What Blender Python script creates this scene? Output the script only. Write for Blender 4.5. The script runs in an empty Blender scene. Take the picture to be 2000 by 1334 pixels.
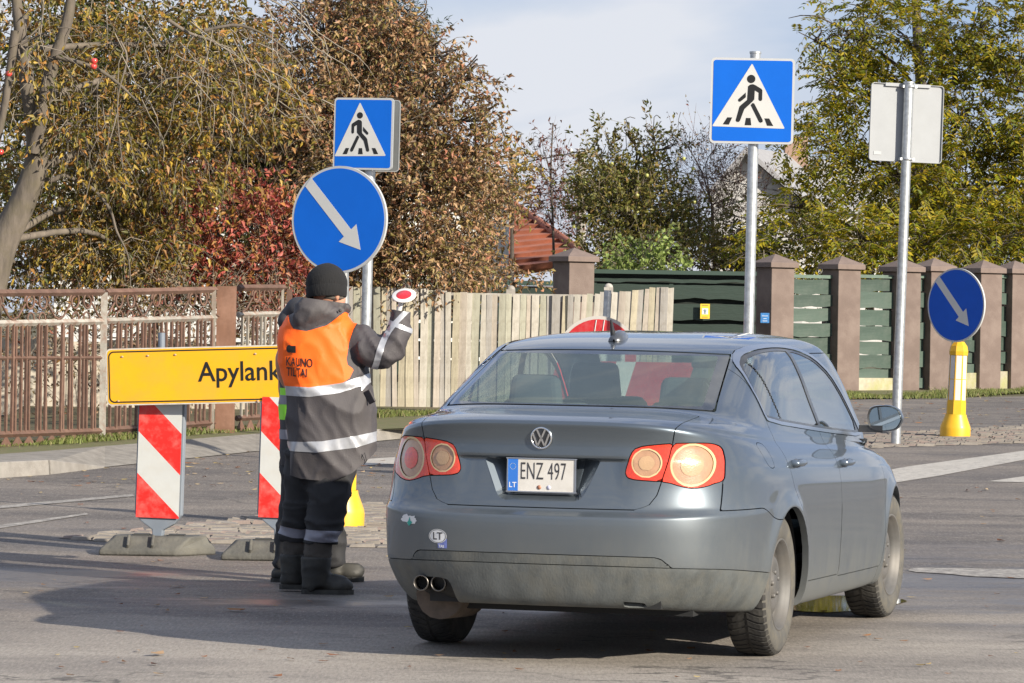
import bpy, math, random
import numpy as np
from mathutils import Vector, Matrix, noise as mnoise
from mathutils.bvhtree import BVHTree
R = math.radians
SC = bpy.context.scene
COL = SC.collection

# ---------------------------------------------------------------- camera, sky, sun, exposure
F_PX, CAM_H, ROLL, HOR = 7700.0, 1.52, R(0.9), 617.0
PITCH = math.atan((667.0 - HOR) / F_PX)
cam_data = bpy.data.cameras.new('camera')
cam = bpy.data.objects.new('camera', cam_data)
COL.objects.link(cam)
cam_data.sensor_width = 36.0
cam_data.lens = 36.0 * F_PX / 2000.0
cam_data.clip_start = 0.5
cam_data.clip_end = 3000.0
CAM_M = Matrix.Translation((0, 0, CAM_H)) @ Matrix.Rotation(R(90) - PITCH, 4, 'X') @ Matrix.Rotation(ROLL, 4, 'Z')
cam.matrix_world = CAM_M
SC.camera = cam

SUN_EL, SUN_AZ = R(22.5), R(132.0)      # azimuth clockwise from +Y: behind the photographer, to the right
world = bpy.data.worlds.new('World')
SC.world = world
world.use_nodes = True
nt = world.node_tree
nt.nodes.clear()
def wn(t, **k):
    n = nt.nodes.new(t)
    for a, b in k.items(): setattr(n, a, b)
    return n
w_out = wn('ShaderNodeOutputWorld'); w_bg = wn('ShaderNodeBackground')
sky = wn('ShaderNodeTexSky', sky_type='NISHITA', sun_disc=False, sun_elevation=SUN_EL, sun_rotation=SUN_AZ,
         altitude=50.0, air_density=1.0, dust_density=0.6, ozone_density=2.0)
tc = wn('ShaderNodeTexCoord')
mp = wn('ShaderNodeMapping'); mp.inputs['Scale'].default_value = (1.0, 1.0, 2.2)
cn = wn('ShaderNodeTexNoise'); cn.inputs['Scale'].default_value = 6.5; cn.inputs['Detail'].default_value = 6
cn.inputs['Roughness'].default_value = 0.5; cn.inputs['Distortion'].default_value = 0.35
cr = wn('ShaderNodeValToRGB')
cr.color_ramp.elements[0].position = 0.43; cr.color_ramp.elements[0].color = (0.12, 0.12, 0.12, 1)
cr.color_ramp.elements[1].position = 0.62; cr.color_ramp.elements[1].color = (0.95, 0.95, 0.95, 1)
bl = wn('ShaderNodeMix', data_type='RGBA'); bl.inputs['Factor'].default_value = 0.75
mx = wn('ShaderNodeMix', data_type='RGBA')
mx.inputs[7].default_value = (4.5, 4.65, 5.0, 1)
bl.inputs[7].default_value = (1.35, 2.0, 3.7, 1)
nt.links.new(tc.outputs['Generated'], mp.inputs['Vector']); nt.links.new(mp.outputs[0], cn.inputs['Vector'])
nt.links.new(cn.outputs['Fac'], cr.inputs['Fac']); nt.links.new(cr.outputs['Color'], mx.inputs[0])
nt.links.new(sky.outputs['Color'], bl.inputs[6]); nt.links.new(bl.outputs[2], mx.inputs[6])
nt.links.new(mx.outputs[2], w_bg.inputs['Color'])
w_bg.inputs['Strength'].default_value = 0.1
nt.links.new(w_bg.outputs[0], w_out.inputs[0])

sun_d = bpy.data.lights.new('sun', 'SUN'); sun_d.energy = 4.7; sun_d.angle = R(0.55); sun_d.color = (1.0, 0.91, 0.77)
sun = bpy.data.objects.new('sun', sun_d); COL.objects.link(sun)
S = Vector((math.sin(SUN_AZ) * math.cos(SUN_EL), math.cos(SUN_AZ) * math.cos(SUN_EL), math.sin(SUN_EL)))
sun.rotation_euler = S.to_track_quat('Z', 'Y').to_euler()
SC.view_settings.view_transform = 'Standard'
SC.view_settings.look = 'None'
SC.view_settings.gamma = 1.0
SC.view_settings.exposure = 0.80
SC.render.engine = 'CYCLES'
SC.cycles.max_bounces = 8
SC.cycles.transparent_max_bounces = 24

# ---------------------------------------------------------------- helpers: places
def ray(px, py):
    d = CAM_M.to_3x3() @ Vector(((px - 1000.0) / F_PX, -(py - 667.0) / F_PX, -1.0))
    return d / d.y
def P(px, py, Y): return Vector((0, 0, CAM_H)) + ray(px, py) * Y
def G(px, py, z=0.0):
    d = ray(px, py)
    return Vector((0, 0, CAM_H)) + d * ((z - CAM_H) / d.z)
def prj(v):
    q = CAM_M.inverted() @ Vector(v)
    return (1000 + F_PX * q.x / -q.z, 667 - F_PX * q.y / -q.z)

# ---------------------------------------------------------------- helpers: materials
MATS = {}
class NT:
    def __init__(s, m): s.t = m.node_tree
    def n(s, t, **k):
        x = s.t.nodes.new(t)
        for a, b in k.items():
            if a.startswith('i_'):
                x.inputs[a[2:].replace('_', ' ')].default_value = b
            else: setattr(x, a, b)
        return x
    def l(s, a, b): s.t.links.new(a, b)
def mat(name, col=(.5, .5, .5), rough=.6, metal=0.0, coat=0.0, spec=.5, var=0.0, vscale=8.0, bump=0.0, bscale=60.0,
        dirt=None, dirt_amt=0.5, dirt_scale=3.0, trans=0.0, emit=0.0, stretch=None):
    """principled material with colour variation, fine relief and blotchy wear"""
    if name in MATS: return MATS[name]
    m = bpy.data.materials.new(name); m.use_nodes = True; MATS[name] = m
    N = NT(m); b = m.node_tree.nodes['Principled BSDF']
    b.inputs['Base Color'].default_value = (*col, 1); b.inputs['Roughness'].default_value = rough
    b.inputs['Metallic'].default_value = metal; b.inputs['Coat Weight'].default_value = coat
    b.inputs['Coat Roughness'].default_value = 0.06; b.inputs['Specular IOR Level'].default_value = spec
    co = N.n('ShaderNodeTexCoord'); vec = co.outputs['Object']
    if stretch:
        mp = N.n('ShaderNodeMapping', i_Scale=stretch); N.l(vec, mp.inputs['Vector']); vec = mp.outputs[0]
    cur = None
    if var > 0:
        nz = N.n('ShaderNodeTexNoise', i_Scale=vscale, i_Detail=6.0, i_Roughness=0.6); N.l(vec, nz.inputs['Vector'])
        r = N.n('ShaderNodeMapRange'); r.inputs[1].default_value = .3; r.inputs[2].default_value = .7
        r.inputs[3].default_value = 1 - var; r.inputs[4].default_value = 1 + var
        N.l(nz.outputs['Fac'], r.inputs[0])
        oi = N.n('ShaderNodeObjectInfo'); r2 = N.n('ShaderNodeMapRange')
        r2.inputs[3].default_value = 1 - var * .5; r2.inputs[4].default_value = 1 + var * .5; N.l(oi.outputs['Random'], r2.inputs[0])
        mu = N.n('ShaderNodeMath', operation='MULTIPLY'); N.l(r.outputs[0], mu.inputs[0]); N.l(r2.outputs[0], mu.inputs[1])
        mm = N.n('ShaderNodeMix', data_type='RGBA', blend_type='MULTIPLY'); mm.inputs[0].default_value = 1
        mm.inputs[6].default_value = (*col, 1); N.l(mu.outputs[0], mm.inputs[7]); cur = mm.outputs[2]
    if dirt is not None:
        nz = N.n('ShaderNodeTexNoise', i_Scale=dirt_scale, i_Detail=8.0, i_Roughness=0.65); N.l(co.outputs['Object'], nz.inputs['Vector'])
        r = N.n('ShaderNodeMapRange'); r.inputs[1].default_value = .45; r.inputs[2].default_value = .72
        r.inputs[3].default_value = 0; r.inputs[4].default_value = dirt_amt; N.l(nz.outputs['Fac'], r.inputs[0])
        mm = N.n('ShaderNodeMix', data_type='RGBA'); N.l(r.outputs[0], mm.inputs[0])
        if cur: N.l(cur, mm.inputs[6])
        else: mm.inputs[6].default_value = (*col, 1)
        mm.inputs[7].default_value = (*dirt, 1); cur = mm.outputs[2]
    if cur: N.l(cur, b.inputs['Base Color'])
    if bump > 0:
        nz = N.n('ShaderNodeTexNoise', i_Scale=bscale, i_Detail=5.0); N.l(vec, nz.inputs['Vector'])
        bp = N.n('ShaderNodeBump', i_Strength=bump, i_Distance=0.01); N.l(nz.outputs['Fac'], bp.inputs['Height'])
        N.l(bp.outputs[0], b.inputs['Normal'])
    if trans: b.inputs['Transmission Weight'].default_value = trans
    if emit:
        b.inputs['Emission Color'].default_value = (*col, 1); b.inputs['Emission Strength'].default_value = emit
    return m

# ---------------------------------------------------------------- helpers: objects and shapes
def link(name, data, m=None, parent=None):
    o = bpy.data.objects.new(name, data); COL.objects.link(o)
    if m is not None and not data.materials: data.materials.append(m)
    if parent is not None: o.parent = parent
    return o
def tag(o, label=None, cat=None, group=None, kind=None):
    if label: o['label'] = label
    if cat: o['category'] = cat
    if group: o['group'] = group
    if kind: o['kind'] = kind
    return o
def empty(name, loc, rz=0.0):
    o = bpy.data.objects.new(name, None); COL.objects.link(o)
    o.location = loc; o.rotation_euler = (0, 0, rz); o.empty_display_size = .2
    return o
def copy_tree(o, parent=None):
    c = o.copy(); COL.objects.link(c); c.parent = parent
    for ch in [x for x in COL.objects if x.parent == o]: copy_tree(ch, c)
    return c
class MB:
    """collects shapes and links them as one mesh object"""
    def __init__(s): s.v = []; s.f = []; s.mi = []; s.sm = []
    def add(s, vs, fs, mi=0, smooth=False):
        o = len(s.v); s.v += [tuple(v) for v in vs]
        for f in fs: s.f.append(tuple(i + o for i in f)); s.mi.append(mi); s.sm.append(smooth)
        return s
    def box(s, c, d, mi=0, M=None, taper=1.0):
        x, y, z = d[0] / 2, d[1] / 2, d[2] / 2
        vs = [Vector((sx * x * (taper if sz > 0 else 1), sy * y * (taper if sz > 0 else 1), sz * z)) for sz in (-1, 1) for sy in (-1, 1) for sx in (-1, 1)]
        if M is not None: vs = [M @ v for v in vs]
        vs = [v + Vector(c) for v in vs]
        return s.add(vs, [(0, 2, 3, 1), (4, 5, 7, 6), (0, 1, 5, 4), (1, 3, 7, 5), (3, 2, 6, 7), (2, 0, 4, 6)], mi)
    def tube(s, pts, rad, n=10, mi=0, cap=True, smooth=True):
        pts = [Vector(p) for p in pts]
        if not hasattr(rad, '__len__'): rad = [rad] * len(pts)
        up = None; vs = []; fs = []
        for i, p in enumerate(pts):
            t = (pts[min(i + 1, len(pts) - 1)] - pts[max(i - 1, 0)]).normalized()
            if up is None:
                a = Vector((0, 0, 1)) if abs(t.z) < .9 else Vector((1, 0, 0))
                up = (a - t * a.dot(t)).normalized()
            else: up = (up - t * up.dot(t)).normalized()
            w = t.cross(up)
            for k in range(n):
                an = 2 * math.pi * k / n
                vs.append(p + (up * math.cos(an) + w * math.sin(an)) * rad[i])
        for i in range(len(pts) - 1):
            for k in range(n):
                k2 = (k + 1) % n
                fs.append((i * n + k, i * n + k2, (i + 1) * n + k2, (i + 1) * n + k))
        s.add(vs, fs, mi, smooth)
        if cap:
            o = len(pts) - 1
            s.add([vs[k] for k in range(n)], [tuple(reversed(range(n)))], mi)
            s.add([vs[o * n + k] for k in range(n)], [tuple(range(n))], mi)
        return s
    def lathe(s, prof, n=24, M=None, mi=0, smooth=True, rot=0.0):
        vs = []; fs = []
        for (r, z) in prof:
            for k in range(n):
                a = 2 * math.pi * k / n + rot
                v = Vector((r * math.cos(a), r * math.sin(a), z)); vs.append(M @ v if M is not None else v)
        for i in range(len(prof) - 1):
            for k in range(n):
                k2 = (k + 1) % n
                fs.append((i * n + k, i * n + k2, (i + 1) * n + k2, (i + 1) * n + k))
        return s.add(vs, fs, mi, smooth)
    def prism(s, poly, h, M=None, mi=0, z0=0.0):
        n = len(poly)
        vs = [Vector((x, y, z0)) for x, y in poly] + [Vector((x, y, z0 + h)) for x, y in poly]
        if M is not None: vs = [M @ v for v in vs]
        fs = [tuple(reversed(range(n))), tuple(range(n, 2 * n))] + [(i, (i + 1) % n, (i + 1) % n + n, i + n) for i in range(n)]
        return s.add(vs, fs, mi)
    def sphere(s, c, r, n=12, mi=0, M=None):
        rr = r if hasattr(r, '__len__') else (r, r, r)
        vs = []; fs = []; m = n // 2
        for i in range(m + 1):
            ph = math.pi * i / m
            for k in range(n):
                a = 2 * math.pi * k / n
                v = Vector((rr[0] * math.sin(ph) * math.cos(a), rr[1] * math.sin(ph) * math.sin(a), rr[2] * math.cos(ph)))
                if M is not None: v = M @ v
                vs.append(v + Vector(c))
        for i in range(m):
            for k in range(n):
                k2 = (k + 1) % n
                fs.append((i * n + k, (i + 1) * n + k, (i + 1) * n + k2, i * n + k2))
        return s.add(vs, fs, mi, True)
    def mesh(s, name, mats):
        me = bpy.data.meshes.new(name); me.from_pydata(s.v, [], s.f)
        for m in (mats if isinstance(mats, (list, tuple)) else [mats]): me.materials.append(m)
        me.polygons.foreach_set('material_index', s.mi); me.polygons.foreach_set('use_smooth', s.sm)
        me.update(); return me
    def build(s, name, mats, parent=None, loc=None):
        o = link(name, s.mesh(name, mats), None, parent)
        if loc is not None: o.location = loc
        return o
def bevel(o, w=.005, seg=2, ang=40):
    b = o.modifiers.new('bevel', 'BEVEL'); b.width = w; b.segments = seg; b.limit_method = 'ANGLE'; b.angle_limit = R(ang); return o
def rrect(w, h, r, n=5):
    out = []
    for cx, cy, a0 in ((w / 2 - r, h / 2 - r, 0), (-w / 2 + r, h / 2 - r, 90), (-w / 2 + r, -h / 2 + r, 180), (w / 2 - r, -h / 2 + r, 270)):
        for k in range(n + 1):
            a = R(a0 + 90.0 * k / n); out.append((cx + r * math.cos(a), cy + r * math.sin(a)))
    return out
def text_mesh(s, size, xs=1.0, depth=0.0, bold=0.0, spacing=1.0):
    cu = bpy.data.curves.new('txt', 'FONT'); cu.body = s; cu.size = size; cu.offset = bold; cu.extrude = depth
    cu.align_x = 'LEFT'; cu.resolution_u = 4; cu.space_character = spacing
    o = bpy.data.objects.new('txt', cu); COL.objects.link(o)
    dg = bpy.context.evaluated_depsgraph_get(); me = bpy.data.meshes.new_from_object(o.evaluated_get(dg))
    vs = np.empty(len(me.vertices) * 3); me.vertices.foreach_get('co', vs); vs = vs.reshape(-1, 3)
    vs[:, 0] *= xs; fs = [tuple(p.vertices) for p in me.polygons]
    bpy.data.objects.remove(o); bpy.data.curves.remove(cu); bpy.data.meshes.remove(me)
    return vs, fs
def soup(name, V, N, m, parent=None, loc=None):
    """triangle soup with given corner normals; V,N (n,3,3)"""
    n = len(V)
    me = bpy.data.meshes.new(name)
    if n:
        flat = V.reshape(-1, 3)
        key = np.round(np.concatenate([flat, N.reshape(-1, 3) * .02], 1), 5)
        uq, idx, inv = np.unique(key, axis=0, return_index=True, return_inverse=True)
        inv = inv.reshape(-1, 3); pv = flat[idx]
        ok = (inv[:, 0] != inv[:, 1]) & (inv[:, 1] != inv[:, 2]) & (inv[:, 0] != inv[:, 2])
        inv = inv[ok]; NN = N[ok]; n = len(inv)
        me.vertices.add(len(pv)); me.vertices.foreach_set('co', pv.astype(np.float32).ravel())
        me.loops.add(3 * n); me.loops.foreach_set('vertex_index', inv.astype(np.int32).ravel())
        me.polygons.add(n); me.polygons.foreach_set('loop_start', np.arange(0, 3 * n, 3, dtype=np.int32))
        me.polygons.foreach_set('loop_total', np.full(n, 3, dtype=np.int32))
        me.polygons.foreach_set('use_smooth', np.ones(n, dtype=bool))
        me.update(calc_edges=True)
        me.normals_split_custom_set(NN.reshape(-1, 3).tolist())
    o = link(name, me, m, parent)
    if loc is not None: o.location = loc
    return o
def nrm(a): return a / np.maximum(np.linalg.norm(a, axis=-1, keepdims=True), 1e-9)
def clip(T, f, wall=0.0, wnor=None):
    """keep the side f>0 of the triangle soup T=(V,N); f is given per corner. wall: depth of the cut's edge faces"""
    V, N = T; pos = f > 0; c = pos.sum(1)
    outV = [V[c == 3]]; outN = [N[c == 3]]; segs = []
    for cnt in (1, 2):
        s = c == cnt
        if not s.any(): continue
        v, n_, g, p = V[s], N[s], f[s], pos[s]
        k = (p if cnt == 1 else ~p).argmax(1); r = np.arange(len(v))
        i0, i1, i2 = k, (k + 1) % 3, (k + 2) % 3
        A, B, C = v[r, i0], v[r, i1], v[r, i2]; a, b, c_ = g[r, i0], g[r, i1], g[r, i2]
        An, Bn, Cn = n_[r, i0], n_[r, i1], n_[r, i2]
        t1 = (a / (a - b))[:, None]; t2 = (a / (a - c_))[:, None]
        AB = A + (B - A) * t1; AC = A + (C - A) * t2; ABn = nrm(An + (Bn - An) * t1); ACn = nrm(An + (Cn - An) * t2)
        if cnt == 1:
            outV.append(np.stack([A, AB, AC], 1)); outN.append(np.stack([An, ABn, ACn], 1)); segs.append((AB, AC, ABn, ACn))
        else:
            outV += [np.stack([AB, B, C], 1), np.stack([AB, C, AC], 1)]; outN += [np.stack([ABn, Bn, Cn], 1), np.stack([ABn, Cn, ACn], 1)]
            segs.append((AC, AB, ACn, ABn))
    if wall > 0:
        for p, q, pn, qn in segs:
            p2, q2 = p - pn * wall, q - qn * wall
            fn = nrm(np.cross(p2 - p, q - p)); fn3 = np.repeat(fn[:, None], 3, 1)
            outV += [np.stack([p, p2, q], 1), np.stack([q, p2, q2], 1)]; outN += [fn3, fn3]
    return np.concatenate(outV), np.concatenate(outN)
def sdpoly(px, py, poly):
    """signed distance, positive inside"""
    P_ = np.asarray(poly, float); x = px.ravel(); y = py.ravel()
    d = np.full(x.shape, 1e9); ins = np.zeros(x.shape, bool); n = len(P_)
    for i in range(n):
        a = P_[i]; b = P_[(i + 1) % n]; e = b - a; L = e @ e
        t = np.clip(((x - a[0]) * e[0] + (y - a[1]) * e[1]) / L, 0, 1)
        d = np.minimum(d, (x - a[0] - t * e[0]) ** 2 + (y - a[1] - t * e[1]) ** 2)
        cnd = (a[1] > y) != (b[1] > y)
        with np.errstate(divide='ignore', invalid='ignore'):
            xi = a[0] + (y - a[1]) * e[0] / e[1] if e[1] != 0 else x * 0
        ins ^= cnd & (x < xi)
    d = np.sqrt(d); d[~ins] *= -1
    return d.reshape(px.shape)
def smooth_poly(pts, it=2):
    """Chaikin rounding of a closed polygon"""
    p = np.asarray(pts, float)
    for _ in range(it):
        q = np.roll(p, -1, 0); p = np.stack([p * .8 + q * .2, p * .2 + q * .8], 1).reshape(-1, 2)
    return p
def sstep(a, b, x):
    t = np.clip((x - a) / (b - a), 0, 1); return t * t * (3 - 2 * t)
# ---------------------------------------------------------------- the car
def pchip(x, y, q):
    x = np.asarray(x, float); y = np.asarray(y, float); h = np.diff(x); d = np.diff(y) / h; m = np.zeros(len(x))
    m[1:-1] = np.where(d[:-1] * d[1:] > 0, 2 * d[:-1] * d[1:] / np.where(d[:-1] + d[1:] == 0, 1, d[:-1] + d[1:]), 0)
    m[0], m[-1] = d[0], d[-1]
    i = np.clip(np.searchsorted(x, q) - 1, 0, len(x) - 2); t = (q - x[i]) / h[i]
    return (2 * t**3 - 3 * t**2 + 1) * y[i] + (t**3 - 2 * t**2 + t) * h[i] * m[i] + (-2 * t**3 + 3 * t**2) * y[i + 1] + (t**3 - t**2) * h[i] * m[i + 1]
YAW = R(16.7); WB = 2.53
# rows from the sill up and over the roof:  v, z rear centre, z side (at y=0), side slope, y rear, half width, corner, rear bow, z front, y front
ROWS = np.array([
 (0.0, .290, .200, .000, -.93, .760, 3.6, .10, .21, 3.20),
 (0.5, .262, .205, -.005, -.99, .825, 3.8, .10, .20, 3.28),
 (1.0, .285, .235, -.010, -1.030, .855, 4.0, .10, .23, 3.33),
 (2.0, .370, .330, -.012, -1.065, .876, 4.8, .10, .35, 3.39),
 (3.0, .448, .430, -.015, -1.085, .884, 5.4, .095, .45, 3.41),
 (4.0, .530, .520, -.020, -1.095, .888, 5.4, .095, .52, 3.41),
 (5.0, .610, .610, -.020, -1.100, .890, 5.4, .095, .60, 3.40),
 (5.6, .652, .650, -.020, -1.098, .890, 5.4, .095, .64, 3.39),
 (6.0, .668, .672, -.020, -1.075, .890, 5.4, .095, .66, 3.38),
 (6.5, .690, .700, -.020, -1.050, .889, 5.4, .095, .69, 3.36),
 (7.5, .790, .780, -.025, -1.026, .884, 5.4, .095, .74, 3.30),
 (8.5, .885, .850, -.030, -1.022, .872, 5.4, .095, .79, 3.20),
 (8.7, .903, .860, -.030, -1.021, .868, 5.4, .095, .795, 3.17),
 (8.85, .911, .868, -.031, -1.020, .865, 5.4, .095, .80, 3.15),
 (9.3, .970, .895, -.032, -1.018, .855, 5.4, .095, .83, 3.08),
 (9.9, 1.025, .925, -.034, -1.026, .838, 5.4, .090, .86, 2.95),
 (10.3, 1.052, .945, -.036, -1.034, .824, 5.4, .090, .88, 2.85),
 (10.6, 1.066, .957, -.038, -1.028, .814, 5.4, .090, .90, 2.75),
 (10.9, 1.072, .968, -.040, -1.005, .806, 5.4, .090, .91, 2.70),
 (11.5, 1.085, .985, -.045, -.93, .798, 6.0, .09, .925, 2.64),
 (12.3, 1.098, 1.005, -.050, -.80, .790, 6, .10, .94, 2.60),
 (13.0, 1.113, 1.022, -.054, -.66, .784, 5.8, .11, .95, 2.57),
 (13.4, 1.124, 1.045, -.060, -.60, .778, 5.5, .12, .955, 2.53),
 (14.0, 1.160, 1.090, -.062, -.515, .764, 5.5, .12, .99, 2.56),
 (15.0, 1.242, 1.185, -.050, -.305, .733, 5.5, .115, 1.07, 2.42),
 (16.0, 1.326, 1.285, -.026, -.075, .700, 5.5, .11, 1.20, 2.18),
 (16.8, 1.382, 1.355, -.004, .09, .664, 5.5, .105, 1.29, 1.98),
 (17.3, 1.406, 1.390, .006, .225, .625, 5, .10, 1.34, 1.86),
 (18.0, 1.428, 1.415, .010, .43, .555, 4.5, .09, 1.385, 1.68),
 (19.0, 1.446, 1.440, .008, .73, .400, 3.6, .06, 1.42, 1.55),
 (20.0, 1.455, 1.453, .004, 1.08, .170, 2.5, .03, 1.445, 1.42),
 (20.6, 1.457, 1.4565, 0, 1.25, .002, 2, .0, 1.456, 1.30)])
NU = 96
def outline(row):
    _, zr, zs, sl, yr, w, n, bow, zf, yf = row
    yc = min(1.2, (yr + yf) / 2 + .2) if w > .3 else (yr + yf) / 2
    def quad(a, nn, sgn):
        th = np.linspace(0, math.pi / 2, 600); x = w * np.sin(th) ** (2 / nn); y = yc + sgn * a * np.cos(th) ** (2 / nn)
        s = np.concatenate([[0], np.cumsum(np.hypot(np.diff(x), np.diff(y)))]); q = np.linspace(0, s[-1], NU + 1)
        return np.interp(q, s, x), np.interp(q, s, y)
    xr, yr_ = quad(yc - yr, n, -1)
    xf, yf_ = quad(yf - yc, max(2.2, n * (.9 if row[0] < 13 else 1.5)), 1)
    x = np.concatenate([xr, xf[::-1][1:]]); y = np.concatenate([yr_, yf_[::-1][1:]])
    zsy = zs + sl * y
    rb = sstep(.55, 1.0, (x / max(w, 1e-6)) ** 1.5) if w > .01 else x * 0
    k = (x / max(w, 1e-6)) ** 3.5
    z = np.where(y < yc, zr * (1 - k) + zsy * k, 0)
    kf = np.clip((x / max(w, 1e-6)) ** 3, 0, 1)
    z = np.where(y >= yc, zf * (1 - kf) + zsy * kf, z)
    # rear bow in plan
    fr = np.clip((yc - y) / max(yc - yr, 1e-6), 0, 1)
    y = y + bow * (x / .72) ** 2 * fr ** 6
    # sides draw in towards the front
    x = x * (1 - .035 * sstep(1.8, 3.3, y)) * (1 - .0 * y)
    return np.stack([x, y, z], -1)
def car_surface():
    v = ROWS[:, 0]; q = []
    for i in range(len(v) - 1):
        m = max(3, int(round((v[i + 1] - v[i]) * 8)))
        q += list(np.linspace(v[i], v[i + 1], m, endpoint=False))
    q = np.array(q + [v[-1]])
    RI = np.stack([q] + [pchip(v, ROWS[:, c], q) for c in range(1, 10)], 1)
    Gd = np.stack([outline(r) for r in RI])            # (rows, cols, 3), right half
    # wheel arch lips
    for wy in (0.0, WB):
        rr = np.hypot(Gd[..., 1] - wy, Gd[..., 2] - .318)
        Gd[..., 0] += .016 * np.exp(-((rr - .36) / .05) ** 2) * sstep(.6, .75, Gd[..., 0]) * (Gd[..., 2] < .85)
    m = (Gd[..., 1] < -.6) & (Gd[..., 0] < .45)
    Gd[..., 1] += np.where(m, .024 * np.interp(Gd[..., 2], [.70, .80, .900, .911], [0, .45, 1, 0]) * (1 - sstep(.33, .41, Gd[..., 0])), 0)
    # tuck of the lower sill, shallow door crease
    du = np.gradient(Gd, axis=1); dv = np.gradient(Gd, axis=0)
    du[:, 0, 1:] = 0; du[:, -1, 1:] = 0
    Nn = nrm(np.cross(du, dv))
    Nn[-1] = (0, 0, 1)
    return Gd, Nn
GD, GN = car_surface()
def soup_of(Gd, Nn):
    a, b, c, d = Gd[:-1, :-1], Gd[:-1, 1:], Gd[1:, 1:], Gd[1:, :-1]
    an, bn, cn_, dn = Nn[:-1, :-1], Nn[:-1, 1:], Nn[1:, 1:], Nn[1:, :-1]
    V = np.concatenate([np.stack([a, b, c], 2).reshape(-1, 3, 3), np.stack([a, c, d], 2).reshape(-1, 3, 3)])
    N = np.concatenate([np.stack([an, bn, cn_], 2).reshape(-1, 3, 3), np.stack([an, cn_, dn], 2).reshape(-1, 3, 3)])
    V2 = V[:, ::-1].copy(); N2 = N[:, ::-1].copy(); V2[..., 0] *= -1; N2[..., 0] *= -1
    return np.concatenate([V, V2]), np.concatenate([N, N2])
CAR_T = soup_of(GD, GN)
def car_bvh():
    V = CAR_T[0].reshape(-1, 3)
    return BVHTree.FromPolygons([tuple(v) for v in V], [(3 * i, 3 * i + 1, 3 * i + 2) for i in range(len(V) // 3)])
CAR_LOC = Vector((.425, 18.09, 0)); CAR_MW = Matrix.Translation(CAR_LOC) @ Matrix.Rotation(-YAW, 4, 'Z'); CAR_MI = CAR_MW.inverted()
CAR_BVH = car_bvh()
def car_hit(px, py):
    o = CAR_MI @ Vector((0, 0, CAM_H)); d = (CAR_MI.to_3x3() @ ray(px, py)).normalized()
    return CAR_BVH.ray_cast(o, d)[0]
def paint_mat():
    m = bpy.data.materials.new('grey_blue_paint'); m.use_nodes = True; N = NT(m); b = m.node_tree.nodes['Principled BSDF']
    co = N.n('ShaderNodeTexCoord'); sx = N.n('ShaderNodeSeparateXYZ'); N.l(co.outputs['Object'], sx.inputs[0])
    # road film: thick low down, thin above, streaked
    mp = N.n('ShaderNodeMapping', i_Scale=(1, 1, .25)); N.l(co.outputs['Object'], mp.inputs[0])
    nz = N.n('ShaderNodeTexNoise', i_Scale=22.0, i_Detail=9.0, i_Roughness=.7); N.l(mp.outputs[0], nz.inputs['Vector'])
    n2 = N.n('ShaderNodeTexNoise', i_Scale=4.0, i_Detail=5.0, i_Roughness=.6); N.l(co.outputs['Object'], n2.inputs['Vector'])
    zr = N.n('ShaderNodeMapRange'); zr.inputs[1].default_value = .98; zr.inputs[2].default_value = .22; zr.inputs[3].default_value = .05; zr.inputs[4].default_value = 1.0
    N.l(sx.outputs['Z'], zr.inputs[0])
    pw = N.n('ShaderNodeMath', operation='POWER'); pw.inputs[1].default_value = 1.35; N.l(zr.outputs[0], pw.inputs[0])
    ad = N.n('ShaderNodeMath', operation='ADD'); N.l(nz.outputs['Fac'], ad.inputs[0]); N.l(n2.outputs['Fac'], ad.inputs[1])
    mu = N.n('ShaderNodeMath', operation='MULTIPLY', use_clamp=True); N.l(pw.outputs[0], mu.inputs[0]); N.l(ad.outputs[0], mu.inputs[1])
    sc = N.n('ShaderNodeMath', operation='MULTIPLY', use_clamp=True); sc.inputs[1].default_value = .66; N.l(mu.outputs[0], sc.inputs[0])
    mx = N.n('ShaderNodeMix', data_type='RGBA'); mx.inputs[6].default_value = (.115, .142, .170, 1); mx.inputs[7].default_value = (.14, .135, .115, 1)
    N.l(sc.outputs[0], mx.inputs[0]); N.l(mx.outputs[2], b.inputs['Base Color'])
    mt = N.n('ShaderNodeMapRange'); mt.inputs[3].default_value = .75; mt.inputs[4].default_value = .1; N.l(sc.outputs[0], mt.inputs[0]); N.l(mt.outputs[0], b.inputs['Metallic'])
    rg = N.n('ShaderNodeMapRange'); rg.inputs[3].default_value = .34; rg.inputs[4].default_value = .75; N.l(sc.outputs[0], rg.inputs[0]); N.l(rg.outputs[0], b.inputs['Roughness'])
    ct = N.n('ShaderNodeMapRange'); ct.inputs[1].default_value = .15; ct.inputs[2].default_value = .62; ct.inputs[3].default_value = .9; ct.inputs[4].default_value = .06; N.l(sc.outputs[0], ct.inputs[0]); N.l(ct.outputs[0], b.inputs['Coat Weight'])
    b.inputs['Coat Roughness'].default_value = .02
    return m
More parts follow.
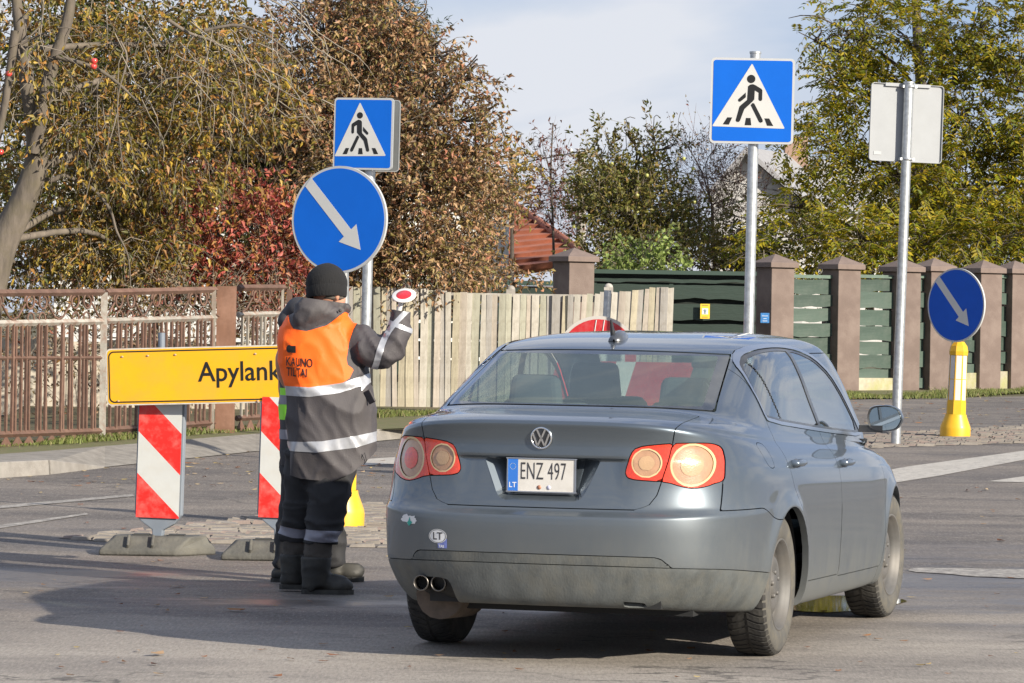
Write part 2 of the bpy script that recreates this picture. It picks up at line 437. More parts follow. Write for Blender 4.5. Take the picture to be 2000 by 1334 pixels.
def glass_mat(name, tint, dust, dcol=(.42, .52, .50), rough=.02, ior=1.5, gain=1.0):
    m = bpy.data.materials.new(name); m.use_nodes = True; N = NT(m); t = m.node_tree; t.nodes.clear()
    out = N.n('ShaderNodeOutputMaterial'); tr = N.n('ShaderNodeBsdfTransparent'); tr.inputs[0].default_value = (*tint, 1)
    gl = N.n('ShaderNodeBsdfGlossy'); gl.inputs['Roughness'].default_value = rough
    df = N.n('ShaderNodeBsdfDiffuse'); df.inputs[0].default_value = (*dcol, 1)
    fr = N.n('ShaderNodeFresnel'); ge = N.n('ShaderNodeNewGeometry'); io = N.n('ShaderNodeMapRange'); io.inputs[3].default_value = ior; io.inputs[4].default_value = 1 / ior; N.l(ge.outputs['Backfacing'], io.inputs[0]); N.l(io.outputs[0], fr.inputs[0])
    co = N.n('ShaderNodeTexCoord'); nz = N.n('ShaderNodeTexNoise', i_Scale=3.0, i_Detail=7.0); N.l(co.outputs['Object'], nz.inputs['Vector'])
    mr = N.n('ShaderNodeMapRange'); mr.inputs[3].default_value = dust * .6; mr.inputs[4].default_value = dust * 1.4; N.l(nz.outputs['Fac'], mr.inputs[0])
    a = N.n('ShaderNodeMixShader'); b = N.n('ShaderNodeMixShader')
    N.l(mr.outputs[0], a.inputs[0]); N.l(tr.outputs[0], a.inputs[1]); N.l(df.outputs[0], a.inputs[2])
    fm = N.n('ShaderNodeMath', operation='MULTIPLY', use_clamp=True); fm.inputs[1].default_value = gain; N.l(fr.outputs[0], fm.inputs[0]); N.l(fm.outputs[0], b.inputs[0]); N.l(a.outputs[0], b.inputs[1]); N.l(gl.outputs[0], b.inputs[2]); N.l(b.outputs[0], out.inputs[0])
    return m
PAINT = paint_mat()
GLASS = glass_mat('window_glass', (.58, .68, .66), .04, ior=2.3, gain=1.75)
RGLASS = glass_mat('dusty_rear_glass', (.78, .88, .85), .15, dcol=(.36, .46, .46), ior=1.5)
BLACKP = mat('black_trim', (.02, .021, .024), .3, var=.2, dirt=(.14, .14, .13), dirt_amt=.35, coat=.3)
RUBBER = mat('rubber_seal', (.015, .015, .015), .6)
DIRTYP = mat('dirty_bumper_plastic', (.075, .082, .082), .7, var=.25, vscale=14, dirt=(.13, .127, .108), dirt_amt=.65, dirt_scale=9, stretch=(1, 1, .4), bump=.15, bscale=120)
CHROME = mat('chrome', (.72, .74, .76), .14, 1.0, var=.05)
SATIN = mat('satin_trim', (.55, .58, .62), .28, 1.0)
REDL = mat('red_lens', (.60, .04, .015), .18, coat=.9, var=.2, vscale=70, bump=.12, bscale=220, dirt=(.35, .12, .07), dirt_amt=.3)
AMBL = mat('clear_amber_lens', (.40, .225, .13), .25, coat=.9, var=.15, vscale=30, bump=.12, bscale=260)
AMBC = mat('lens_centre', (.42, .27, .15), .2, coat=.9, var=.1, bump=.12, bscale=200)
RIML = mat('lens_rim', (.58, .42, .22), .3, coat=.8)
DARK = mat('dark_interior', (.012, .013, .014), .8)
car = empty('saloon_car', CAR_LOC, -YAW)
tag(car, 'dirty grey blue four door saloon seen from behind, stopped beside the road workers', 'car')
T = CAR_T
def FX(T): return T[0][..., 0], T[0][..., 1], T[0][..., 2]
def carve(f, g=.0022, wall=.012):
    """takes the region f>0 out of the shell; leaves a gap of 2g"""
    global T
    val = f(*FX(T)); part = clip(T, val - g, wall); T = clip(T, -val - g, wall); return part
def cpart(name, sp, m, parent=None): return soup(name, sp[0], sp[1], m, parent or car)
def offs(sp, d): return (sp[0] + sp[1] * d, sp[1])
def circ(cy, cz, r): return lambda x, y, z: r - np.hypot(y - cy, z - cz)
# inner dark shell, behind every joint
Vi, Ni = clip(CAR_T, 1.02 - CAR_T[0][..., 2]); Vi = Vi - Ni * .02
fi = np.minimum(np.hypot(Vi[..., 1], Vi[..., 2] - .318), np.hypot(Vi[..., 1] - WB, Vi[..., 2] - .318)) - .37
Vi, Ni = clip((Vi, Ni), fi); fi = np.maximum(.93 - Vi[..., 2], -Vi[..., 1] - .1)
Vi, Ni = clip((Vi, Ni), fi); fi = np.maximum.reduce([np.abs(Vi[..., 0]) - .31, .66 - Vi[..., 2], Vi[..., 2] - .94, Vi[..., 1] + .5]); Vi, Ni = clip((Vi, Ni), fi)
soup('inner_shell', Vi, Ni, DARK, car)
# wheel arch openings
for wy in (0.0, WB):
    v = FX(T); cut = np.where((np.abs(v[0]) > .4) & (v[2] < .75), np.hypot(v[1] - wy, v[2] - .325) - .352, 1.0); T = clip(T, cut, .03)
# lamps
RL = smooth_poly([(.378, .832), (.371, .855), (.40, .945), (.43, .965), (.565, .980), (.70, .982), (.737, .965), (.753, .90), (.757, .815), (.722, .806), (.70, .793), (.645, .783), (.59, .797), (.55, .812), (.40, .820)], 2)
SEAMX = ([.43, .48, .51, .525, .55, .565, .578, .60, .60], [.692, .712, .755, .81, .9, .98, 1.05, 1.12, 1.4])
def lamp_f(s, half):
    def f(x, y, z):
        a = sdpoly(x * s, z, RL); xs = np.interp(z, SEAMX[1], SEAMX[0])
        h = (x * s - xs) if half else (xs - x * s)
        return np.where((y < -.3) & (x * s > .2), np.minimum(a, h), -1.0)
    return f
for s in (1, -1):
    for half, c, r in ((1, (.642, .886), .094), (0, (.463, .893), .064)):
        lp = carve(lamp_f(s, half)); q = FX(lp)
        f = r - np.hypot(q[0] * s - c[0], q[2] - c[1]) * (1 if not half else 1)
        if half: f = r - np.hypot((q[0] * s - c[0]) * 1.13, q[2] - c[1])
        ring = clip(lp, f); q2 = FX(ring); f2 = (r * .90) - np.hypot((q2[0] * s - c[0]) * (1.13 if half else 1), q2[2] - c[1])
        lo = cpart('tail_lamp', clip(lp, -f), REDL)
        cpart('lens_ring', clip(ring, -f2), RIML, lo)
        inner = clip(ring, f2); q3 = FX(inner); f3 = r * .52 - np.hypot((q3[0] * s - c[0]) * (1.13 if half else 1), q3[2] - c[1])
        cpart('lens_bowl', offs(clip(inner, -f3), -.004), AMBL, lo); cpart('lens_centre', offs(clip(inner, f3), -.002), AMBC if s > 0 or not half else REDL, lo)
# boot lid with the number plate recess
def lid_f(x, y, z):
    xs = np.interp(z, SEAMX[1], SEAMX[0]); f = np.minimum(xs - np.abs(x), z - .691)
    return np.minimum(f, (-.628 + .12 * (x / .72) ** 2) - y)
lid = carve(lid_f)
REC = [(-.262, .899), (-.20, .755), (-.190, .738), (-.178, .726), (-.160, .720), (.160, .720), (.178, .726), (.190, .738), (.20, .755), (.262, .899), (.256, .904), (-.256, .904)]
q = FX(lid); fr_ = np.where(q[1] < -.9, sdpoly(q[0], q[2], REC), -1.0); lid = clip(lid, -fr_)
lido = cpart('boot_lid', lid, PAINT)
def rear_y(x, z):
    h = CAR_BVH.ray_cast(Vector((x, -3, z)), Vector((0, 1, 0)))[0]; return h.y if h else -1.0
rb = MB(); n = len(REC)
outer = [(x, rear_y(x, z), z) for x, z in REC]; inn = [(math.copysign(.178 if z > .8 else .166, x) if abs(x) > .17 else x * .96, (-.985 if z < .8 else -.935), z + (.026 if z < .8 else -.004)) for x, z in REC]
rb.add(outer + inn, [(i, (i + 1) % n, n + (i + 1) % n, n + i) for i in range(n)] + [tuple(range(n, 2 * n))])
rb.build('plate_recess', PAINT, car)
# rear bumper, its strip and the dark lower valance
def zlow(x, y): k = np.clip((np.abs(x) / .885), 0, 1) ** 3.5; return .448 * (1 - k) + (.425 - .03 * sstep(-.9, -.3, y)) * k
def bump_f(x, y, z):
    top = np.where(y < -.45, .688, .688 - .06 * sstep(-.45, -.22, y)); f = np.maximum(top - z, np.minimum(.751 - np.abs(x), .835 - z)); return np.minimum(f, -.1 - y)
bumper = carve(bump_f); q = FX(bumper); lowf = zlow(q[0], q[1]) - q[2]
valance = clip(bumper, lowf - .002, .012); bumper = clip(bumper, -lowf - .002, .012)
STRIP = [(-.60, .452), (-.565, .492), (.535, .492), (.59, .452), (.0, .452)]
q = FX(bumper); sf = np.where(q[1] < -.8, sdpoly(q[0], q[2] - (zlow(q[0], q[1]) - .448), [(-.60, .448), (-.565, .492), (.535, .492), (.59, .448)]), -1.0)
strip = clip(bumper, sf - .002, .01); bumper = clip(bumper, -sf - .002, .01)
cpart('rear_bumper', bumper, PAINT); cpart('bumper_strip', strip, DIRTYP)
q = FX(valance); ef = np.where(q[1] < -.7, sdpoly(q[0], q[2], smooth_poly([(-.60, .345), (-.595, .37), (-.43, .372), (-.40, .35), (-.37, .2), (-.62, .2)], 1)), -1.0)
valance = clip(valance, -ef, .05); q = FX(valance); tf = np.where(q[1] < -.7, sdpoly(q[0], q[2], [(.37, .265), (.375, .292), (.455, .288), (.475, .265)]), -1.0)
valance = clip(valance, -tf, .04); cpart('lower_valance', valance, DIRTYP)
# windows
def rearw(x, y, z):
    hw = np.interp(z, [1.11, 1.375], [.625, .548]); f = np.minimum(hw - np.abs(x), 1.370 - .012 * (x / .55) ** 2 - z); f = np.minimum(f, z - 1.126 + .014 * (np.abs(x) / .6) ** 4); return np.where(y < .75, f, -1.0)
rw = carve(rearw, .003); q = FX(rw); f = rearw(*q); q0 = np.interp(q[2], [1.11, 1.375], [.625, .548])
inner = np.minimum.reduce([q0 - np.abs(q[0]) - .045, 1.351 - q[2], q[2] - 1.132])
rwo = cpart('rear_window', clip(rw, inner), RGLASS); cpart('window_surround', clip(rw, -inner), mat('ceramic_band', (.03, .034, .038), .12, coat=1.0, var=.2, dirt=(.2, .2, .19), dirt_amt=.35), rwo)
def windscr(x, y, z): return np.where(y > 1.5, np.minimum.reduce([np.interp(z, [.95, 1.40], [.66, .54]) - np.abs(x), z - 1.0, 1.385 - z]), -1.0)
cpart('windscreen', carve(windscr), GLASS)
DLO = np.array([(.045, 1.050), (.02, 1.10), (.03, 1.22), (.10, 1.32), (.22, 1.372), (.40, 1.396), (.62, 1.405), (.85, 1.405), (1.12, 1.392), (1.40, 1.352), (1.66, 1.275), (1.90, 1.150), (2.12, .995), (2.16, .935), (1.22, .980)])
DLO = np.concatenate([smooth_poly(DLO, 1)])
def slope_x(ya, za, yb, zb): return lambda y, z: (y - ya) - (z - za) * (yb - ya) / (zb - za)
for s in (1, -1):
    def dlo(x, y, z): return np.where(x * s > .3, sdpoly(y, z, DLO), -1.0)
    w = carve(dlo, .001); q = FX(w); d = sdpoly(q[1], q[2], DLO)
    trim = clip(w, .017 - d); cpart('window_trim', offs(trim, .004), SATIN)
    w = clip(w, d - .017); q = FX(w); d = sdpoly(q[1], q[2], DLO); y, z = q[1], q[2]
    bp = slope_x(1.17, .98, .93, 1.37)(y, z); qp = slope_x(.335, 1.03, .215, 1.31)(y, z)
    fr = (y - 1.95) * .7 + .0 * z
    glassf = [np.minimum(d - .030, -qp - .011), np.minimum.reduce([d - .030, qp - .011, -bp - .032]), np.minimum.reduce([d - .030, bp - .026, 2.03 - y])]
    for gf in glassf: cpart('side_window', offs(clip(w, gf), -.003), GLASS)
    cpart('window_frame', clip(w, -np.maximum.reduce(glassf), .012), BLACKP)
# fuel flap, doors, wings, bonnet
flap = carve(lambda x, y, z: np.where(x > .3, .022 - np.maximum(-sdpoly(y, z, [(-.355, .975), (-.215, .955), (-.17, .87), (-.27, .865), (-.32, .885)]), -1) * 0 - 1 + 1 + np.minimum(sdpoly(y, z, smooth_poly([(-.37, .975), (-.235, .968), (-.195, .862), (-.265, .855), (-.315, .885)], 2)), 1) - .022, -1.0), .0015, .006)
cpart('fuel_flap', flap, PAINT)
RSEAM = ([1.06, .95, .86, .77, .68, .60, .50], [.03, .02, .045, .085, .17, .30, .40])
for s in (1, -1):
    def rdoor(x, y, z):
        ya = np.interp(z, RSEAM[0][::-1], RSEAM[1][::-1]); ya = np.where(z < .60, np.sqrt(np.maximum(.40 ** 2 - (z - .32) ** 2, .0)), ya)
        return np.where(x * s > .3, np.minimum.reduce([y - ya, 1.10 - y + (z > .98) * (-(z - .98) * .6), z - .318 + .01 * y]), -1.0)
    def fdoor(x, y, z):
        yb = np.interp(z, [.3, .5, .7, .9, 1.0], [2.13, 2.18, 2.22, 2.19, 2.14])
        return np.where(x * s > .3, np.minimum.reduce([y - 1.10 - (z > .98) * (-(z - .98) * .6), yb - y, z - .31 + .01 * y, 1.36 - z]), -1.0)
    cpart('rear_door', carve(rdoor), PAINT); cpart('front_door', carve(fdoor), PAINT)
    cpart('front_wing', carve(lambda x, y, z: np.where(x * s > .3, np.minimum.reduce([y - 2.1, 3.1 - y, .885 - z, z - .2]), -1.0)), PAINT)
cpart('bonnet', carve(lambda x, y, z: np.minimum.reduce([y - 2.25, .98 - z, z - .70])), PAINT)
cpart('body', T, PAINT)
# door handles
for s in (1, -1):
    for hy, hz, hx in ((.215, .868, .858), (1.27, .838, .863)):
        h = MB(); M = Matrix.Scale(s, 4, (1, 0, 0))
        h.sphere((s * (hx + .03), hy - .005, hz), (.017, .085, .0165), 14)
        h.sphere((s * (hx + .012), hy - .085, hz), (.03, .016, .017), 10); h.sphere((s * (hx + .012), hy + .065, hz), (.03, .02, .017), 10)
        h.build('door_handle', mat('handle_paint', (.13, .165, .21), .3, .6, coat=.6), car)
        c = MB(); c.sphere((s * (hx + .001), hy, hz - .012), (.006, .06, .032), 14); c.build('handle_cup', BLACKP, car)
# mirrors
for s in (1, -1):
    mb = MB(); c = Vector((s * .935, 1.90, 1.035)); MK = .80
    prof = smooth_poly([(-.10, -.052), (-.115, .02), (-.09, .072), (.02, .082), (.085, .06), (.112, .0), (.075, -.06), (-.02, -.075)], 2)
    rings = [(-.015, .99), (0.0, 1.04), (.03, 1.02), (.07, .9), (.10, .66), (.115, .3), (.118, .02)]
    vs = []; n = len(prof)
    for dy, k in rings: vs += [(c.x + s * p[0] * k * MK, c.y + dy, c.z + p[1] * k * MK * 1.08) for p in prof]
    fs = [(i * n + k, i * n + (k + 1) % n, (i + 1) * n + (k + 1) % n, (i + 1) * n + k) for i in range(len(rings) - 1) for k in range(n)]
    mb.add(vs, fs, 0, True); mb.box((s * .862, 1.92, .985), (.12, .06, .035), 1)
    ho = mb.build('door_mirror', [PAINT, BLACKP], car)
    g = MB(); g.add([(c.x + s * p[0] * .9 * MK, c.y - .006 , c.z + p[1] * .9 * MK * 1.08) for p in prof], [tuple(range(n))] if s < 0 else [tuple(reversed(range(n)))])
    r = MB(); r.add([(c.x + s * p[0] * MK, c.y - .0155, c.z + p[1] * MK * 1.08) for p in prof] + [(c.x + s * p[0] * .9 * MK, c.y - .005, c.z + p[1] * .9 * MK * 1.08) for p in prof], [(i, (i + 1) % n, n + (i + 1) % n, n + i) for i in range(n)])
    g.build('mirror_glass', mat('mirror', (.55, .6, .6), .03, 1.0), ho); r.build('mirror_rim', BLACKP, ho)
# badge on the boot lid: a ring with two letters of bars
BC = (.004, .992); by = rear_y(*BC)
BM = Matrix.Translation((BC[0], by - .004, BC[1])) @ Matrix.Rotation(R(90), 4, 'X') @ Matrix.Rotation(R(3), 4, 'X')
d = MB(); d.lathe([(0, .004), (.040, .004), (.047, .003), (.049, -.004)], 40, BM); bd = d.build('badge', mat('badge_black', (.015, .017, .022), .3, coat=.8), car)
rg = MB(); rg.lathe([(.0405, .003), (.0415, .008), (.046, .009), (.0495, .005), (.0500, -.004)], 48, BM); rg.build('badge_ring', CHROME, bd)
st = MB()
def stroke(a, b, w=.0078):
    a = Vector((*a, 0)); b = Vector((*b, 0)); dd = (b - a).normalized(); nn = Vector((-dd.y, dd.x, 0)) * w / 2
    st.prism([(a - nn)[:2], (b - nn)[:2], (b + nn)[:2], (a + nn)[:2]], .005, BM, z0=.003)
for pl in ([(-.0185, .0365), (-.0035, .004)], [(-.0035, .004), (.0035, .004)], [(.0035, .004), (.0185, .0365)],
           [(-.0365, .019), (-.0165, -.0345)], [(-.0165, -.0345), (0, .000)], [(0, .000), (.0165, -.0345)], [(.0165, -.0345), (.0365, .019)]):
    stroke(*pl)
st.build('badge_letters', CHROME, bd)
# number plate
PX0, PX1, PZ0, PZ1, PY = -.152, .156, .757, .902, -1.004
pm = MB(); pm.box(((PX0 + PX1) / 2, PY, (PZ0 + PZ1) / 2), (PX1 - PX0, .004, PZ1 - PZ0)); pl_ = pm.build('number_plate', mat('plate_white', (.62, .60, .56), .4, var=.06, dirt=(.4, .36, .3), dirt_amt=.3, dirt_scale=12), car); 
bb = MB(); bb.box((PX0 + .024, PY - .0028, (PZ0 + PZ1) / 2), (.046, .001, PZ1 - PZ0 - .006)); bb.build('plate_band', mat('plate_blue', (.03, .16, .55), .4), pl_)
fb = MB()
for c_, d_ in (((0, (PZ1 - PZ0) / 2), (PX1 - PX0 + .012, .008, .005)), ((0, -(PZ1 - PZ0) / 2), (PX1 - PX0 + .012, .008, .005)), (((PX1 - PX0) / 2, 0), (.005, .0075, PZ1 - PZ0)), ((-(PX1 - PX0) / 2, 0), (.005, .0075, PZ1 - PZ0))):
    fb.box(((PX0 + PX1) / 2 + c_[0], PY - .002, (PZ0 + PZ1) / 2 + c_[1]), d_)
fb.build('plate_frame', SATIN, pl_)
def flat_text(s, size, x, y, z, m, parent, name, xs=1.0, bold=0.0, spacing=1.0):
    vs, fs = text_mesh(s, size, xs, 0, bold, spacing); b = MB(); b.add([(x + v[0], y, z + v[1]) for v in vs], fs); return b.build(name, m, parent)
INK = mat('print_dark', (.035, .035, .04), .5)
flat_text('ENZ 497', .108, PX0 + .056, PY - .0036, .811, INK, pl_, 'lettering', .50, -.0008, 1.06)
flat_text('LT', .032, PX0 + .006, PY - .0042, .775, mat('print_white', (.7, .72, .75), .5), pl_, 'lettering', 1.0, .0004)
sb = MB()
for k in range(12):
    a = 2 * math.pi * k / 12; sb.lathe([(0, 0), (.0016, 0)], 5, Matrix.Translation((PX0 + .024 + .013 * math.cos(a), PY - .0042, .866 + .013 * math.sin(a))) @ Matrix.Rotation(R(90), 4, 'X'))
sb.build('plate_stars', mat('star_pale', (.55, .6, .5), .5), pl_)
for sx, cc in ((-.008, (.38, .17, .10)), (.036, (.55, .55, .68))):
    k = MB(); k.lathe([(0, .001), (.0095, .001), (.0095, 0)], 16, Matrix.Translation((sx, PY - .0032, .777)) @ Matrix.Rotation(R(90), 4, 'X')); k.build('plate_seal', mat('seal%d' % (sx > 0), cc, .4), pl_)
# stickers on the bumper
def on_rear(pts, lift=.0015): return [(x, rear_y(x, z) - lift, z) for x, z in pts]
def sticker(name, pts, m, parent=None, lift=.0015):
    c = (sum(p[0] for p in pts) / len(pts), sum(p[1] for p in pts) / len(pts)); b = MB(); n = len(pts)
    b.add(on_rear([c] + list(pts), lift), [(0, 1 + i, 1 + (i + 1) % n) for i in range(n)]); return b.build(name, m, parent or car)
SW = mat('sticker_white', (.66, .67, .68), .5, var=.08); 
random.seed(4)
pc = car_hit(799, 1014); rag = [(pc.x + (.046 + random.uniform(-.012, .008)) * math.cos(a) * (1 if abs(math.sin(a)) < .9 else .8), pc.z + (.021 + random.uniform(-.008, .005)) * math.sin(a)) for a in [2 * math.pi * k / 22 for k in range(22)]]
so = sticker('torn_sticker', rag, SW)
sticker('sticker_print', [(pc.x + .000, pc.z - .03), (pc.x - .012, pc.z - .014), (pc.x - .004, pc.z - .008), (pc.x + .004, pc.z + .012), (pc.x + .008, pc.z - .006), (pc.x + .02, pc.z - .012)], mat('teal_print', (.03, .33, .27), .5), so, .0025)
pc = car_hit(855, 1047)
so = sticker('country_sticker', [(pc.x + .045 * math.cos(a), pc.z + .031 * math.sin(a)) for a in [2 * math.pi * k / 28 for k in range(28)]] , SW)
ring = [(pc.x + r_ * .045 * math.cos(a), pc.z + r_ * .031 * math.sin(a)) for r_ in (.93, .87) for a in [2 * math.pi * k / 28 for k in range(28)]]
b = MB(); b.add(on_rear(ring, .0022), [(k, (k + 1) % 28, 28 + (k + 1) % 28, 28 + k) for k in range(28)]); b.build('sticker_ring', INK, so)
vs, fs = text_mesh('LT', .046, 1.0, 0, .0006); b = MB(); b.add(on_rear([(pc.x - .026 + v[0], pc.z - .015 + v[1]) for v in vs], .0023), fs); b.build('lettering', INK, so)
b = MB(); tg = on_rear([(pc.x + .0, pc.z - .030), (pc.x + .046, pc.z - .010), (pc.x + .046, pc.z - .052), (pc.x + .0, pc.z - .052)], .0012); b.add(tg, [(0, 1, 2, 3)]); b.build('sticker_tag', mat('tag_blue', (.16, .2, .5), .5, var=.3, vscale=60), so)
vs, fs = text_mesh('TAS', .016, 1.0, 0, .0006); b = MB(); b.add(on_rear([(pc.x + .004 + v[0], pc.z - .049 + v[1]) for v in vs], .0024), fs); b.build('lettering', SW, so)
# roof aerial
h = CAR_BVH.ray_cast(Vector((-.02, .30, 3)), Vector((0, 0, -1)))[0]
a = MB(); vs = []
for k, (yy, hw_, hh) in enumerate([(-.065, .005, .010), (-.055, .030, .026), (-.02, .036, .042), (.03, .034, .052), (.09, .028, .048), (.14, .018, .034), (.16, .005, .010)]):
    for j in range(9):
        t = math.pi * j / 8; vs.append((-.02 + hw_ * math.cos(t), .30 + yy, h.z - .006 + hh * math.sin(t) + .02 * max(0, yy)))
a.add(vs, [(i * 9 + j, i * 9 + j + 1, (i + 1) * 9 + j + 1, (i + 1) * 9 + j) for i in range(6) for j in range(8)], 0, True)
ao = a.build('roof_aerial', mat('aerial_grey', (.05, .055, .065), .3, coat=.5), car)
a = MB(); a.tube([(-.035, .275, h.z + .02), (-.04, .25, h.z + .095)], [.014, .005], 8); a.build('aerial_mast', BLACKP, ao)
# exhaust
for ex in (-.548, -.468):
    e = MB(); e.lathe([(.036, 0), (.037, .10), (.031, .10), (.030, -.004), (.034, -.006), (.036, 0)], 24, Matrix.Translation((ex, -.985, .342)) @ Matrix.Rotation(R(-90), 4, 'X')); e.build('exhaust_pipe', mat('exhaust_steel', (.16, .15, .14), .4, 1.0, var=.2), car)
    e = MB(); e.lathe([(0, 0), (.032, 0)], 16, Matrix.Translation((ex, -.93, .342)) @ Matrix.Rotation(R(90), 4, 'X')); e.build('pipe_bore', DARK, car)
RUST = mat('exhaust_box', (.09, .07, .055), .8, .2, var=.3, vscale=20)
e = MB(); e.tube([(-.50, -.86, .285), (-.50, -.5, .27)], [.11, .11], 16); o = e.build('silencer', RUST, car); o.scale = (1, 1, 1)
# underside
u = MB()
u.box((0, .9, .27), (1.25, 3.3, .10)); u.box((0, -.55, .31), (1.05, .75, .10)); u.tube([(-.66, 0, .30), (.66, 0, .30)], .04, 8); u.box((0, 1.25, .23), (1.45, 1.5, .04))
u.build('floor_pan', DARK, car)
# wheels
TYRE = mat('tyre', (.026, .025, .024), .82, var=.25, dirt=(.12, .11, .09), dirt_amt=.35, dirt_scale=10)
TSIDE = mat('dusty_sidewall', (.085, .082, .075), .85, var=.2, dirt=(.15, .132, .095), dirt_amt=.6, dirt_scale=14)
RIM = mat('dusty_steel_rim', (.125, .122, .118), .6, .35, var=.2, dirt=(.17, .15, .125), dirt_amt=.6)
def wheel_parts():
    X = Matrix.Rotation(R(90), 4, 'Y')      # lathe axis z -> +x (outer side)
    t = MB(); t.lathe([(.20, -.085), (.255, -.098), (.295, -.094), (.312, -.078), (.3175, -.04), (.318, 0), (.3175, .04), (.312, .078)], 96, X)
    s_ = MB(); s_.lathe([(.312, .078), (.3, .091), (.285, .096), (.255, .099), (.225, .096), (.206, .088), (.200, .082)], 96, X)
    tr = MB(); NB = 54
    for k in range(NB):
        a0 = 2 * math.pi * k / NB
        for sd in (-1, 1):
            pts = []
            for j, (xx, off) in enumerate([(.006, 0), (.036, .045), (.062, .075), (.082, .085), (.0915, .088)]):
                pts.append((xx * sd, a0 + off, [.3225, .3220, .3200, .3145, .300][j]))
            wd = 2 * math.pi / NB * .34
            vs = []
            for xx, an, rr in pts:
                for da in (-wd, wd):
                    for r_ in (rr, rr - .012):
                        vs.append((xx, r_ * math.cos(an + da), r_ * math.sin(an + da)))
            fs = []
            for j in range(len(pts) - 1):
                o = j * 4; p = o + 4; fs += [(o, o + 2, p + 2, p), (o + 1, o, p, p + 1), (o + 2, o + 3, p + 3, p + 2)]
            tr.add(vs, fs)
    rim = MB(); rim.lathe([(.212, .086), (.208, .094), (.200, .092), (.196, .074), (.186, .066), (.178, .045), (.172, .02), (.150, .022), (.142, .040), (.125, .058), (.095, .064), (.075, .058), (.060, .056), (.052, .066), (.035, .070), (0, .071)], 72, X)
    rim.lathe([(.172, .02), (.172, -.09), (.20, -.09)], 48, X)
    holes = MB()
    for k in range(16):
        a = 2 * math.pi * k / 16; c = Vector((.0345, .158 * math.cos(a), .158 * math.sin(a)))
        M = Matrix.Translation(c) @ Matrix.Rotation(a - R(90), 4, 'X') @ Matrix.Rotation(R(90), 4, 'Y')
        holes.lathe([(0, .0), (.017, .0), (.0185, -.010)], 12, M)
    bolts = MB()
    for k in range(5):
        a = 2 * math.pi * k / 5 + .3; bolts.lathe([(.011, 0), (.011, .014), (.008, .018), (0, .018)], 6, Matrix.Translation((.056, .056 * math.cos(a), .056 * math.sin(a))) @ X)
    return [('tyre_tread', t, TYRE), ('tyre_blocks', tr, TYRE), ('sidewall', s_, TSIDE), ('steel_rim', rim, RIM), ('vent_holes', holes, DARK), ('wheel_bolts', bolts, RIM)]
WP = [(n_, p.mesh(n_, m_)) for n_, p, m_ in wheel_parts()]
for wx, wy, st_ in ((.752, 0, 0), (-.752, 0, 0), (.758, WB, R(2)), (-.758, WB, R(2))):
    w = link('wheel', WP[0][1], None, car); w.location = (wx, wy, .3225); w.rotation_euler = (random.uniform(0, 1), 0, (0 if wx > 0 else math.pi) - st_)
    for n_, me in WP[1:]: c = link(n_, me, None, w); 
    if True:
        for c in [c for c in COL.objects if c.parent == w and c.name.split('.')[0] in ('tyre_blocks', 'vent_holes', 'wheel_bolts')]: c['kind'] = 'stuff'
    a = MB(); sx = 1 if wx > 0 else -1
    n = 24; vs = []; fs = []
    for k in range(n + 1):
        t = R(-5 + 190 * k / n); r_ = .372
        vs += [(sx * .84, wy + r_ * math.cos(t), .325 + r_ * math.sin(t)), (sx * .55, wy + r_ * math.cos(t), .325 + r_ * math.sin(t))]
    fs = [(2 * k, 2 * k + 1, 2 * k + 3, 2 * k + 2) for k in range(n)]
    vs.append((sx * .55, wy, .3)); c0 = len(vs) - 1; fs += [(2 * k + 1, c0, 2 * k + 3) for k in range(n)]
    vs = [(v[0] * (1 if abs(v[0]) < .8 else (.835 / .84)), v[1], v[2]) for v in vs]
    a.add(vs, fs); a.build('wheel_arch_liner', DARK, car)
# cabin
SEAT = mat('grey_seat_cloth', (.055, .065, .068), .9, var=.15)
TRIMB = mat('cabin_trim', (.16, .17, .165), .8)
cb = MB(); cb.box((0, -.22, 1.055), (1.24, .50, .03)); cb.build('parcel_shelf', SEAT, car)
for sx in (-.36, .36):
    for sy, kind in ((1.35, 'front'), (.32, 'rear')):
        b = MB(); b.box((0, 0, 0), (.50, .14, .62), M=Matrix.Rotation(R(-14), 4, 'X'), taper=.86); o = b.build('seat_back', SEAT, car, (sx, sy - .08, .80 + (.03 if kind == 'front' else .03))); bevel(o, .05, 3)
        b = MB(); b.box((0, 0, 0), (.27, .09, .19), taper=.85); o = b.build('headrest', SEAT, car, (sx, sy - .20, 1.205 if kind == 'front' else 1.155)); bevel(o, .035, 3)
        if kind == 'front':
            b = MB(); b.box((0, 0, 0), (.50, .5, .16)); o = b.build('seat_cushion', SEAT, car, (sx, sy + .2, .45)); bevel(o, .04, 3)
b = MB(); b.box((0, 2.15, .82), (1.3, .35, .24)); o = b.build('dashboard', SEAT, car); bevel(o, .05, 3)
b = MB(); b.tube([(-.36 + .18 * math.cos(t), 1.88 + .05 * math.sin(t), .90 + .17 * math.sin(t)) for t in [2 * math.pi * k / 20 for k in range(21)]], .015, 8, cap=False); b.build('steering_wheel', BLACKP, car)
b = MB(); b.box((0, 0, 0), (.21, .03, .065)); o = b.build('rear_view_mirror', TRIMB, car, (.07, 1.78, 1.305)); bevel(o, .015, 3)
b = MB(); b.box((0, .85, 1.0), (1.2, .05, .03)); 
random.seed(9); b = MB()
for k in range(9): b.sphere((.10 + k * .028 + random.uniform(-.02, .02), -.22 + random.uniform(-.05, .05), 1.085 + random.uniform(-.005, .01)), (random.uniform(.025, .05), .03, random.uniform(.012, .026)), 8, k % 2)
b.build('crumpled_blue_wrap', [mat('wrap_blue', (.12, .32, .6), .4), mat('wrap_pale', (.4, .55, .7), .4)], car)
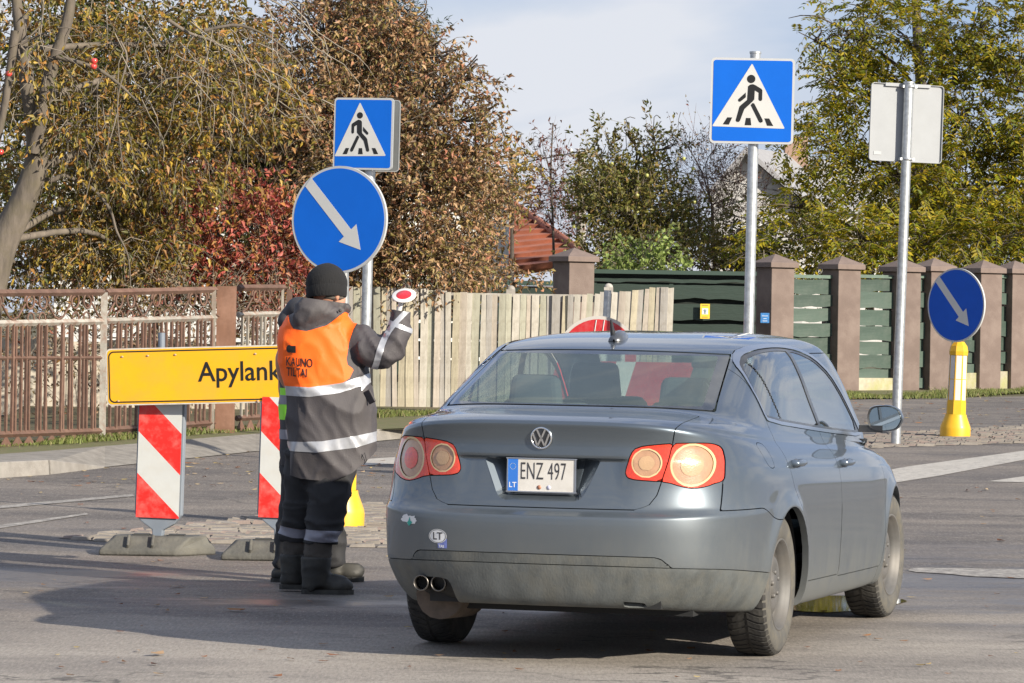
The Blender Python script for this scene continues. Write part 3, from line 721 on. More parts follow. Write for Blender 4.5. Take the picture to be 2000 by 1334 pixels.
# ---------------------------------------------------------------- ground
def zt(y): return max(0.0, min(.0125 * (y - 24.0), .55))
def Gt(px, py, dz=0.0):
    z = 0.0
    for _ in range(30): p = G(px, py, z + dz); z = .5 * z + .5 * zt(p.y)
    return p
def ground_mat(name, c1, c2, scale, rough=.9, bump=.4):
    m = bpy.data.materials.new(name); m.use_nodes = True; N = NT(m); b = m.node_tree.nodes['Principled BSDF']
    co = N.n('ShaderNodeTexCoord'); nz = N.n('ShaderNodeTexNoise', i_Scale=scale, i_Detail=10.0, i_Roughness=.7); N.l(co.outputs['Object'], nz.inputs['Vector'])
    mx = N.n('ShaderNodeMix', data_type='RGBA'); mx.inputs[6].default_value = (*c1, 1); mx.inputs[7].default_value = (*c2, 1)
    mr = N.n('ShaderNodeMapRange'); mr.inputs[1].default_value = .35; mr.inputs[2].default_value = .65; N.l(nz.outputs['Fac'], mr.inputs[0]); N.l(mr.outputs[0], mx.inputs[0])
    N.l(mx.outputs[2], b.inputs['Base Color']); b.inputs['Roughness'].default_value = rough
    bp = N.n('ShaderNodeBump', i_Strength=bump, i_Distance=.02); N.l(nz.outputs['Fac'], bp.inputs['Height']); N.l(bp.outputs[0], b.inputs['Normal'])
    return m
def asphalt_mat():
    m = bpy.data.materials.new('asphalt'); m.use_nodes = True; N = NT(m); b = m.node_tree.nodes['Principled BSDF']
    co = N.n('ShaderNodeTexCoord'); O = co.outputs['Object']
    def noise(scale, det, stretch=None, rough=.6):
        v = O
        if stretch: mp = N.n('ShaderNodeMapping', i_Scale=stretch); N.l(O, mp.inputs[0]); v = mp.outputs[0]
        n_ = N.n('ShaderNodeTexNoise', i_Scale=scale, i_Detail=det, i_Roughness=rough); N.l(v, n_.inputs['Vector']); return n_.outputs['Fac']
    def rng(x, a, b_, c, d):
        r = N.n('ShaderNodeMapRange'); 
        for i, q in enumerate((a, b_, c, d)): r.inputs[i + 1].default_value = q
        N.l(x, r.inputs[0]); return r.outputs[0]
    def mixc(f, a, c, bt='MIX'):
        x = N.n('ShaderNodeMix', data_type='RGBA', blend_type=bt)
        if hasattr(f, 'links') or not isinstance(f, float): N.l(f, x.inputs[0])
        else: x.inputs[0].default_value = f
        for i, q in ((6, a), (7, c)):
            if isinstance(q, tuple): x.inputs[i].default_value = (*q, 1)
            else: N.l(q, x.inputs[i])
        return x.outputs[2]
    def math_(op, a, c, cl=False):
        x = N.n('ShaderNodeMath', operation=op, use_clamp=cl)
        for i, q in ((0, a), (1, c)):
            if isinstance(q, (int, float)): x.inputs[i].default_value = q
            else: N.l(q, x.inputs[i])
        return x.outputs[0]
    sx = N.n('ShaderNodeSeparateXYZ'); N.l(O, sx.inputs[0]); Y = sx.outputs['Y']
    big = noise(.35, 4.0, (1, .5, 1)); streak = noise(.9, 9.0, (.25, 1.2, 1), .72); fine = noise(70, 5.0, (1, .13, 1), .8); grit = noise(42, 10.0, rough=.85)
    # dusty dry wearing course in the near lane, older browner surface beyond
    edge = math_('ADD', Y, rng(big, .3, .7, -1.6, 1.6)); edge = math_('ADD', edge, math_('MULTIPLY', sx.outputs['X'], -.35))
    far = rng(edge, 17.6, 20.5, 0, 1)
    c = mixc(far, (.36, .32, .275), (.16, .138, .120))
    c = mixc(rng(streak, .38, .62, 0, .85), c, mixc(far, (.43, .385, .33), (.26, .222, .185)))
    c = mixc(rng(noise(1.0, 7.0, (.4, .8, 1), .7), .47, .60, 0, .8), c, mixc(far, (.25, .222, .195), (.10, .088, .082)))
    v = N.n('ShaderNodeTexVoronoi', i_Scale=55.0); N.l(O, v.inputs['Vector'])
    c = mixc(rng(v.outputs['Distance'], .05, .30, .5, 0), c, (.48, .44, .39)); c = mixc(rng(grit, .42, .62, .55, 0), c, mixc(.5, c, (.03, .03, .03)))
    c = mixc(rng(fine, .40, .50, .45, 0), c, mixc(.55, c, (.02, .02, .02))); c = mixc(rng(fine, .54, .66, 0, .5), c, mixc(.5, c, (.62, .57, .50)))
    # cracks
    ck = N.n('ShaderNodeTexVoronoi', feature='DISTANCE_TO_EDGE', i_Scale=.55); mpk = N.n('ShaderNodeMapping', i_Scale=(.6, 1, 1)); N.l(O, mpk.inputs[0])
    dn = N.n('ShaderNodeTexNoise', i_Scale=2.5, i_Detail=6.0); N.l(mpk.outputs[0], dn.inputs['Vector'])
    va = N.n('ShaderNodeVectorMath', operation='ADD'); vs_ = N.n('ShaderNodeVectorMath', operation='SCALE'); vs_.inputs['Scale'].default_value = 1.1; N.l(dn.outputs['Color'], vs_.inputs[0])
    N.l(mpk.outputs[0], va.inputs[0]); N.l(vs_.outputs[0], va.inputs[1]); N.l(va.outputs[0], ck.inputs['Vector'])
    c = mixc(math_('MULTIPLY', rng(ck.outputs['Distance'], .0, .012, .8, 0), rng(big, .40, .55, 0, 1)), c, (.03, .028, .026))
    # damp patches
    wet = math_('MULTIPLY', rng(noise(.6, 6.0, (.45, 1, 1), .65), .45, .60, 0, 1), math_('MULTIPLY', rng(Y, 17.8, 20.5, 0, 1), rng(Y, 24.5, 28, 1, .1)), True)
    wetr = math_('MULTIPLY', rng(noise(1.1, 5.0, (.6, 1, 1)), .50, .60, 0, .9), math_('MULTIPLY', rng(sx.outputs['X'], 1.8, 2.8, 0, 1), math_('MULTIPLY', rng(Y, 18.6, 20, 0, 1), rng(Y, 24, 27, 1, 0))), True)
    wet = math_('MAXIMUM', wet, wetr)
    c = mixc(math_('MULTIPLY', wet, .5), c, (.06, .055, .055))
    N.l(c, b.inputs['Base Color']); N.l(rng(wet, 0, 1, .85, .36), b.inputs['Roughness'])
    bp = N.n('ShaderNodeBump', i_Distance=.012); N.l(rng(wet, 0, 1, .55, .06), bp.inputs['Strength']); N.l(grit, bp.inputs['Height']); N.l(bp.outputs[0], b.inputs['Normal'])
    return m
GR = ground_mat('leafy_earth', (.07, .075, .03), (.13, .10, .055), 3.0)
def grid_sheet(name, x0, x1, ys, m, dz, nx=12):
    b = MB(); vs = [(x0 + (x1 - x0) * i / nx, y, zt(y) + dz) for y in ys for i in range(nx + 1)]
    b.add(vs, [(j * (nx + 1) + i, j * (nx + 1) + i + 1, (j + 1) * (nx + 1) + i + 1, (j + 1) * (nx + 1) + i) for j in range(len(ys) - 1) for i in range(nx)])
    return tag(b.build(name, m), kind='structure')
grid_sheet('ground', -600, 600, [-80, 0, 24, 40, 68, 69, 200, 900], GR, -.02)
ASPH = asphalt_mat()
rd = MB()
LE = [(-90, 941), (100, 926), (205, 913), (330, 900), (500, 882), (740, 862), (900, 846), (1200, 812), (1560, 782), (1800, 778), (2100, 772)]
le = [Gt(*p) for p in LE]; le = [Vector((-30, le[0].y - 2, 0))] + le + [Vector((30, le[-1].y + 1, 0))]
rv = []
for p in le:
    for y in [-12, 10, 16, 24] + [24 + (p.y - 24) * k / 4 for k in range(1, 5)]: rv.append((p.x, y, zt(y) - .004 if False else zt(y)))
nn = 8
rd.add(rv, [(i * nn + j, (i + 1) * nn + j, (i + 1) * nn + j + 1, i * nn + j + 1) for i in range(len(le) - 1) for j in range(nn - 1)])
tag(rd.build('road', ASPH), kind='structure')
# left pavement with its kerb
PAVE = ground_mat('worn_paving', (.17, .155, .135), (.26, .24, .21), 7.0, .9, .5)
def strip(name, ra, rb_, m, kind='structure', parent=None):
    b = MB(); n = len(ra); b.add(list(ra) + list(rb_), [(i, i + 1, n + i + 1, n + i) for i in range(n - 1)]); o = b.build(name, m, parent)
    if kind: o['kind'] = kind
    return o
inner = [Gt(x, y, .12) for x, y in [(-90, 893), (100, 880), (205, 871), (330, 861), (500, 847), (740, 838), (900, 832)]]
top = [Gt(-90, 905, .12), Gt(100, 900, .10), Gt(205, 911.5, .008), Gt(330, 898.5, .008), Gt(500, 880.5, .008), Gt(740, 860.5, .008), Gt(900, 845, .008)]
strip('pavement', [t + Vector((0, .0, -.002)) for t in top], inner, PAVE)
KERB = mat('kerb_concrete', (.22, .205, .185), .9, var=.2, vscale=5, dirt=(.14, .12, .10), dirt_amt=.7, dirt_scale=4, bump=.5)
def kerb_stone(a, b_, wa, wb):
    d = (b_ - a).normalized(); nrm_ = Vector((-d.y, d.x, 0)) * .15
    vs = []
    for p, h in ((a, wa), (b_, wb)):
        base = zt(p.y) - .02
        vs += [Vector((p.x, p.y, base)), Vector((p.x + nrm_.x * .1, p.y + nrm_.y * .1, base + .02 + h)), Vector((p.x + nrm_.x, p.y + nrm_.y, base + .022 + h)), Vector((p.x + nrm_.x, p.y + nrm_.y, base))]
    m_ = MB(); m_.add(vs, [(0, 1, 2, 3), (7, 6, 5, 4), (0, 4, 5, 1), (1, 5, 6, 2), (2, 6, 7, 3)]); return m_
ka, kb, kc, kd = Gt(-95, 940), Gt(98, 927), Gt(101, 926.5), Gt(207, 913.5)
kr = empty('kerb', ka); kr['kind'] = 'structure'
for a_, b_, h1, h2 in ((ka, kb, .14, .125), (kc, kd, .125, .015)):
    o = kerb_stone(a_, b_, h1, h2).build('kerb_stone', KERB, kr); o.matrix_parent_inverse = Matrix.Translation(-ka); bevel(o, .012, 2)
# left verge and garden soil (rises to the fence)
VERGE = ground_mat('grassy_soil', (.10, .12, .035), (.16, .13, .07), 9.0)
fb_ = [Gt(x, y, .12) for x, y in [(-90, 872), (100, 864), (205, 857), (330, 849), (500, 836), (740, 812), (900, 806)]]
strip('verge', [p + Vector((0, -.02, -.01)) for p in inner], fb_, VERGE)
strip('garden_ground', [p + Vector((0, -.03, -.012)) for p in fb_], [Vector((p.x * 1.5, 75, .75)) for p in fb_], GR)
# cobbled islands
SETT = mat('granite_sett', (.225, .20, .17), .85, var=.25, vscale=3, dirt=(.12, .10, .09), dirt_amt=.5, dirt_scale=5, bump=.3)
PSETT = mat('pink_granite_sett', (.23, .18, .155), .85, var=.25, vscale=3, dirt=(.12, .10, .09), dirt_amt=.5, dirt_scale=5, bump=.3)
BED = ground_mat('island_bed', (.14, .12, .098), (.15, .13, .115), 12.0)
def in_poly(x, y, poly):
    c = False
    for i in range(len(poly)):
        a, b_ = poly[i], poly[i - 1]
        if (a[1] > y) != (b_[1] > y) and x < (b_[0] - a[0]) * (y - a[1]) / (b_[1] - a[1]) + a[0]: c = not c
    return c
def island(name, pix, seed, kerb=False):
    pts = [Gt(*p) for p in pix]; poly = [(p.x, p.y) for p in pts]
    b = MB(); n = len(pts); b.add([(x, y, zt(y) + .004) for x, y in poly], [tuple(range(n))]); base = tag(b.build(name, BED), kind='structure')
    rnd = random.Random(seed); s_ = MB(); x0, x1 = min(p[0] for p in poly), max(p[0] for p in poly); y0, y1 = min(p[1] for p in poly), max(p[1] for p in poly)
    y = y0; r = 0
    while y < y1:
        x = x0 + rnd.random() * .1; h = .115 + rnd.random() * .02
        while x < x1:
            w = .10 + rnd.random() * .12
            if in_poly(x + w / 2, y + h / 2, poly) and rnd.random() < .95:
                t = .010 + rnd.random() * .014; wv = .02 * math.sin(x * 1.7 + r)
                z = zt(y) + .004 + t; q = .012
                c0 = [(x, y + wv), (x + w - .010, y + wv), (x + w - .010, y + h - .012 + wv), (x, y + h - .012 + wv)]
                ti = (rnd.random() - .5) * .012
                vs = [(cx, cy, zt(y) + .002) for cx, cy in c0] + [(cx + (q if k in (0, 3) else -q), cy + (q if k < 2 else -q), z + (ti if k in (1, 2) else -ti)) for k, (cx, cy) in enumerate(c0)]
                s_.add(vs, [(4, 5, 6, 7), (0, 1, 5, 4), (1, 2, 6, 5), (2, 3, 7, 6), (3, 0, 4, 7)], 1 if rnd.random() < .25 else 0)
            x += w
        y += h; r += 1
    o = s_.build('setts', [SETT, PSETT], base); o['kind'] = 'stuff'
    return base
island('left_traffic_island', [(112, 1052), (300, 1034), (430, 1018), (600, 1000), (760, 984), (900, 975), (900, 1066), (760, 1070), (600, 1064), (420, 1062), (250, 1060)], 3)
island('right_traffic_island', [(1640, 855), (1755, 846), (2000, 833), (2080, 829), (2080, 862), (2000, 866), (1730, 874), (1640, 882)], 5)
# painted markings, worn
def paint_mark(name, pix, m, lift=.0045):
    pts = [Gt(*p) for p in pix]; b = MB(); b.add([(p.x, p.y, zt(p.y) + lift) for p in pts], [tuple(range(len(pts)))]); return tag(b.build(name, m), kind='structure')
def worn_paint(name, amt=.5):
    m = bpy.data.materials.new(name); m.use_nodes = True; N = NT(m); b = m.node_tree.nodes['Principled BSDF']; b.inputs['Roughness'].default_value = .8
    co = N.n('ShaderNodeTexCoord'); nz = N.n('ShaderNodeTexNoise', i_Scale=14.0, i_Detail=10.0, i_Roughness=.8); N.l(co.outputs['Object'], nz.inputs['Vector'])
    r = N.n('ShaderNodeMapRange'); r.inputs[1].default_value = amt - .08; r.inputs[2].default_value = amt + .10; N.l(nz.outputs['Fac'], r.inputs[0])
    mx = N.n('ShaderNodeMix', data_type='RGBA'); mx.inputs[6].default_value = (.46, .43, .38, 1); mx.inputs[7].default_value = (.17, .155, .14, 1); N.l(r.outputs[0], mx.inputs[0]); N.l(mx.outputs[2], b.inputs['Base Color'])
    return m
WP1 = worn_paint('worn_road_paint', .56); WP2 = worn_paint('faded_road_paint', .46)
paint_mark('crossing_stripe', [(1640, 938), (1765, 913), (2000, 881), (2080, 872), (2080, 892), (2000, 899), (1828, 931), (1640, 960)], WP1)
paint_mark('crossing_stripe', [(1930, 941), (2000, 931), (2080, 921), (2080, 936), (2000, 943)], WP1)
paint_mark('crossing_stripe', [(640, 902), (830, 890), (830, 904), (640, 913)], WP1)
paint_mark('road_line', [(-20, 990), (260, 966), (262, 970), (-20, 996)], WP2)
paint_mark('road_line', [(-20, 1029), (170, 1003), (172, 1006), (-20, 1036)], WP2)
def blob_mark(name, c, rx, ry, m, seed, lift=.005):
    rnd = random.Random(seed); b = MB(); n = 26; ph = [rnd.uniform(0, 6.28) for _ in range(4)]
    vs = [(c.x + rx * (1 + .16 * math.sin(2 * a + ph[0]) + .10 * math.sin(5 * a + ph[1])) * math.cos(a), c.y + ry * (1 + .16 * math.sin(3 * a + ph[2]) + .08 * math.sin(6 * a + ph[3])) * math.sin(a), lift) for a in [2 * math.pi * k / n for k in range(n)]]
    b.add(vs, [tuple(range(n))]); return b.build(name, m)
for q_, (bx, by, rx_, ry_) in enumerate(((1903, 1031, .22, .55), (1810, 1066, .20, .5), (1905, 975, .35, .35), (1950, 1118, .55, .55))):
    tag(blob_mark('worn_patch', G(bx, by), rx_, ry_, WP2, 30 + q_, .0045), kind='structure')
# puddle by the front wheel
pm_ = mat('puddle_water', (.03, .03, .03), .03, spec=.6)
tag(blob_mark('puddle', G(1615, 1178), .42, .62, pm_, 2), kind='structure')
# grass tufts and fallen leaves
def grass(name, line, n, hmin, hmax, spread, seed):
    rng = np.random.default_rng(seed); L = np.array([list(p) for p in line]); k = rng.uniform(0, len(L) - 1.001, n); i = k.astype(int); t = (k - i)[:, None]
    base = L[i] * (1 - t) + L[i + 1] * t; base[:, 0] += rng.normal(0, spread * .4, n); base[:, 1] += rng.normal(0, spread, n)
    cl = (np.sin(base[:, 0] * 3.1) + np.sin(base[:, 0] * 7.7 + 1) * .6 + 1.6) / 3.2
    h = rng.uniform(hmin, hmax, n) * (.35 + .8 * cl); a = rng.uniform(0, 6.28, n); w = rng.uniform(.004, .008, n)
    lean = rng.normal(0, .45, (n, 2)) * h[:, None]
    dx = np.stack([np.cos(a) * w, np.sin(a) * w, a * 0], 1); tip = base + np.concatenate([lean, h[:, None]], 1); mid = base + np.concatenate([lean * .35, h[:, None] * .6], 1)
    V = np.stack([base - dx, base + dx, mid + dx * .8, mid - dx * .8, tip], 1).reshape(-1, 3)
    o5 = np.arange(n) * 5; F = np.concatenate([np.stack([o5, o5 + 1, o5 + 2], 1), np.stack([o5, o5 + 2, o5 + 3], 1), np.stack([o5 + 3, o5 + 2, o5 + 4], 1)])
    me = bpy.data.meshes.new(name); me.vertices.add(len(V)); me.vertices.foreach_set('co', V.astype(np.float32).ravel()); me.loops.add(len(F) * 3); me.loops.foreach_set('vertex_index', F.astype(np.int32).ravel())
    me.polygons.add(len(F)); me.polygons.foreach_set('loop_start', np.arange(0, len(F) * 3, 3, dtype=np.int32)); me.polygons.foreach_set('loop_total', np.full(len(F), 3, dtype=np.int32)); me.update(calc_edges=True)
    return me
def ramp_mat(name, cols, rough=.6, transl=.35):
    """leaf colours picked per loose piece"""
    m = bpy.data.materials.new(name); m.use_nodes = True; N = NT(m); t = m.node_tree; t.nodes.clear(); out = N.n('ShaderNodeOutputMaterial')
    ge = N.n('ShaderNodeNewGeometry'); rp = N.n('ShaderNodeValToRGB'); rp.color_ramp.interpolation = 'LINEAR'; e = rp.color_ramp.elements
    for i, (p, c) in enumerate(cols):
        el = e[i] if i < 2 else e.new(p)
        el.position = p; el.color = (*c, 1)
    N.l(ge.outputs['Random Per Island'], rp.inputs[0])
    co = N.n('ShaderNodeTexCoord'); nz = N.n('ShaderNodeTexNoise', i_Scale=.9, i_Detail=3.0); N.l(co.outputs['Object'], nz.inputs['Vector'])
    mr = N.n('ShaderNodeMapRange'); mr.inputs[1].default_value = .3; mr.inputs[2].default_value = .7; mr.inputs[3].default_value = .72; mr.inputs[4].default_value = 1.3; N.l(nz.outputs['Fac'], mr.inputs[0])
    mm = N.n('ShaderNodeMix', data_type='RGBA', blend_type='MULTIPLY'); mm.inputs[0].default_value = 1; N.l(rp.outputs[0], mm.inputs[6]); N.l(mr.outputs[0], mm.inputs[7])
    d = N.n('ShaderNodeBsdfPrincipled'); d.inputs['Roughness'].default_value = rough; d.inputs['Specular IOR Level'].default_value = .35; N.l(mm.outputs[2], d.inputs['Base Color'])
    tl = N.n('ShaderNodeBsdfTranslucent'); N.l(mm.outputs[2], tl.inputs[0]); mx = N.n('ShaderNodeMixShader'); mx.inputs[0].default_value = transl
    N.l(d.outputs[0], mx.inputs[1]); N.l(tl.outputs[0], mx.inputs[2]); N.l(mx.outputs[0], out.inputs[0]); return m
GRASSM = ramp_mat('grass_blades', [(0, (.10, .13, .03)), (1, (.28, .23, .12)), (.5, (.16, .19, .05)), (.8, (.20, .21, .07))], .6, .3)
tag(link('grass', grass('grass', [p + Vector((0, -.12, 0)) for p in fb_], 15000, .02, .085, .22, 1), GRASSM), 'short autumn grass along the foot of the left fences', kind='stuff')
far_line = [Gt(1540, 779), Gt(1640, 776), Gt(1760, 776), Gt(1830, 775), Gt(1920, 768), Gt(2080, 760)]
strip('far_verge', [p + Vector((0, -.7, .008)) for p in far_line], [Vector((p.x, p.y + 3.5, zt(p.y + 3.5) + .01)) for p in far_line], VERGE)
tag(link('grass', grass('grass', far_line, 9000, .03, .12, .45, 2), GRASSM), 'grass strip at the foot of the green panel fence', kind='stuff')
LEAFG = ramp_mat('fallen_leaf', [(0, (.26, .13, .05)), (1, (.40, .30, .10)), (.35, (.16, .06, .03)), (.7, (.34, .26, .16))], .7, .1)
def fallen(n, seed, box, size):
    rnd = random.Random(seed); b = MB()
    for _ in range(n):
        if callable(box): p = box(rnd)
        else: p = Gt(rnd.uniform(box[0], box[2]), rnd.uniform(box[1], box[3]))
        s = rnd.uniform(.5, 1.2) * size; a = rnd.uniform(0, 6.28); e = [(s, 0, .2), (.25 * s, .38 * s, .05), (-.6 * s, .3 * s, .12), (-s, 0, .3), (-.5 * s, -.34 * s, .1), (.3 * s, -.4 * s, .22)]
        b.add([(p.x + x * math.cos(a) - y * math.sin(a), p.y + x * math.sin(a) + y * math.cos(a), p.z + .006 + z * s * rnd.uniform(.3, 1.2)) for x, y, z in e], [(0, 1, 2), (0, 2, 3), (0, 3, 4), (0, 4, 5)])
    return b
b = fallen(150, 1, (0, 960, 2000, 1330), .028); b2 = fallen(260, 2, (0, 845, 760, 960), .04); b3 = fallen(160, 3, (1560, 772, 2000, 835), .04)
for q in (b2, b3): b.add(q.v, q.f)
for q, pxy in enumerate(((307, 1281), (306, 1185), (345, 1148), (462, 1195), (1956, 1058), (2010, 1080), (1890, 960), (1926, 958), (1908, 954))):
    t_ = fallen(1, 20 + q, lambda r_, c=pxy: Gt(*c), .05); b.add(t_.v, t_.f)
tag(b.build('fallen_leaves', LEAFG), 'fallen leaves scattered on the road and pavement', kind='stuff')

# ---------------------------------------------------------------- rusty left fence
RUSTM = mat('rusty_metal', (.135, .078, .055), .8, var=.3, vscale=9, dirt=(.10, .045, .03), dirt_amt=.8, dirt_scale=8, bump=.3)
RUSTW = mat('flaking_white_metal', (.33, .31, .27), .75, var=.2, vscale=9, dirt=(.22, .11, .07), dirt_amt=.95, dirt_scale=10, bump=.3)
GREYM = mat('grey_painted_bar', (.26, .24, .20), .7, var=.25, dirt=(.18, .09, .06), dirt_amt=.7, dirt_scale=7)
fA, fB = Gt(0, 873, .12), Gt(421, 845, .12)
def along(a, b, px):
    """point on the line a-b seen at column px (at the height of the line)"""
    lo, hi = -3.0, 4.0
    for _ in range(40):
        m_ = (lo + hi) / 2
        if prj(a + (b - a) * m_)[0] < px: lo = m_
        else: hi = m_
    return a + (b - a) * lo
def hgt(p, py):
    """height over p seen at row py"""
    c = prj(p)[1]; k = (prj(p + Vector((0, 0, 1)))[1] - c); return (py - c) / k
FX_ = (fB - fA).normalized(); ang = math.atan2(FX_.y, FX_.x)
lf = empty('metal_fence', fA, 0); tag(lf, 'long rusty metal fence with scrollwork top and thin upright bars, at the left edge', 'fence')
MT = Matrix.Translation(-fA)
def fpart(mb, name, m, root, org): o = mb.build(name, m, root); o.data.transform(Matrix.Translation(-org)); return o
def bar_mesh(p, z0, z1, w): b = MB(); b.box((0, 0, (z0 + z1) / 2), (w, w, z1 - z0), M=Matrix.Rotation(ang, 4, 'Z')); return b
def rail(b, p, q, z0, z1, w, h): 
    a_, c_ = p + Vector((0, 0, z0)), q + Vector((0, 0, z1)); b.tube([a_, c_], [w * .6] * 2, 4, smooth=False)
def fence_panel(root, org, x0, x1, topy, midy, boty, m_bar, step, scroll=True, cross=None, midm=RUSTW, seed=1):
    a, c = along(fA, fB, x0), along(fA, fB, x1); rnd = random.Random(seed)
    H = [(hgt(a, t[0]), hgt(c, t[1])) for t in (topy, midy, boty)]
    for (h0, h1), nm, mm, w in ((H[0], 'top_rail', RUSTM, .055), (H[1], 'middle_rail', midm, .05), (H[2], 'bottom_rail', RUSTM, .05)):
        b = MB(); rail(b, a, c, h0, h1, w, w); fpart(b, nm, mm, root, org)
    if cross:
        b = MB(); rail(b, a, c, hgt(a, cross[0]), hgt(c, cross[1]), .03, .03); fpart(b, 'cross_rail', RUSTM, root, org)
    L = (c - a).length; n = int(L / step)
    for k in range(1, n):
        t = k / n; p = a + (c - a) * t; z0 = H[2][0] + (H[2][1] - H[2][0]) * t; z1 = H[1][0] + (H[1][1] - H[1][0]) * t
        b = MB(); tl = rnd.gauss(0, .012); b.box((p.x + tl, p.y, p.z + (z0 + z1) / 2), (.023, .023, z1 - z0), M=Matrix.Rotation(ang, 4, 'Z') @ Matrix.Rotation(tl * .8, 4, 'Y'))
        fpart(b, 'upright_bar', m_bar if rnd.random() < .8 else RUSTM, root, org)
    nt_ = max(2, int(L / .19))
    for k in range(nt_):
        t = (k + .5) / nt_; p = a + (c - a) * t; z1 = H[2][0] + (H[2][1] - H[2][0]) * t
        M = Matrix.Translation(p) @ Matrix.Rotation(ang, 4, 'Z') @ Matrix.Rotation(R(90), 4, 'X')
        b = MB(); b.prism([(-.095, 0.0), (.095, 0.0), (.085, .02), (0, z1 * .92), (-.085, .02)], .008, M, z0=-.004); fpart(b, 'triangle_plate', RUSTM, root, org)
    if scroll:
        ns = max(1, round(L / .85))
        for k in range(ns):
            t = (k + .5) / ns; p = a + (c - a) * t; zm = H[1][0] + (H[1][1] - H[1][0]) * t; zt_ = H[0][0] + (H[0][1] - H[0][0]) * t; hh = zt_ - zm
            for sg in (-1, 1):
                b = MB(); pts = []
                for j in range(22):
                    aa = j / 21 * 2 * math.pi * 1.25; rr = .095 - .05 * j / 21
                    pts.append(p + FX_ * (sg * (.12 + rr * math.cos(aa))) + Vector((0, 0, zm + hh * .70 + rr * math.sin(aa))))
                b.tube(pts, .011, 5); fpart(b, 'scroll', RUSTM, root, org)
                b = MB(); b.tube([p + FX_ * (sg * .20) + Vector((0, 0, zm + hh * .62)), p + FX_ * (sg * .32) + Vector((0, 0, zm + hh * .2)), p + FX_ * (sg * .44) + Vector((0, 0, zm + .02))], .010, 5); fpart(b, 'brace', RUSTM, root, org)
                b = MB(); b.tube([p + FX_ * (sg * .10) + Vector((0, 0, zm + hh * .14)) + FX_ * (.055 * math.cos(q_)) + Vector((0, 0, .055 * math.sin(q_))) for q_ in [6.28 * j / 12 for j in range(13)]], .009, 5); fpart(b, 'ring', RUSTM, root, org)
fence_panel(lf, fA, -70, 197, (573, 571), (633, 628), (851, 842), RUSTM, .085, cross=(700, 699), seed=2)
fence_panel(lf, fA, 203, 417, (571, 566), (627, 621), (840, 826), RUSTM, .095, cross=None, seed=3)
def fence_post(px0, px1, pyt, pyb, m, name='post', depth=None, parent=lf, org=fA, cap=False):
    p = along(fA, fB, (px0 + px1) / 2); w = (px1 - px0) / (F_PX / p.y); h = hgt(p, pyt)
    b = MB(); b.box((p.x, p.y - .02, p.z + h / 2 - .05), (w, w, h + .1)); return fpart(b, name, m, parent, org)
fence_post(194, 206, 571, 868, RUSTW); fence_post(410, 418, 566, 850, GREYM)
fence_post(421, 457, 559, 842, mat('brown_pillar_paint', (.17, .085, .052), .75, var=.25, dirt=(.35, .2, .14), dirt_amt=.6, stretch=(1, 1, .2)), 'gate_pillar')
g2 = empty('metal_gate', along(fA, fB, 460)); tag(g2, 'grey barred metal gate with scroll on top, behind the orange vested man', 'gate'); go = g2.location.copy()
fence_panel(g2, go, 461, 552, (562, 562), (615, 613), (817, 812), GREYM, .10, seed=4)
fence_post(546, 551, 562, 815, GREYM, 'post', parent=g2, org=go); fence_post(557, 567, 565, 820, RUSTM, 'post', parent=g2, org=go)

# ---------------------------------------------------------------- weathered wooden fence
WOODS = [mat('weathered_board_%s' % n_, c, .88, var=.22, vscale=5, dirt=(.16, .13, .09), dirt_amt=.55, dirt_scale=5, bump=.5, bscale=35, stretch=(1, 1, .10)) for n_, c in
         (('pale', (.45, .42, .36)), ('yellow', (.43, .385, .28)), ('grey', (.34, .32, .29)), ('green', (.38, .37, .29)), ('warm', (.42, .37, .31)))]
wf0 = Gt(574, 823, .02); YW = 47.6
wfo = P(574, 820, YW); wf = empty('wooden_fence', (wfo.x, YW, zt(YW))); tag(wf, 'weathered pale plank fence with an uneven sagging top, behind the man and the car', 'fence')
rnd = random.Random(12); px = 574.0; tops = [(574, 550), (600, 560), (720, 561), (800, 563), (880, 570), (960, 575), (1050, 577), (1130, 575), (1200, 570), (1250, 563), (1305, 559)]
leans = [(574, 0), (700, .3), (900, -.4), (1080, -.8), (1150, -2.3), (1220, -2.6), (1305, -1.6)]
while px < 1303:
    w = rnd.choice([9.5, 11, 12, 13, 14.5, 16]); c = px + w / 2
    ty = np.interp(c, *zip(*tops)) + rnd.gauss(0, 1.1); lean = np.interp(c, *zip(*leans)) + rnd.gauss(0, .35)
    p = P(c, 815, YW); s_ = YW / F_PX; ztop = P(c, ty, YW).z; z0 = zt(YW) - .03; W = (w - .25) * s_; th = .022; H = ztop - z0
    hh = random.Random(int(px * 7)); jag = [hh.uniform(-.004, .004) for _ in range(6)]
    vs = []
    for k, zz in enumerate((0, H * .33, H * .66, H)):
        for (sx, sy) in ((-1, -1), (1, -1), (1, 1), (-1, 1)):
            vs.append((sx * W / 2 + jag[k] , sy * th / 2, zz + (sx * hh.uniform(-.004, .006) if k == 3 else 0)))
    b = MB(); fs = [(0, 3, 2, 1), (12, 13, 14, 15)]
    for k in range(3):
        o = k * 4; fs += [(o + i, o + (i + 1) % 4, o + 4 + (i + 1) % 4, o + 4 + i) for i in range(4)]
    b.add(vs, fs); o = b.build('plank', rnd.choice(WOODS), wf); o.location = (p.x - wf.location.x, rnd.gauss(0, .012) - .02, z0 - wf.location.z); o.rotation_euler = (rnd.gauss(0, .006), -R(lean) * -1 * -1, rnd.gauss(0, .05))
    px += w
for zz in (.45, 1.45):
    b = MB(); b.box((2.2, .035, zz), (4.4, .04, .09)); b.build('rail', WOODS[2], wf)
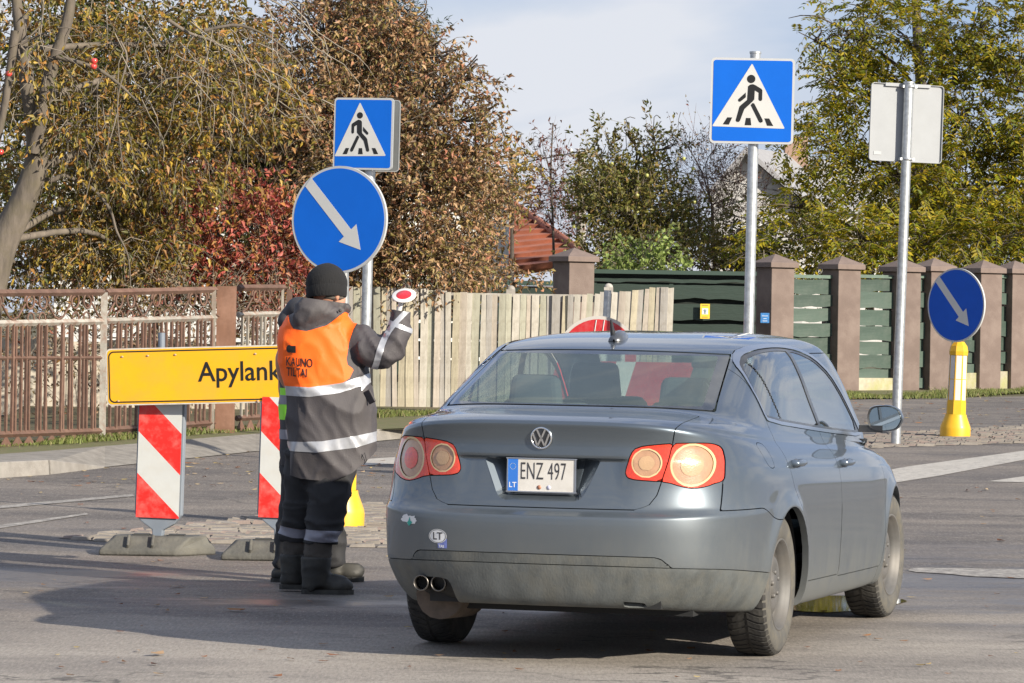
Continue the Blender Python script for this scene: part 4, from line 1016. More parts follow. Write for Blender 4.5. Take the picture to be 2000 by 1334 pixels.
for pxx in (793, 997, 1188):
    p = P(pxx, 600, YW + .08); b = MB(); zt1 = P(pxx, 561 if pxx != 997 else 565, YW).z - wf.location.z
    b.box((p.x - wf.location.x, .09, zt1 / 2), (.11, .09, zt1)); b.sphere((p.x - wf.location.x, .09, zt1), (.055, .045, .05), 10); b.build('post', WOODS[2], wf)

# ---------------------------------------------------------------- brown pillars with green panels
PIL = mat('brown_pillar', (.155, .115, .098), .85, var=.14, vscale=3, dirt=(.26, .22, .19), dirt_amt=.3, bump=.3)
CAPM = mat('pillar_cap', (.17, .128, .11), .85, var=.12, bump=.3)
PLI = mat('plinth_concrete', (.36, .33, .25), .9, var=.2, dirt=(.26, .27, .06), dirt_amt=.9, dirt_scale=2.5, bump=.4)
GRN = [mat('green_board_%s' % k, c, .62, var=.2, vscale=4, dirt=(.10, .12, .10), dirt_amt=.5, dirt_scale=3, bump=.35, bscale=25, stretch=(.15, 1, 1)) for k, c in (('mid', (.034, .062, .047)), ('pale', (.05, .082, .064)), ('deep', (.026, .05, .037)))]
DGRN = mat('dark_green_gate', (.018, .035, .026), .6, var=.2, bump=.3, stretch=(.15, 1, 1))
LGR = mat('green_coping', (.09, .135, .105), .6, var=.15)
PA = R(32)
def pillar(root, org, px, Y, capy, basez, w=.42, wall_top=None):
    p = P(px, 640, Y); loc = Vector((p.x, Y, 0)) - org; M = Matrix.Translation((loc.x, loc.y, 0)) @ Matrix.Rotation(PA, 4, 'Z')
    apex = P(px, capy, Y).z - org.z; body = apex - .20; z0 = basez - org.z
    b = MB(); b.box((0, 0, 0), (w, w, body - z0)); o = b.build('pillar', PIL, root, (loc.x, loc.y, (body + z0) / 2)); o.rotation_euler.z = PA; bevel(o, .008, 2)
    b = MB(); h = w * .62; vs = [(sx * h, sy * h, 0) for sx, sy in ((-1, -1), (1, -1), (1, 1), (-1, 1))] + [(sx * h, sy * h, .075) for sx, sy in ((-1, -1), (1, -1), (1, 1), (-1, 1))] + [(0, 0, .21)]
    b.add(vs, [(0, 3, 2, 1)] + [(i, (i + 1) % 4, 4 + (i + 1) % 4, 4 + i) for i in range(4)] + [(4 + i, 4 + (i + 1) % 4, 8) for i in range(4)])
    c = b.build('cap', CAPM, o); c.location = (0, 0, (body - z0) / 2 + .001); bevel(c, .006, 2)
    return loc, M
def wavy_board(L, H, rnd, th=.022):
    n = max(4, int(L / .10)); up = []; lo = []; w1 = rnd.uniform(0, 6); w2 = rnd.uniform(0, 6)
    for i in range(n + 1):
        x = L * i / n - L / 2; a_ = .010 * math.sin(x * 5 + w1) + .008 * math.sin(x * 13 + w2) + rnd.gauss(0, .0035)
        up.append((x, H / 2 + .25 * a_ + rnd.gauss(0, .002))); lo.append((x, -H / 2 + a_))
    b = MB(); vs = [(x, -th / 2, z) for x, z in up + lo] + [(x, th / 2, z) for x, z in up + lo]; m_ = n + 1; k = 2 * m_
    fs = [(i, m_ + i, m_ + i + 1, i + 1) for i in range(n)] + [(k + i, k + i + 1, k + m_ + i + 1, k + m_ + i) for i in range(n)]
    fs += [(i, i + 1, k + i + 1, k + i) for i in range(n)] + [(m_ + i, k + m_ + i, k + m_ + i + 1, m_ + i + 1) for i in range(n)] + [(0, k, k + m_, m_), (n, m_ + n, k + m_ + n, k + n)]
    return b.add(vs, fs)
gfo = Vector((P(1512, 640, 59.5).x, 59.5, zt(59.5))); gf = empty('panel_fence', gfo); tag(gf, 'brown pillared fence with dark green wavy board panels along the right side', 'fence')
PX_ = [(1512, 59.5, 497), (1642, 60.2, 501), (1760, 60.9, 506), (1822, 61.3, 505), (1919, 62.1, 509), (1980, 62.6, 510), (2055, 63.1, 512)]
locs = [pillar(gf, gfo, a_, y_, c_, zt(59.5) - .05)[0] for a_, y_, c_ in PX_]
rnd = random.Random(5)
# top rail rows per bay, plinth top row
BAY = [(541, 765, None), (541, 768, 738), (541, 768, None), (541, 756, 728), (541, 756, 725), (541, 752, 722)]
for i, (ty, by_, pl) in enumerate(BAY):
    a_, c_ = locs[i], locs[i + 1]; d = (c_ - a_); d.z = 0; L = d.length; mid = (a_ + c_) / 2; th_ = math.atan2(d.y, d.x); Ym = (PX_[i][1] + PX_[i + 1][1]) / 2; pxm = (PX_[i][0] + PX_[i + 1][0]) / 2
    zz = P(pxm, ty - 1, Ym).z - gfo.z; zb = (P(pxm, pl, Ym).z - gfo.z) if pl else .05
    b = MB(); b.box((0, 0, 0), (L - .3, .10, .05)); o = b.build('coping', LGR, gf, (mid.x, mid.y, zz)); o.rotation_euler.z = th_
    z = zz - .045; k = 0
    while z > zb + .05:
        H = rnd.uniform(.17, .25); 
        if z - H < zb: H = max(.08, z - zb)
        if rnd.random() < .3 and H > .2: H *= .75
        b = wavy_board(L - .32, H, rnd); o = b.build('board', rnd.choice(GRN), gf, (mid.x, mid.y, z - H / 2)); o.rotation_euler.z = th_
        o.location.x += -math.sin(th_) * (-.02 if k % 2 else .02); o.location.y += math.cos(th_) * (-.02 if k % 2 else .02) - .03
        z -= H + rnd.choice([.006, .012, .028]); k += 1
    for f_ in (-.3, .3):
        q = mid + d.normalized() * L * f_; b = MB(); b.box((0, 0, 0), (.05, .04, zz - zb)); o = b.build('batten', GRN[1], gf, (q.x, q.y + .04, (zz + zb) / 2)); o.rotation_euler.z = th_
    if pl:
        b = MB(); b.box((0, 0, 0), (L - .28, .2, zb + .1)); o = b.build('plinth', PLI, gf, (mid.x, mid.y, zb / 2 - .05)); o.rotation_euler.z = th_
b = MB(); b.box((0, 0, 0), (.13, .012, .15)); M_ = P(1494, 621, 59.15)
o = b.build('house_number_plaque', mat('plaque_blue', (.05, .20, .48), .4, var=.3, vscale=30), gf, M_ - gfo); o.rotation_euler.z = 0; o.location.y -= .0
b = MB(); 
for zz, w_ in ((.03, .09), (-.01, .05), (-.045, .07)): b.box((0, -.008, zz), (w_, .003, .008))
b.build('plaque_marks', mat('print_pale', (.6, .65, .7), .5), o)
# sliding gate
go_ = Vector((P(1300, 640, 58.6).x, 58.6, zt(58.6))); gt = empty('sliding_gate', go_); tag(gt, 'dark green board gate between two brown pillars, with a yellow dog notice', 'gate')
x0, x1 = P(1143, 640, 58.6).x - go_.x, P(1476, 640, 58.6).x - go_.x; W = x1 - x0; xm = (x0 + x1) / 2
b = MB(); b.box((xm, 0, P(1300, 532, 58.6).z - go_.z), (W, .12, .06)); b.build('top_rail', mat('gate_rail_green', (.035, .062, .048), .5), gt)
for y0_, y1_ in ((545, 551), (556, 583), (593, 624), (632, 660), (668, 700), (708, 740), (748, 775)):
    z1, z0 = P(1300, y0_, 58.6).z - go_.z, P(1300, y1_, 58.6).z - go_.z; b = wavy_board(W, z1 - z0, rnd); b.build('board', DGRN, gt, (xm, 0, (z0 + z1) / 2))
b = MB(); b.box((xm, .12, (P(1300, 534, 58.6).z - go_.z) / 2), (W, .05, P(1300, 534, 58.6).z - go_.z)); b.build('backing_board', mat('gate_back', (.012, .018, .014), .8), gt)
for pxx in (1310, 1160, 1460):
    b = MB(); b.box((P(pxx, 640, 58.6).x - go_.x, .04, .80), (.06, .05, 1.6)); b.build('batten', DGRN, gt)
pillar(gt, go_, 1119, 58.2, 485, zt(58) - .05, .44)
b = MB(); b.box((0, 0, 0), (.14, .008, .22)); nb = b.build('notice', mat('notice_yellow', (.75, .50, .04), .5), gt, P(1377, 608, 58.5) - go_)
b = MB(); b.box((0, -.006, .0), (.09, .003, .09)); b.build('notice_picture', mat('notice_white', (.7, .7, .68), .5), nb)
b = MB(); b.sphere((0, -.008, .01), (.025, .003, .022), 8); b.sphere((.0, -.008, -.022), (.016, .003, .018), 8); b.build('notice_print', mat('notice_grey', (.2, .25, .3), .5), nb)
b = MB(); b.box((0, -.006, -.085), (.08, .003, .012)); b.box((0, -.006, .088), (.09, .003, .012)); b.build('notice_lettering', mat('notice_ink', (.35, .22, .05), .5), nb)
# green fence further left, mostly behind leaves
g3o = Vector((P(900, 560, 60).x, 60, zt(60))); g3 = empty('board_fence', g3o); tag(g3, 'dark green board fence top showing above the wooden planks', 'fence')
xa, xb = P(757, 560, 60).x - g3o.x, P(1082, 560, 60).x - g3o.x
b = MB(); b.box(((xa + xb) / 2, 0, P(900, 551, 60).z - g3o.z), (xb - xa, .12, .07)); b.build('top_rail', mat('gate_rail_green', (.035, .062, .048), .5), g3)
for k in range(6): b = wavy_board(xb - xa, .24, rnd); b.build('board', DGRN, g3, ((xa + xb) / 2, 0, P(900, 551, 60).z - g3o.z - .19 - .28 * k))
pillar(g3, g3o, 745, 59.8, 512, zt(58) - .05, .30)
# ---------------------------------------------------------------- signs and posts
GALV = mat('galvanised_steel', (.50, .52, .53), .42, .75, var=.22, vscale=22, dirt=(.30, .31, .31), dirt_amt=.5, dirt_scale=16)
BLUE = mat('sign_blue', (.003, .115, .55), .5, spec=.25, var=.06, vscale=3)
DBLUE = mat('sign_blue_shaded', (.004, .085, .50), .5, spec=.3, var=.06)  # darker sign blue: shade on the turned right disc put into the colour
SWHITE = mat('sign_white', (.54, .54, .52), .5, var=.03)
SBLACK = mat('sign_black', (.012, .012, .012), .4)
ALU = mat('sign_back_aluminium', (.30, .315, .33), .6, .0, var=.05, vscale=4, dirt=(.25, .26, .27), dirt_amt=.3)
RIMW = mat('sign_rim', (.48, .49, .49), .45, .1, var=.04)
WALK = {'torso': [(335, 316), (350, 303), (372, 298), (392, 306), (440, 335), (447, 347), (447, 420), (440, 431), (427, 431), (418, 420), (418, 366), (388, 348), (386, 420), (372, 438), (310, 500), (279, 592), (270, 602), (254, 602), (245, 590), (272, 480), (284, 466), (330, 425)],
        'leg': [(359, 466), (372, 449), (386, 452), (455, 583), (455, 598), (440, 606), (427, 600)], 'arm': [(318, 366), (320, 398), (318, 406), (278, 440), (266, 440), (259, 428), (264, 418)],
        's1': [(180, 567), (218, 567), (193, 625), (146, 623)], 's2': [(325, 569), (360, 569), (367, 627), (316, 627)], 's3': [(468, 570), (505, 570), (538, 629), (490, 628)]}
def round_poly(pts, r, n=4):
    out = []; m = len(pts)
    for i in range(m):
        p = Vector(pts[i]); a = (Vector(pts[i - 1]) - p).normalized(); b = (Vector(pts[(i + 1) % m]) - p).normalized()
        for k in range(n + 1):
            t = k / n; out.append(tuple(((p + a * r) * (1 - t) + p * t) * (1 - t) + (p * (1 - t) + (p + b * r) * t) * t))
    return out
SX = Matrix.Rotation(R(90), 4, 'X')          # drawing plane x-y -> x-z, facing -y
def crossing_face(root, W, H, mirror, yface, M0):
    """blue plate with white triangle, walking figure and stripes, on the face towards -y"""
    k = W / 650.0
    def cv(u, v): return ((u - 370) * k, -(v - 432) * H / 685.0)
    def tri(u, v): x, y = cv(u, v); return ((-x + 2 * cv(345, 0)[0] + .0) if mirror else x, y)
    def lay(name, poly, lift, m, par=root):
        b = MB(); b.prism(poly, .0012, M0 @ Matrix.Translation((0, yface - lift, 0)) @ SX, z0=0); return b.build(name, m, par)
    lay('sign_border', rrect(W, H, .035), .0, RIMW)
    lay('sign_face', rrect(W * .945, H * .945, .022), .0022, BLUE)
    off = cv(362, 0)[0] if mirror else 0
    def T3(u, v):
        x, y = cv(u, v); return (2 * cv(345, 0)[0] - x + .0, y) if mirror else (x, y)
    lay('triangle', round_poly([T3(362, 132), T3(628, 650), T3(62, 640)] if not mirror else [T3(362, 132), T3(62, 640), T3(628, 650)], .014), .0040, SWHITE)
    for nm in ('torso', 'leg', 'arm'): lay('walking_figure', [T3(*p) for p in WALK[nm]], .0058, SBLACK)
    c = T3(358, 257); lay('walking_figure', [(c[0] + .035 * W / .7 * math.cos(a) , c[1] + .035 * W / .7 * math.sin(a)) for a in [6.2832 * i / 20 for i in range(20)]], .0058, SBLACK)
    for nm in ('s1', 's2', 's3'): lay('crossing_mark', [T3(*p) for p in WALK[nm]], .0058, SBLACK)
def square_sign(name, px, py, Y, wpx, hpx, yaw, base_px, base_Y, label, front=True, mirror=False, back=False, pole_r=.038, lean_top=None, backoff=.0, group=None):
    """px,py: centre of the plate in the picture; pole through it down to the ground"""
    c = P(px, py, Y); W, H = wpx * Y / F_PX, hpx * Y / F_PX
    base = Vector((P(base_px, 800, base_Y).x, base_Y, zt(base_Y))); root = empty(name, base); tag(root, label, 'road sign', group)
    topx, topy = lean_top; top = P(topx, topy, Y) - base; top.y = c.y - base.y
    d = top.normalized()
    b = MB(); b.tube([(0, 0, -.05), top], pole_r, 20); b.build('pole', GALV, root); b = MB(); b.tube([top, top + d * .018], pole_r * 1.12, 20); b.build('pole_cap', GALV, root)
    rel = c - base
    M0 = Matrix.Translation(rel) @ Matrix.Rotation(yaw, 4, 'Z') @ Matrix.Rotation(math.atan2(d.x, d.z), 4, 'Y')
    yp = -(pole_r + .022) if front else (pole_r + .02)
    b = MB(); b.prism(rrect(W, H, .035), .004, M0 @ Matrix.Translation((0, yp + .002, 0)) @ SX, z0=-.001)
    lip = rrect(W, H, .035); li = rrect(W * .985, H * .985, .032); n = len(lip)
    Mb = M0 @ Matrix.Translation((0, yp, 0)) @ SX; dz = -.022 if front else .022
    b.add([Mb @ Vector((x, y, 0)) for x, y in lip] + [Mb @ Vector((x, y, dz)) for x, y in lip] + [Mb @ Vector((x, y, dz)) for x, y in li] + [Mb @ Vector((x, y, 0)) for x, y in li],
          [(i + q * n, (i + 1) % n + q * n, (i + 1) % n + (q + 1) * n, i + (q + 1) * n) for q in range(3) for i in range(n)])
    b.build('sign_plate', ALU, root)
    if front: crossing_face(root, W, H, mirror, yp - .003, M0)
    for zz in (H * .49 - .02, -H * .49 + .02):
        b = MB(); b.box(M0 @ Vector((0, (yp + .0) * .35, zz)), (.16, .02 + pole_r, .028), M=M0.to_3x3().to_4x4()); 
        b.lathe([(pole_r + .002, -.014), (pole_r + .005, -.014), (pole_r + .005, .014), (pole_r + .002, .014)], 20, M0 @ Matrix.Translation((0, 0, zz))); b.build('clamp', GALV, root)
    return root, M0, W, H, yp, rel
r1, *_ = square_sign('crossing_sign', 1470, 198, 33.0, 163, 167, R(-6), 1457, 33.0, 'large blue pedestrian crossing sign on the grey pole rising behind the car roof', lean_top=(1475.5, 105), pole_r=.044)
r2, M2, W2, H2, yp2, rel2 = square_sign('crossing_sign', 715, 262, 38.5, 124, 140, R(-20), 709, 38.5, 'blue pedestrian crossing sign above the big round arrow sign, left of the centre', mirror=True, lean_top=(727, 200), pole_r=.050)
# its twin plate on the far side of the same pole
b = MB(); Mb = M2 @ Matrix.Translation((.0, .115, -.01)) @ SX; b.prism(rrect(W2, H2, .035), .012, Mb, z0=-.006); b.build('sign_plate', mat('plate_back_grey', (.20, .21, .21), .6, var=.1), r2)
b = MB(); lo_ = rrect(W2, H2, .035); li_ = rrect(W2 * .975, H2 * .98, .03); n = len(lo_); b.add([Mb @ Vector((x, y, .008)) for x, y in lo_] + [Mb @ Vector((x, y, .008)) for x, y in li_], [(i, (i + 1) % n, n + (i + 1) % n, n + i) for i in range(n)]); b.build('plate_rim', RIMW, r2)
r3, M3, W3, H3, yp3, rel3 = square_sign('sign_seen_from_behind', 1774.5, 240, 41.5, 152, 152, R(16), 1750, 41.5, 'grey unpainted back of a square sign on a galvanised pole at the right', front=False, lean_top=(1775.5, 163), pole_r=.052)
b = MB(); b.box(M3 @ Vector((0, yp3 - .014, H3 * .485)), (W3 * .62, .025, .035), M=M3.to_3x3().to_4x4()); b.build('stiffener', ALU, r3)
b = MB(); b.box(M3 @ Vector((-W3 * .38, yp3 - .004, -H3 * .40)), (.085, .003, .035), M=M3.to_3x3().to_4x4()); o = b.build('maker_sticker', mat('sticker_grey', (.38, .39, .40), .6), r3)
def arrow_disc(name, px, py, Y, rad, yaw, label, post_px, post_py, blue, parent=None):
    c = P(px, py, Y); M0 = Matrix.Translation(c) @ Matrix.Rotation(yaw, 4, 'Z')
    root = empty(name, (c.x, c.y, c.z)); tag(root, label, 'road sign'); Mi = Matrix.Rotation(yaw, 4, 'Z')
    n = 64; circ_ = [(rad * math.cos(6.28318 * i / n), rad * math.sin(6.28318 * i / n)) for i in range(n)]
    b = MB(); b.prism(circ_, .022, Mi @ Matrix.Translation((0, .022, 0)) @ SX, z0=.001); b.build('disc', RIMW, root)
    b = MB(); b.prism([(x * .955, y * .955) for x, y in circ_], .002, Mi @ Matrix.Translation((0, -.0005, 0)) @ SX); b.build('sign_face', blue, root)
    A = [(-.635, .735), (.225, .345 - .545), (.325, -.055), (.50, -.565)]
    # arrow in units of the radius: shaft from the upper left, head at the lower right
    p0, p1 = Vector((-.66, .70)), Vector((.47, -.56)); d = (p1 - p0).normalized(); q = Vector((-d.y, d.x)); hb = p1 - d * .42
    pts = [p0 + q * .10 - d * .02, hb + q * .10, hb + q * .245, p1, hb - q * .245, hb - q * .10, p0 - q * .10 + d * .02]
    b = MB(); b.prism([(v.x * rad, v.y * rad) for v in reversed(pts)], .0012, Mi @ Matrix.Translation((0, -.0027, 0)) @ SX); b.build('arrow', SWHITE, root)
    return root, c
r4, c4 = arrow_disc('arrow_disc', 662, 429, 27.0, 105 * 27.0 / F_PX, R(-26), 'big round blue sign with a white arrow pointing down right, above the black knit hat', 663, 540, BLUE)
r5, c5 = arrow_disc('arrow_disc', 1867, 596, 43.6, 72.5 * 43.6 / F_PX, R(-47), 'small round dark blue arrow sign topping the yellow bollard at the right edge', 1868, 670, DBLUE)
YEL = mat('bollard_yellow', (.72, .40, .012), .42, coat=.2, var=.06, dirt=(.5, .32, .05), dirt_amt=.45, dirt_scale=6)
YELD = mat('bollard_yellow_shade', (.70, .36, .012), .42, coat=.2)
def bollard(px, py, Y, hpx, wpx, label, ext_to, disc_root):
    base = Vector((P(px, py, Y).x, Y, zt(Y))); s_ = Y / F_PX; h = hpx * s_; w = wpx * s_ / 2
    root = empty('yellow_bollard', base); tag(root, label, 'bollard', 'yellow bollards carrying arrow discs'); lean = R(1.6); ML = Matrix.Rotation(lean, 4, 'Y')
    b = MB(); b.lathe([(w, 0), (w, .085 * h / .9), (w * .97, .11 * h / .9), (w * .72, .20 * h / .9), (w * .70, .22 * h / .9)], 28, ML); b.build('foot', YEL, root)
    b = MB(); b.lathe([(w * .66, .22 * h / .9), (w * .64, .34 * h / .9)], 8, ML, smooth=False, rot=R(22.5)); b.build('collar', YEL, root)
    b = MB(); b.lathe([(w * .62, .34 * h / .9), (w * .58, h * .86)], 8, ML, smooth=False, rot=R(22.5)); b.build('column', YEL, root)
    b = MB(); b.lathe([(w * .62, h * .86), (w * .64, h * .90), (w * .56, h * .955), (w * .34, h), (0, h * 1.0)], 8, ML, smooth=False, rot=R(22.5)); b.build('cap', YEL, root)
    for k in range(8):
        a = R(45 * k); 
        for z0, z1 in ((.345 * h / .9 + .01, h * .605), (h * .612, h * .855)):
            r0 = w * .585; hw = w * .175
            q = Matrix.Rotation(a, 4, 'Z'); b = MB()
            rr = lambda z: w * (.62 - .04 * (z - .34 * h / .9) / (h * .86 - .34 * h / .9)) * math.cos(R(22.5)) + .002
            b.add([ML @ q @ Vector((rr(z), y, z)) for z, y in ((z0, -hw), (z0, hw), (z1, hw), (z1, -hw))], [(0, 1, 2, 3)]); b.build('reflective_panel', mat('panel_white', (.56, .53, .51), .45, coat=.3, var=.05), root)
    return root, base, ML, h
bo5, bb5, ML5, h5 = bollard(1865, 855, 43.7, 188, 60, 'yellow bollard with white panels on the right island, standing behind the car mirror', None, r5)
b = MB(); b.tube([ML5 @ Vector((0, 0, h5 * .97)), Vector(c5) - bb5 + Vector((.05, .12, -.1))], .03, 12); b.box(Vector(c5) - bb5 + Vector((.06, .14, -.05)), (.06, .05, .55)); b.build('bracket', GALV, bo5)
bo4, bb4, ML4, h4 = bollard(662, 1033, 27.2, 306, 98, 'yellow bollard half hidden behind the legs of the men', None, r4)
b = MB(); b.tube([ML4 @ Vector((0, 0, h4 * .97)), Vector(c4) - bb4 + Vector((.03, .08, 0))], .03, 12); b.build('bracket', GALV, bo4)
for r_, bo in ((r4, bo4), (r5, bo5)): pass
# no entry disc behind the car with a leaning striped panel
NR = mat('sign_red', (.42, .012, .015), .4, coat=.3, var=.08, dirt=(.55, .4, .4), dirt_amt=.12, dirt_scale=20)
Yn = 34.0; c = P(1168, 698, Yn); base = Vector((P(1172, 800, Yn).x, Yn, zt(Yn))); ne = empty('no_entry_sign', base); tag(ne, 'red no entry disc on a grey tube, rising just above the car roof', 'road sign'); rel = c - base; rad = 81 * Yn / F_PX
b = MB(); b.tube([(0, .04, 0), P(1187, 567, Yn) - base + Vector((0, .04, 0))], .031, 14); b.build('pole', GALV, ne)
cc = [(rad * math.cos(6.28318 * i / 48), rad * math.sin(6.28318 * i / 48)) for i in range(48)]
b = MB(); b.prism(cc, .02, Matrix.Translation(rel + Vector((0, .02, 0))) @ SX); b.build('disc', mat('sign_grey_rim', (.42, .40, .37), .6), ne)
b = MB(); b.prism([(x * .92, y * .92) for x, y in cc], .002, Matrix.Translation(rel + Vector((0, -.002, 0))) @ SX); b.build('sign_face', NR, ne)
b = MB(); b.box(rel + Vector((0, -.006, .0)), (rad * 1.3, .002, rad * .3)); b.build('white_bar', SWHITE, ne)
for xs, wl in ((-.02, 1), (.05, 1)):
    b = MB(); b.tube([rel + Vector((xs + .0, -.006, rad * .9)), rel + Vector((xs - .015, -.006, rad * .6)), rel + Vector((xs - .005, -.006, rad * .35))], .005, 5); b.build('paint_drip', SWHITE, ne)
bs = Vector((P(1190, 800, 33.2).x, 33.2, zt(33.2))); rb_ = empty('road_barrier', bs); tag(rb_, 'red and white striped barrier board standing ahead of the car, seen through its windows', 'barrier')
for k in range(7):
    z0, z1 = P(1190, 800, 33.2).z - bs.z, P(1190, 706, 33.2).z - bs.z; w = .165; x = (k - 3.4) * w
    b = MB(); b.add([(x, 0, z0), (x + w, 0, z0), (x + w + .12, 0, z1), (x + .12, 0, z1), (x, .03, z0), (x + w, .03, z0), (x + w + .12, .03, z1), (x + .12, .03, z1)], [(0, 1, 2, 3), (5, 4, 7, 6), (0, 4, 5, 1), (1, 5, 6, 2), (2, 6, 7, 3), (3, 7, 4, 0)]); b.build('stripe_panel', NR if k not in (3,) else SWHITE, rb_)
for x in (-.5, .45): b = MB(); b.box((x, .03, .25), (.05, .04, .9)); b.box((x, .03, .03), (.10, .5, .06)); b.build('leg', GALV, rb_)

# ---------------------------------------------------------------- detour board on two striped beacons
DY = mat('detour_yellow', (.82, .42, .006), .42, coat=.15, var=.04, vscale=3, dirt=(.60, .33, .06), dirt_amt=.5, dirt_scale=5)
RED = mat('beacon_red', (.70, .018, .012), .42, coat=.2, var=.12, vscale=6, dirt=(.75, .35, .3), dirt_amt=.35, dirt_scale=14)
WHT = mat('beacon_white', (.52, .53, .51), .5, coat=.2, var=.05, dirt=(.5, .46, .38), dirt_amt=.35, dirt_scale=9)
PLG = mat('beacon_grey_plastic', (.17, .20, .24), .5, var=.12, dirt=(.28, .27, .25), dirt_amt=.4)
RUBF = mat('rubber_foot', (.085, .083, .074), .88, var=.25, vscale=7, dirt=(.16, .15, .12), dirt_amt=.6, dirt_scale=6, bump=.6, bscale=40)
def beacon(px, Y, label, yaw, wpx=86, x0px=0):
    s_ = Y / F_PX; base = Vector((P(px, 1050, Y).x, Y, zt(Y))); root = empty('striped_beacon', base); tag(root, label, 'beacon', 'red and white beacons carrying the detour board')
    W = wpx * s_; z1 = P(px, 776, Y).z - base.z; z0 = P(px, 1011, Y).z - base.z; H = z1 - z0; M0 = Matrix.Rotation(yaw, 4, 'Z') @ Matrix.Rotation(R(1.1), 4, 'Y')
    prof = [(-W / 2 - .012, z0 + .02), (-W / 2 - .012, z1), (W / 2 + .012, z1), (W / 2 + .012, z0 + .02), (W / 2 - .03, z0 - .035), (.035, z0 - .075), (.03, .10), (-.03, .10), (-.035, z0 - .075), (-W / 2 + .03, z0 - .025)]
    b = MB(); b.prism(list(reversed(prof)), .06, M0 @ Matrix.Translation((0, .03, 0)) @ SX, z0=-.005); o = b.build('frame', PLG, root); bevel(o, .006, 2)
    # diagonal bands clipped to the panel
    def band(t0, t1):
        poly = [(-W / 2, z0), (W / 2, z0), (W / 2, z1), (-W / 2, z1)]; sl = H * .36 / W * .98
        def cl(poly, k, keep):
            out = []
            for i in range(len(poly)):
                a, c_ = poly[i], poly[(i + 1) % len(poly)]; fa, fc = keep * (a[1] + sl * a[0] * 1.0 - k), keep * (c_[1] + sl * c_[0] - k)
                if fa >= 0: out.append(a)
                if (fa >= 0) != (fc >= 0): t = fa / (fa - fc); out.append((a[0] + (c_[0] - a[0]) * t, a[1] + (c_[1] - a[1]) * t))
            return out
        return cl(cl(poly, t0, 1), t1, -1) if t1 else cl(poly, t0, 1)
    sl = H * .36 / W * .98; half = sl * W / 2
    zz = z0 + half; bands = []; st = H * .345; k0 = z0 + H * .0 + half - st * .95 ; ks = [z0 - half] ; k = z0 + half + .012
    while k < z1 + half + st: ks.append(k); k += st
    for i in range(len(ks) - 1):
        p = band(ks[i], ks[i + 1])
        if len(p) > 2: b = MB(); b.prism([(x, z) for x, z in p], .0015, M0 @ Matrix.Translation((0, -.0265 if False else -.037 + .01, 0)) @ SX, z0=.001 if False else .0105); b.build('stripe', RED if i % 2 == 0 else WHT, root)
    # rubber foot: sloped block with grooves
    b = MB(); L, D = .69, .40; top = [(-.25, -.10), (.22, -.10), (.30, .05), (.25, .12), (-.20, .12), (-.27, .03)]; bot = [(-.345, -.20), (.13, -.21), (.36, .02), (.34, .19), (-.22, .20), (-.345, .05)]
    b.add([(x, y, 0) for x, y in bot] + [(x * 1.0, y, .035) for x, y in bot] + [(x, y, .115) for x, y in top], [tuple(reversed(range(6)))] + [(i, (i + 1) % 6, 6 + (i + 1) % 6, 6 + i) for i in range(6)] + [(6 + i, 6 + (i + 1) % 6, 12 + (i + 1) % 6, 12 + i) for i in range(6)] + [tuple(range(12, 18))])
    f = b.build('rubber_base', RUBF, root); bevel(f, .012, 3, 20)
    for x in (-.17, -.02): b = MB(); b.box((x, -.155, .078), (.018, .10, .05), M=Matrix.Rotation(R(38), 4, 'X') @ Matrix.Rotation(R(14), 4, 'Y')); g = b.build('base_rib', RUBF, f); bevel(g, .006, 2)
    for x in (-.10, .12): b = MB(); b.box((x, .0, .118), (.10, .10, .012)); g = b.build('base_recess', mat('rubber_dark', (.04, .04, .038), .9), f)
    return root, base
Yb = 24.5
be1, _ = beacon(308, Yb, 'left red and white striped beacon on a grey rubber base, under the yellow board', R(-9))
be2, _ = beacon(546, Yb - .25, 'red and white striped beacon partly hidden by the men, under the yellow board', R(-9), wpx=84)
pl, pr = P(208, 737, Yb - .06), P(655, 727, Yb - .35); mid = (pl + pr) / 2; W = (pr - pl).length; d = (pr - pl).normalized()
db = empty('detour_board', mid); tag(db, 'long yellow board reading Apylank with a black border, on the striped beacons', 'road sign'); H = 111 * Yb / F_PX
M0 = Matrix.Rotation(math.atan2(d.y, d.x), 4, 'Z') @ Matrix.Rotation(-math.atan2(d.z, math.hypot(d.x, d.y)), 4, 'Y')
b = MB(); b.prism(rrect(W, H, .03), .018, M0 @ Matrix.Translation((0, .018, 0)) @ SX); b.build('board_edge', mat('board_edge_white', (.60, .58, .53), .5, var=.1, dirt=(.4, .25, .15), dirt_amt=.6, dirt_scale=12), db)
b = MB(); b.prism(rrect(W - .016, H - .016, .026), .001, M0 @ Matrix.Translation((0, -.0006, 0)) @ SX); b.build('board_face', DY, db)
o_ = rrect(W - .03, H - .034, .035, 6); i_ = rrect(W - .046, H - .050, .029, 6); n = len(o_); Mb = M0 @ Matrix.Translation((0, -.003, 0)) @ SX
b = MB(); b.add([Mb @ Vector((x, y, 0)) for x, y in o_] + [Mb @ Vector((x, y, 0)) for x, y in i_], [(i, (i + 1) % n, n + (i + 1) % n, n + i) for i in range(n)]); b.build('border_line', SBLACK, db)
def board_text(s, size, px, py, xs=1.0, bold=.0):
    vs, fs = text_mesh(s, size, xs, 0, bold); lp = M0.inverted() @ (P(px, py, Yb - .2) - mid); b = MB(); b.add([M0 @ Vector((lp.x + v[0], -.0035, lp.z + v[1])) for v in vs], fs); b.build('lettering', SBLACK, db)
board_text('Apylanka', .172, 386, 745, .945, .0016)
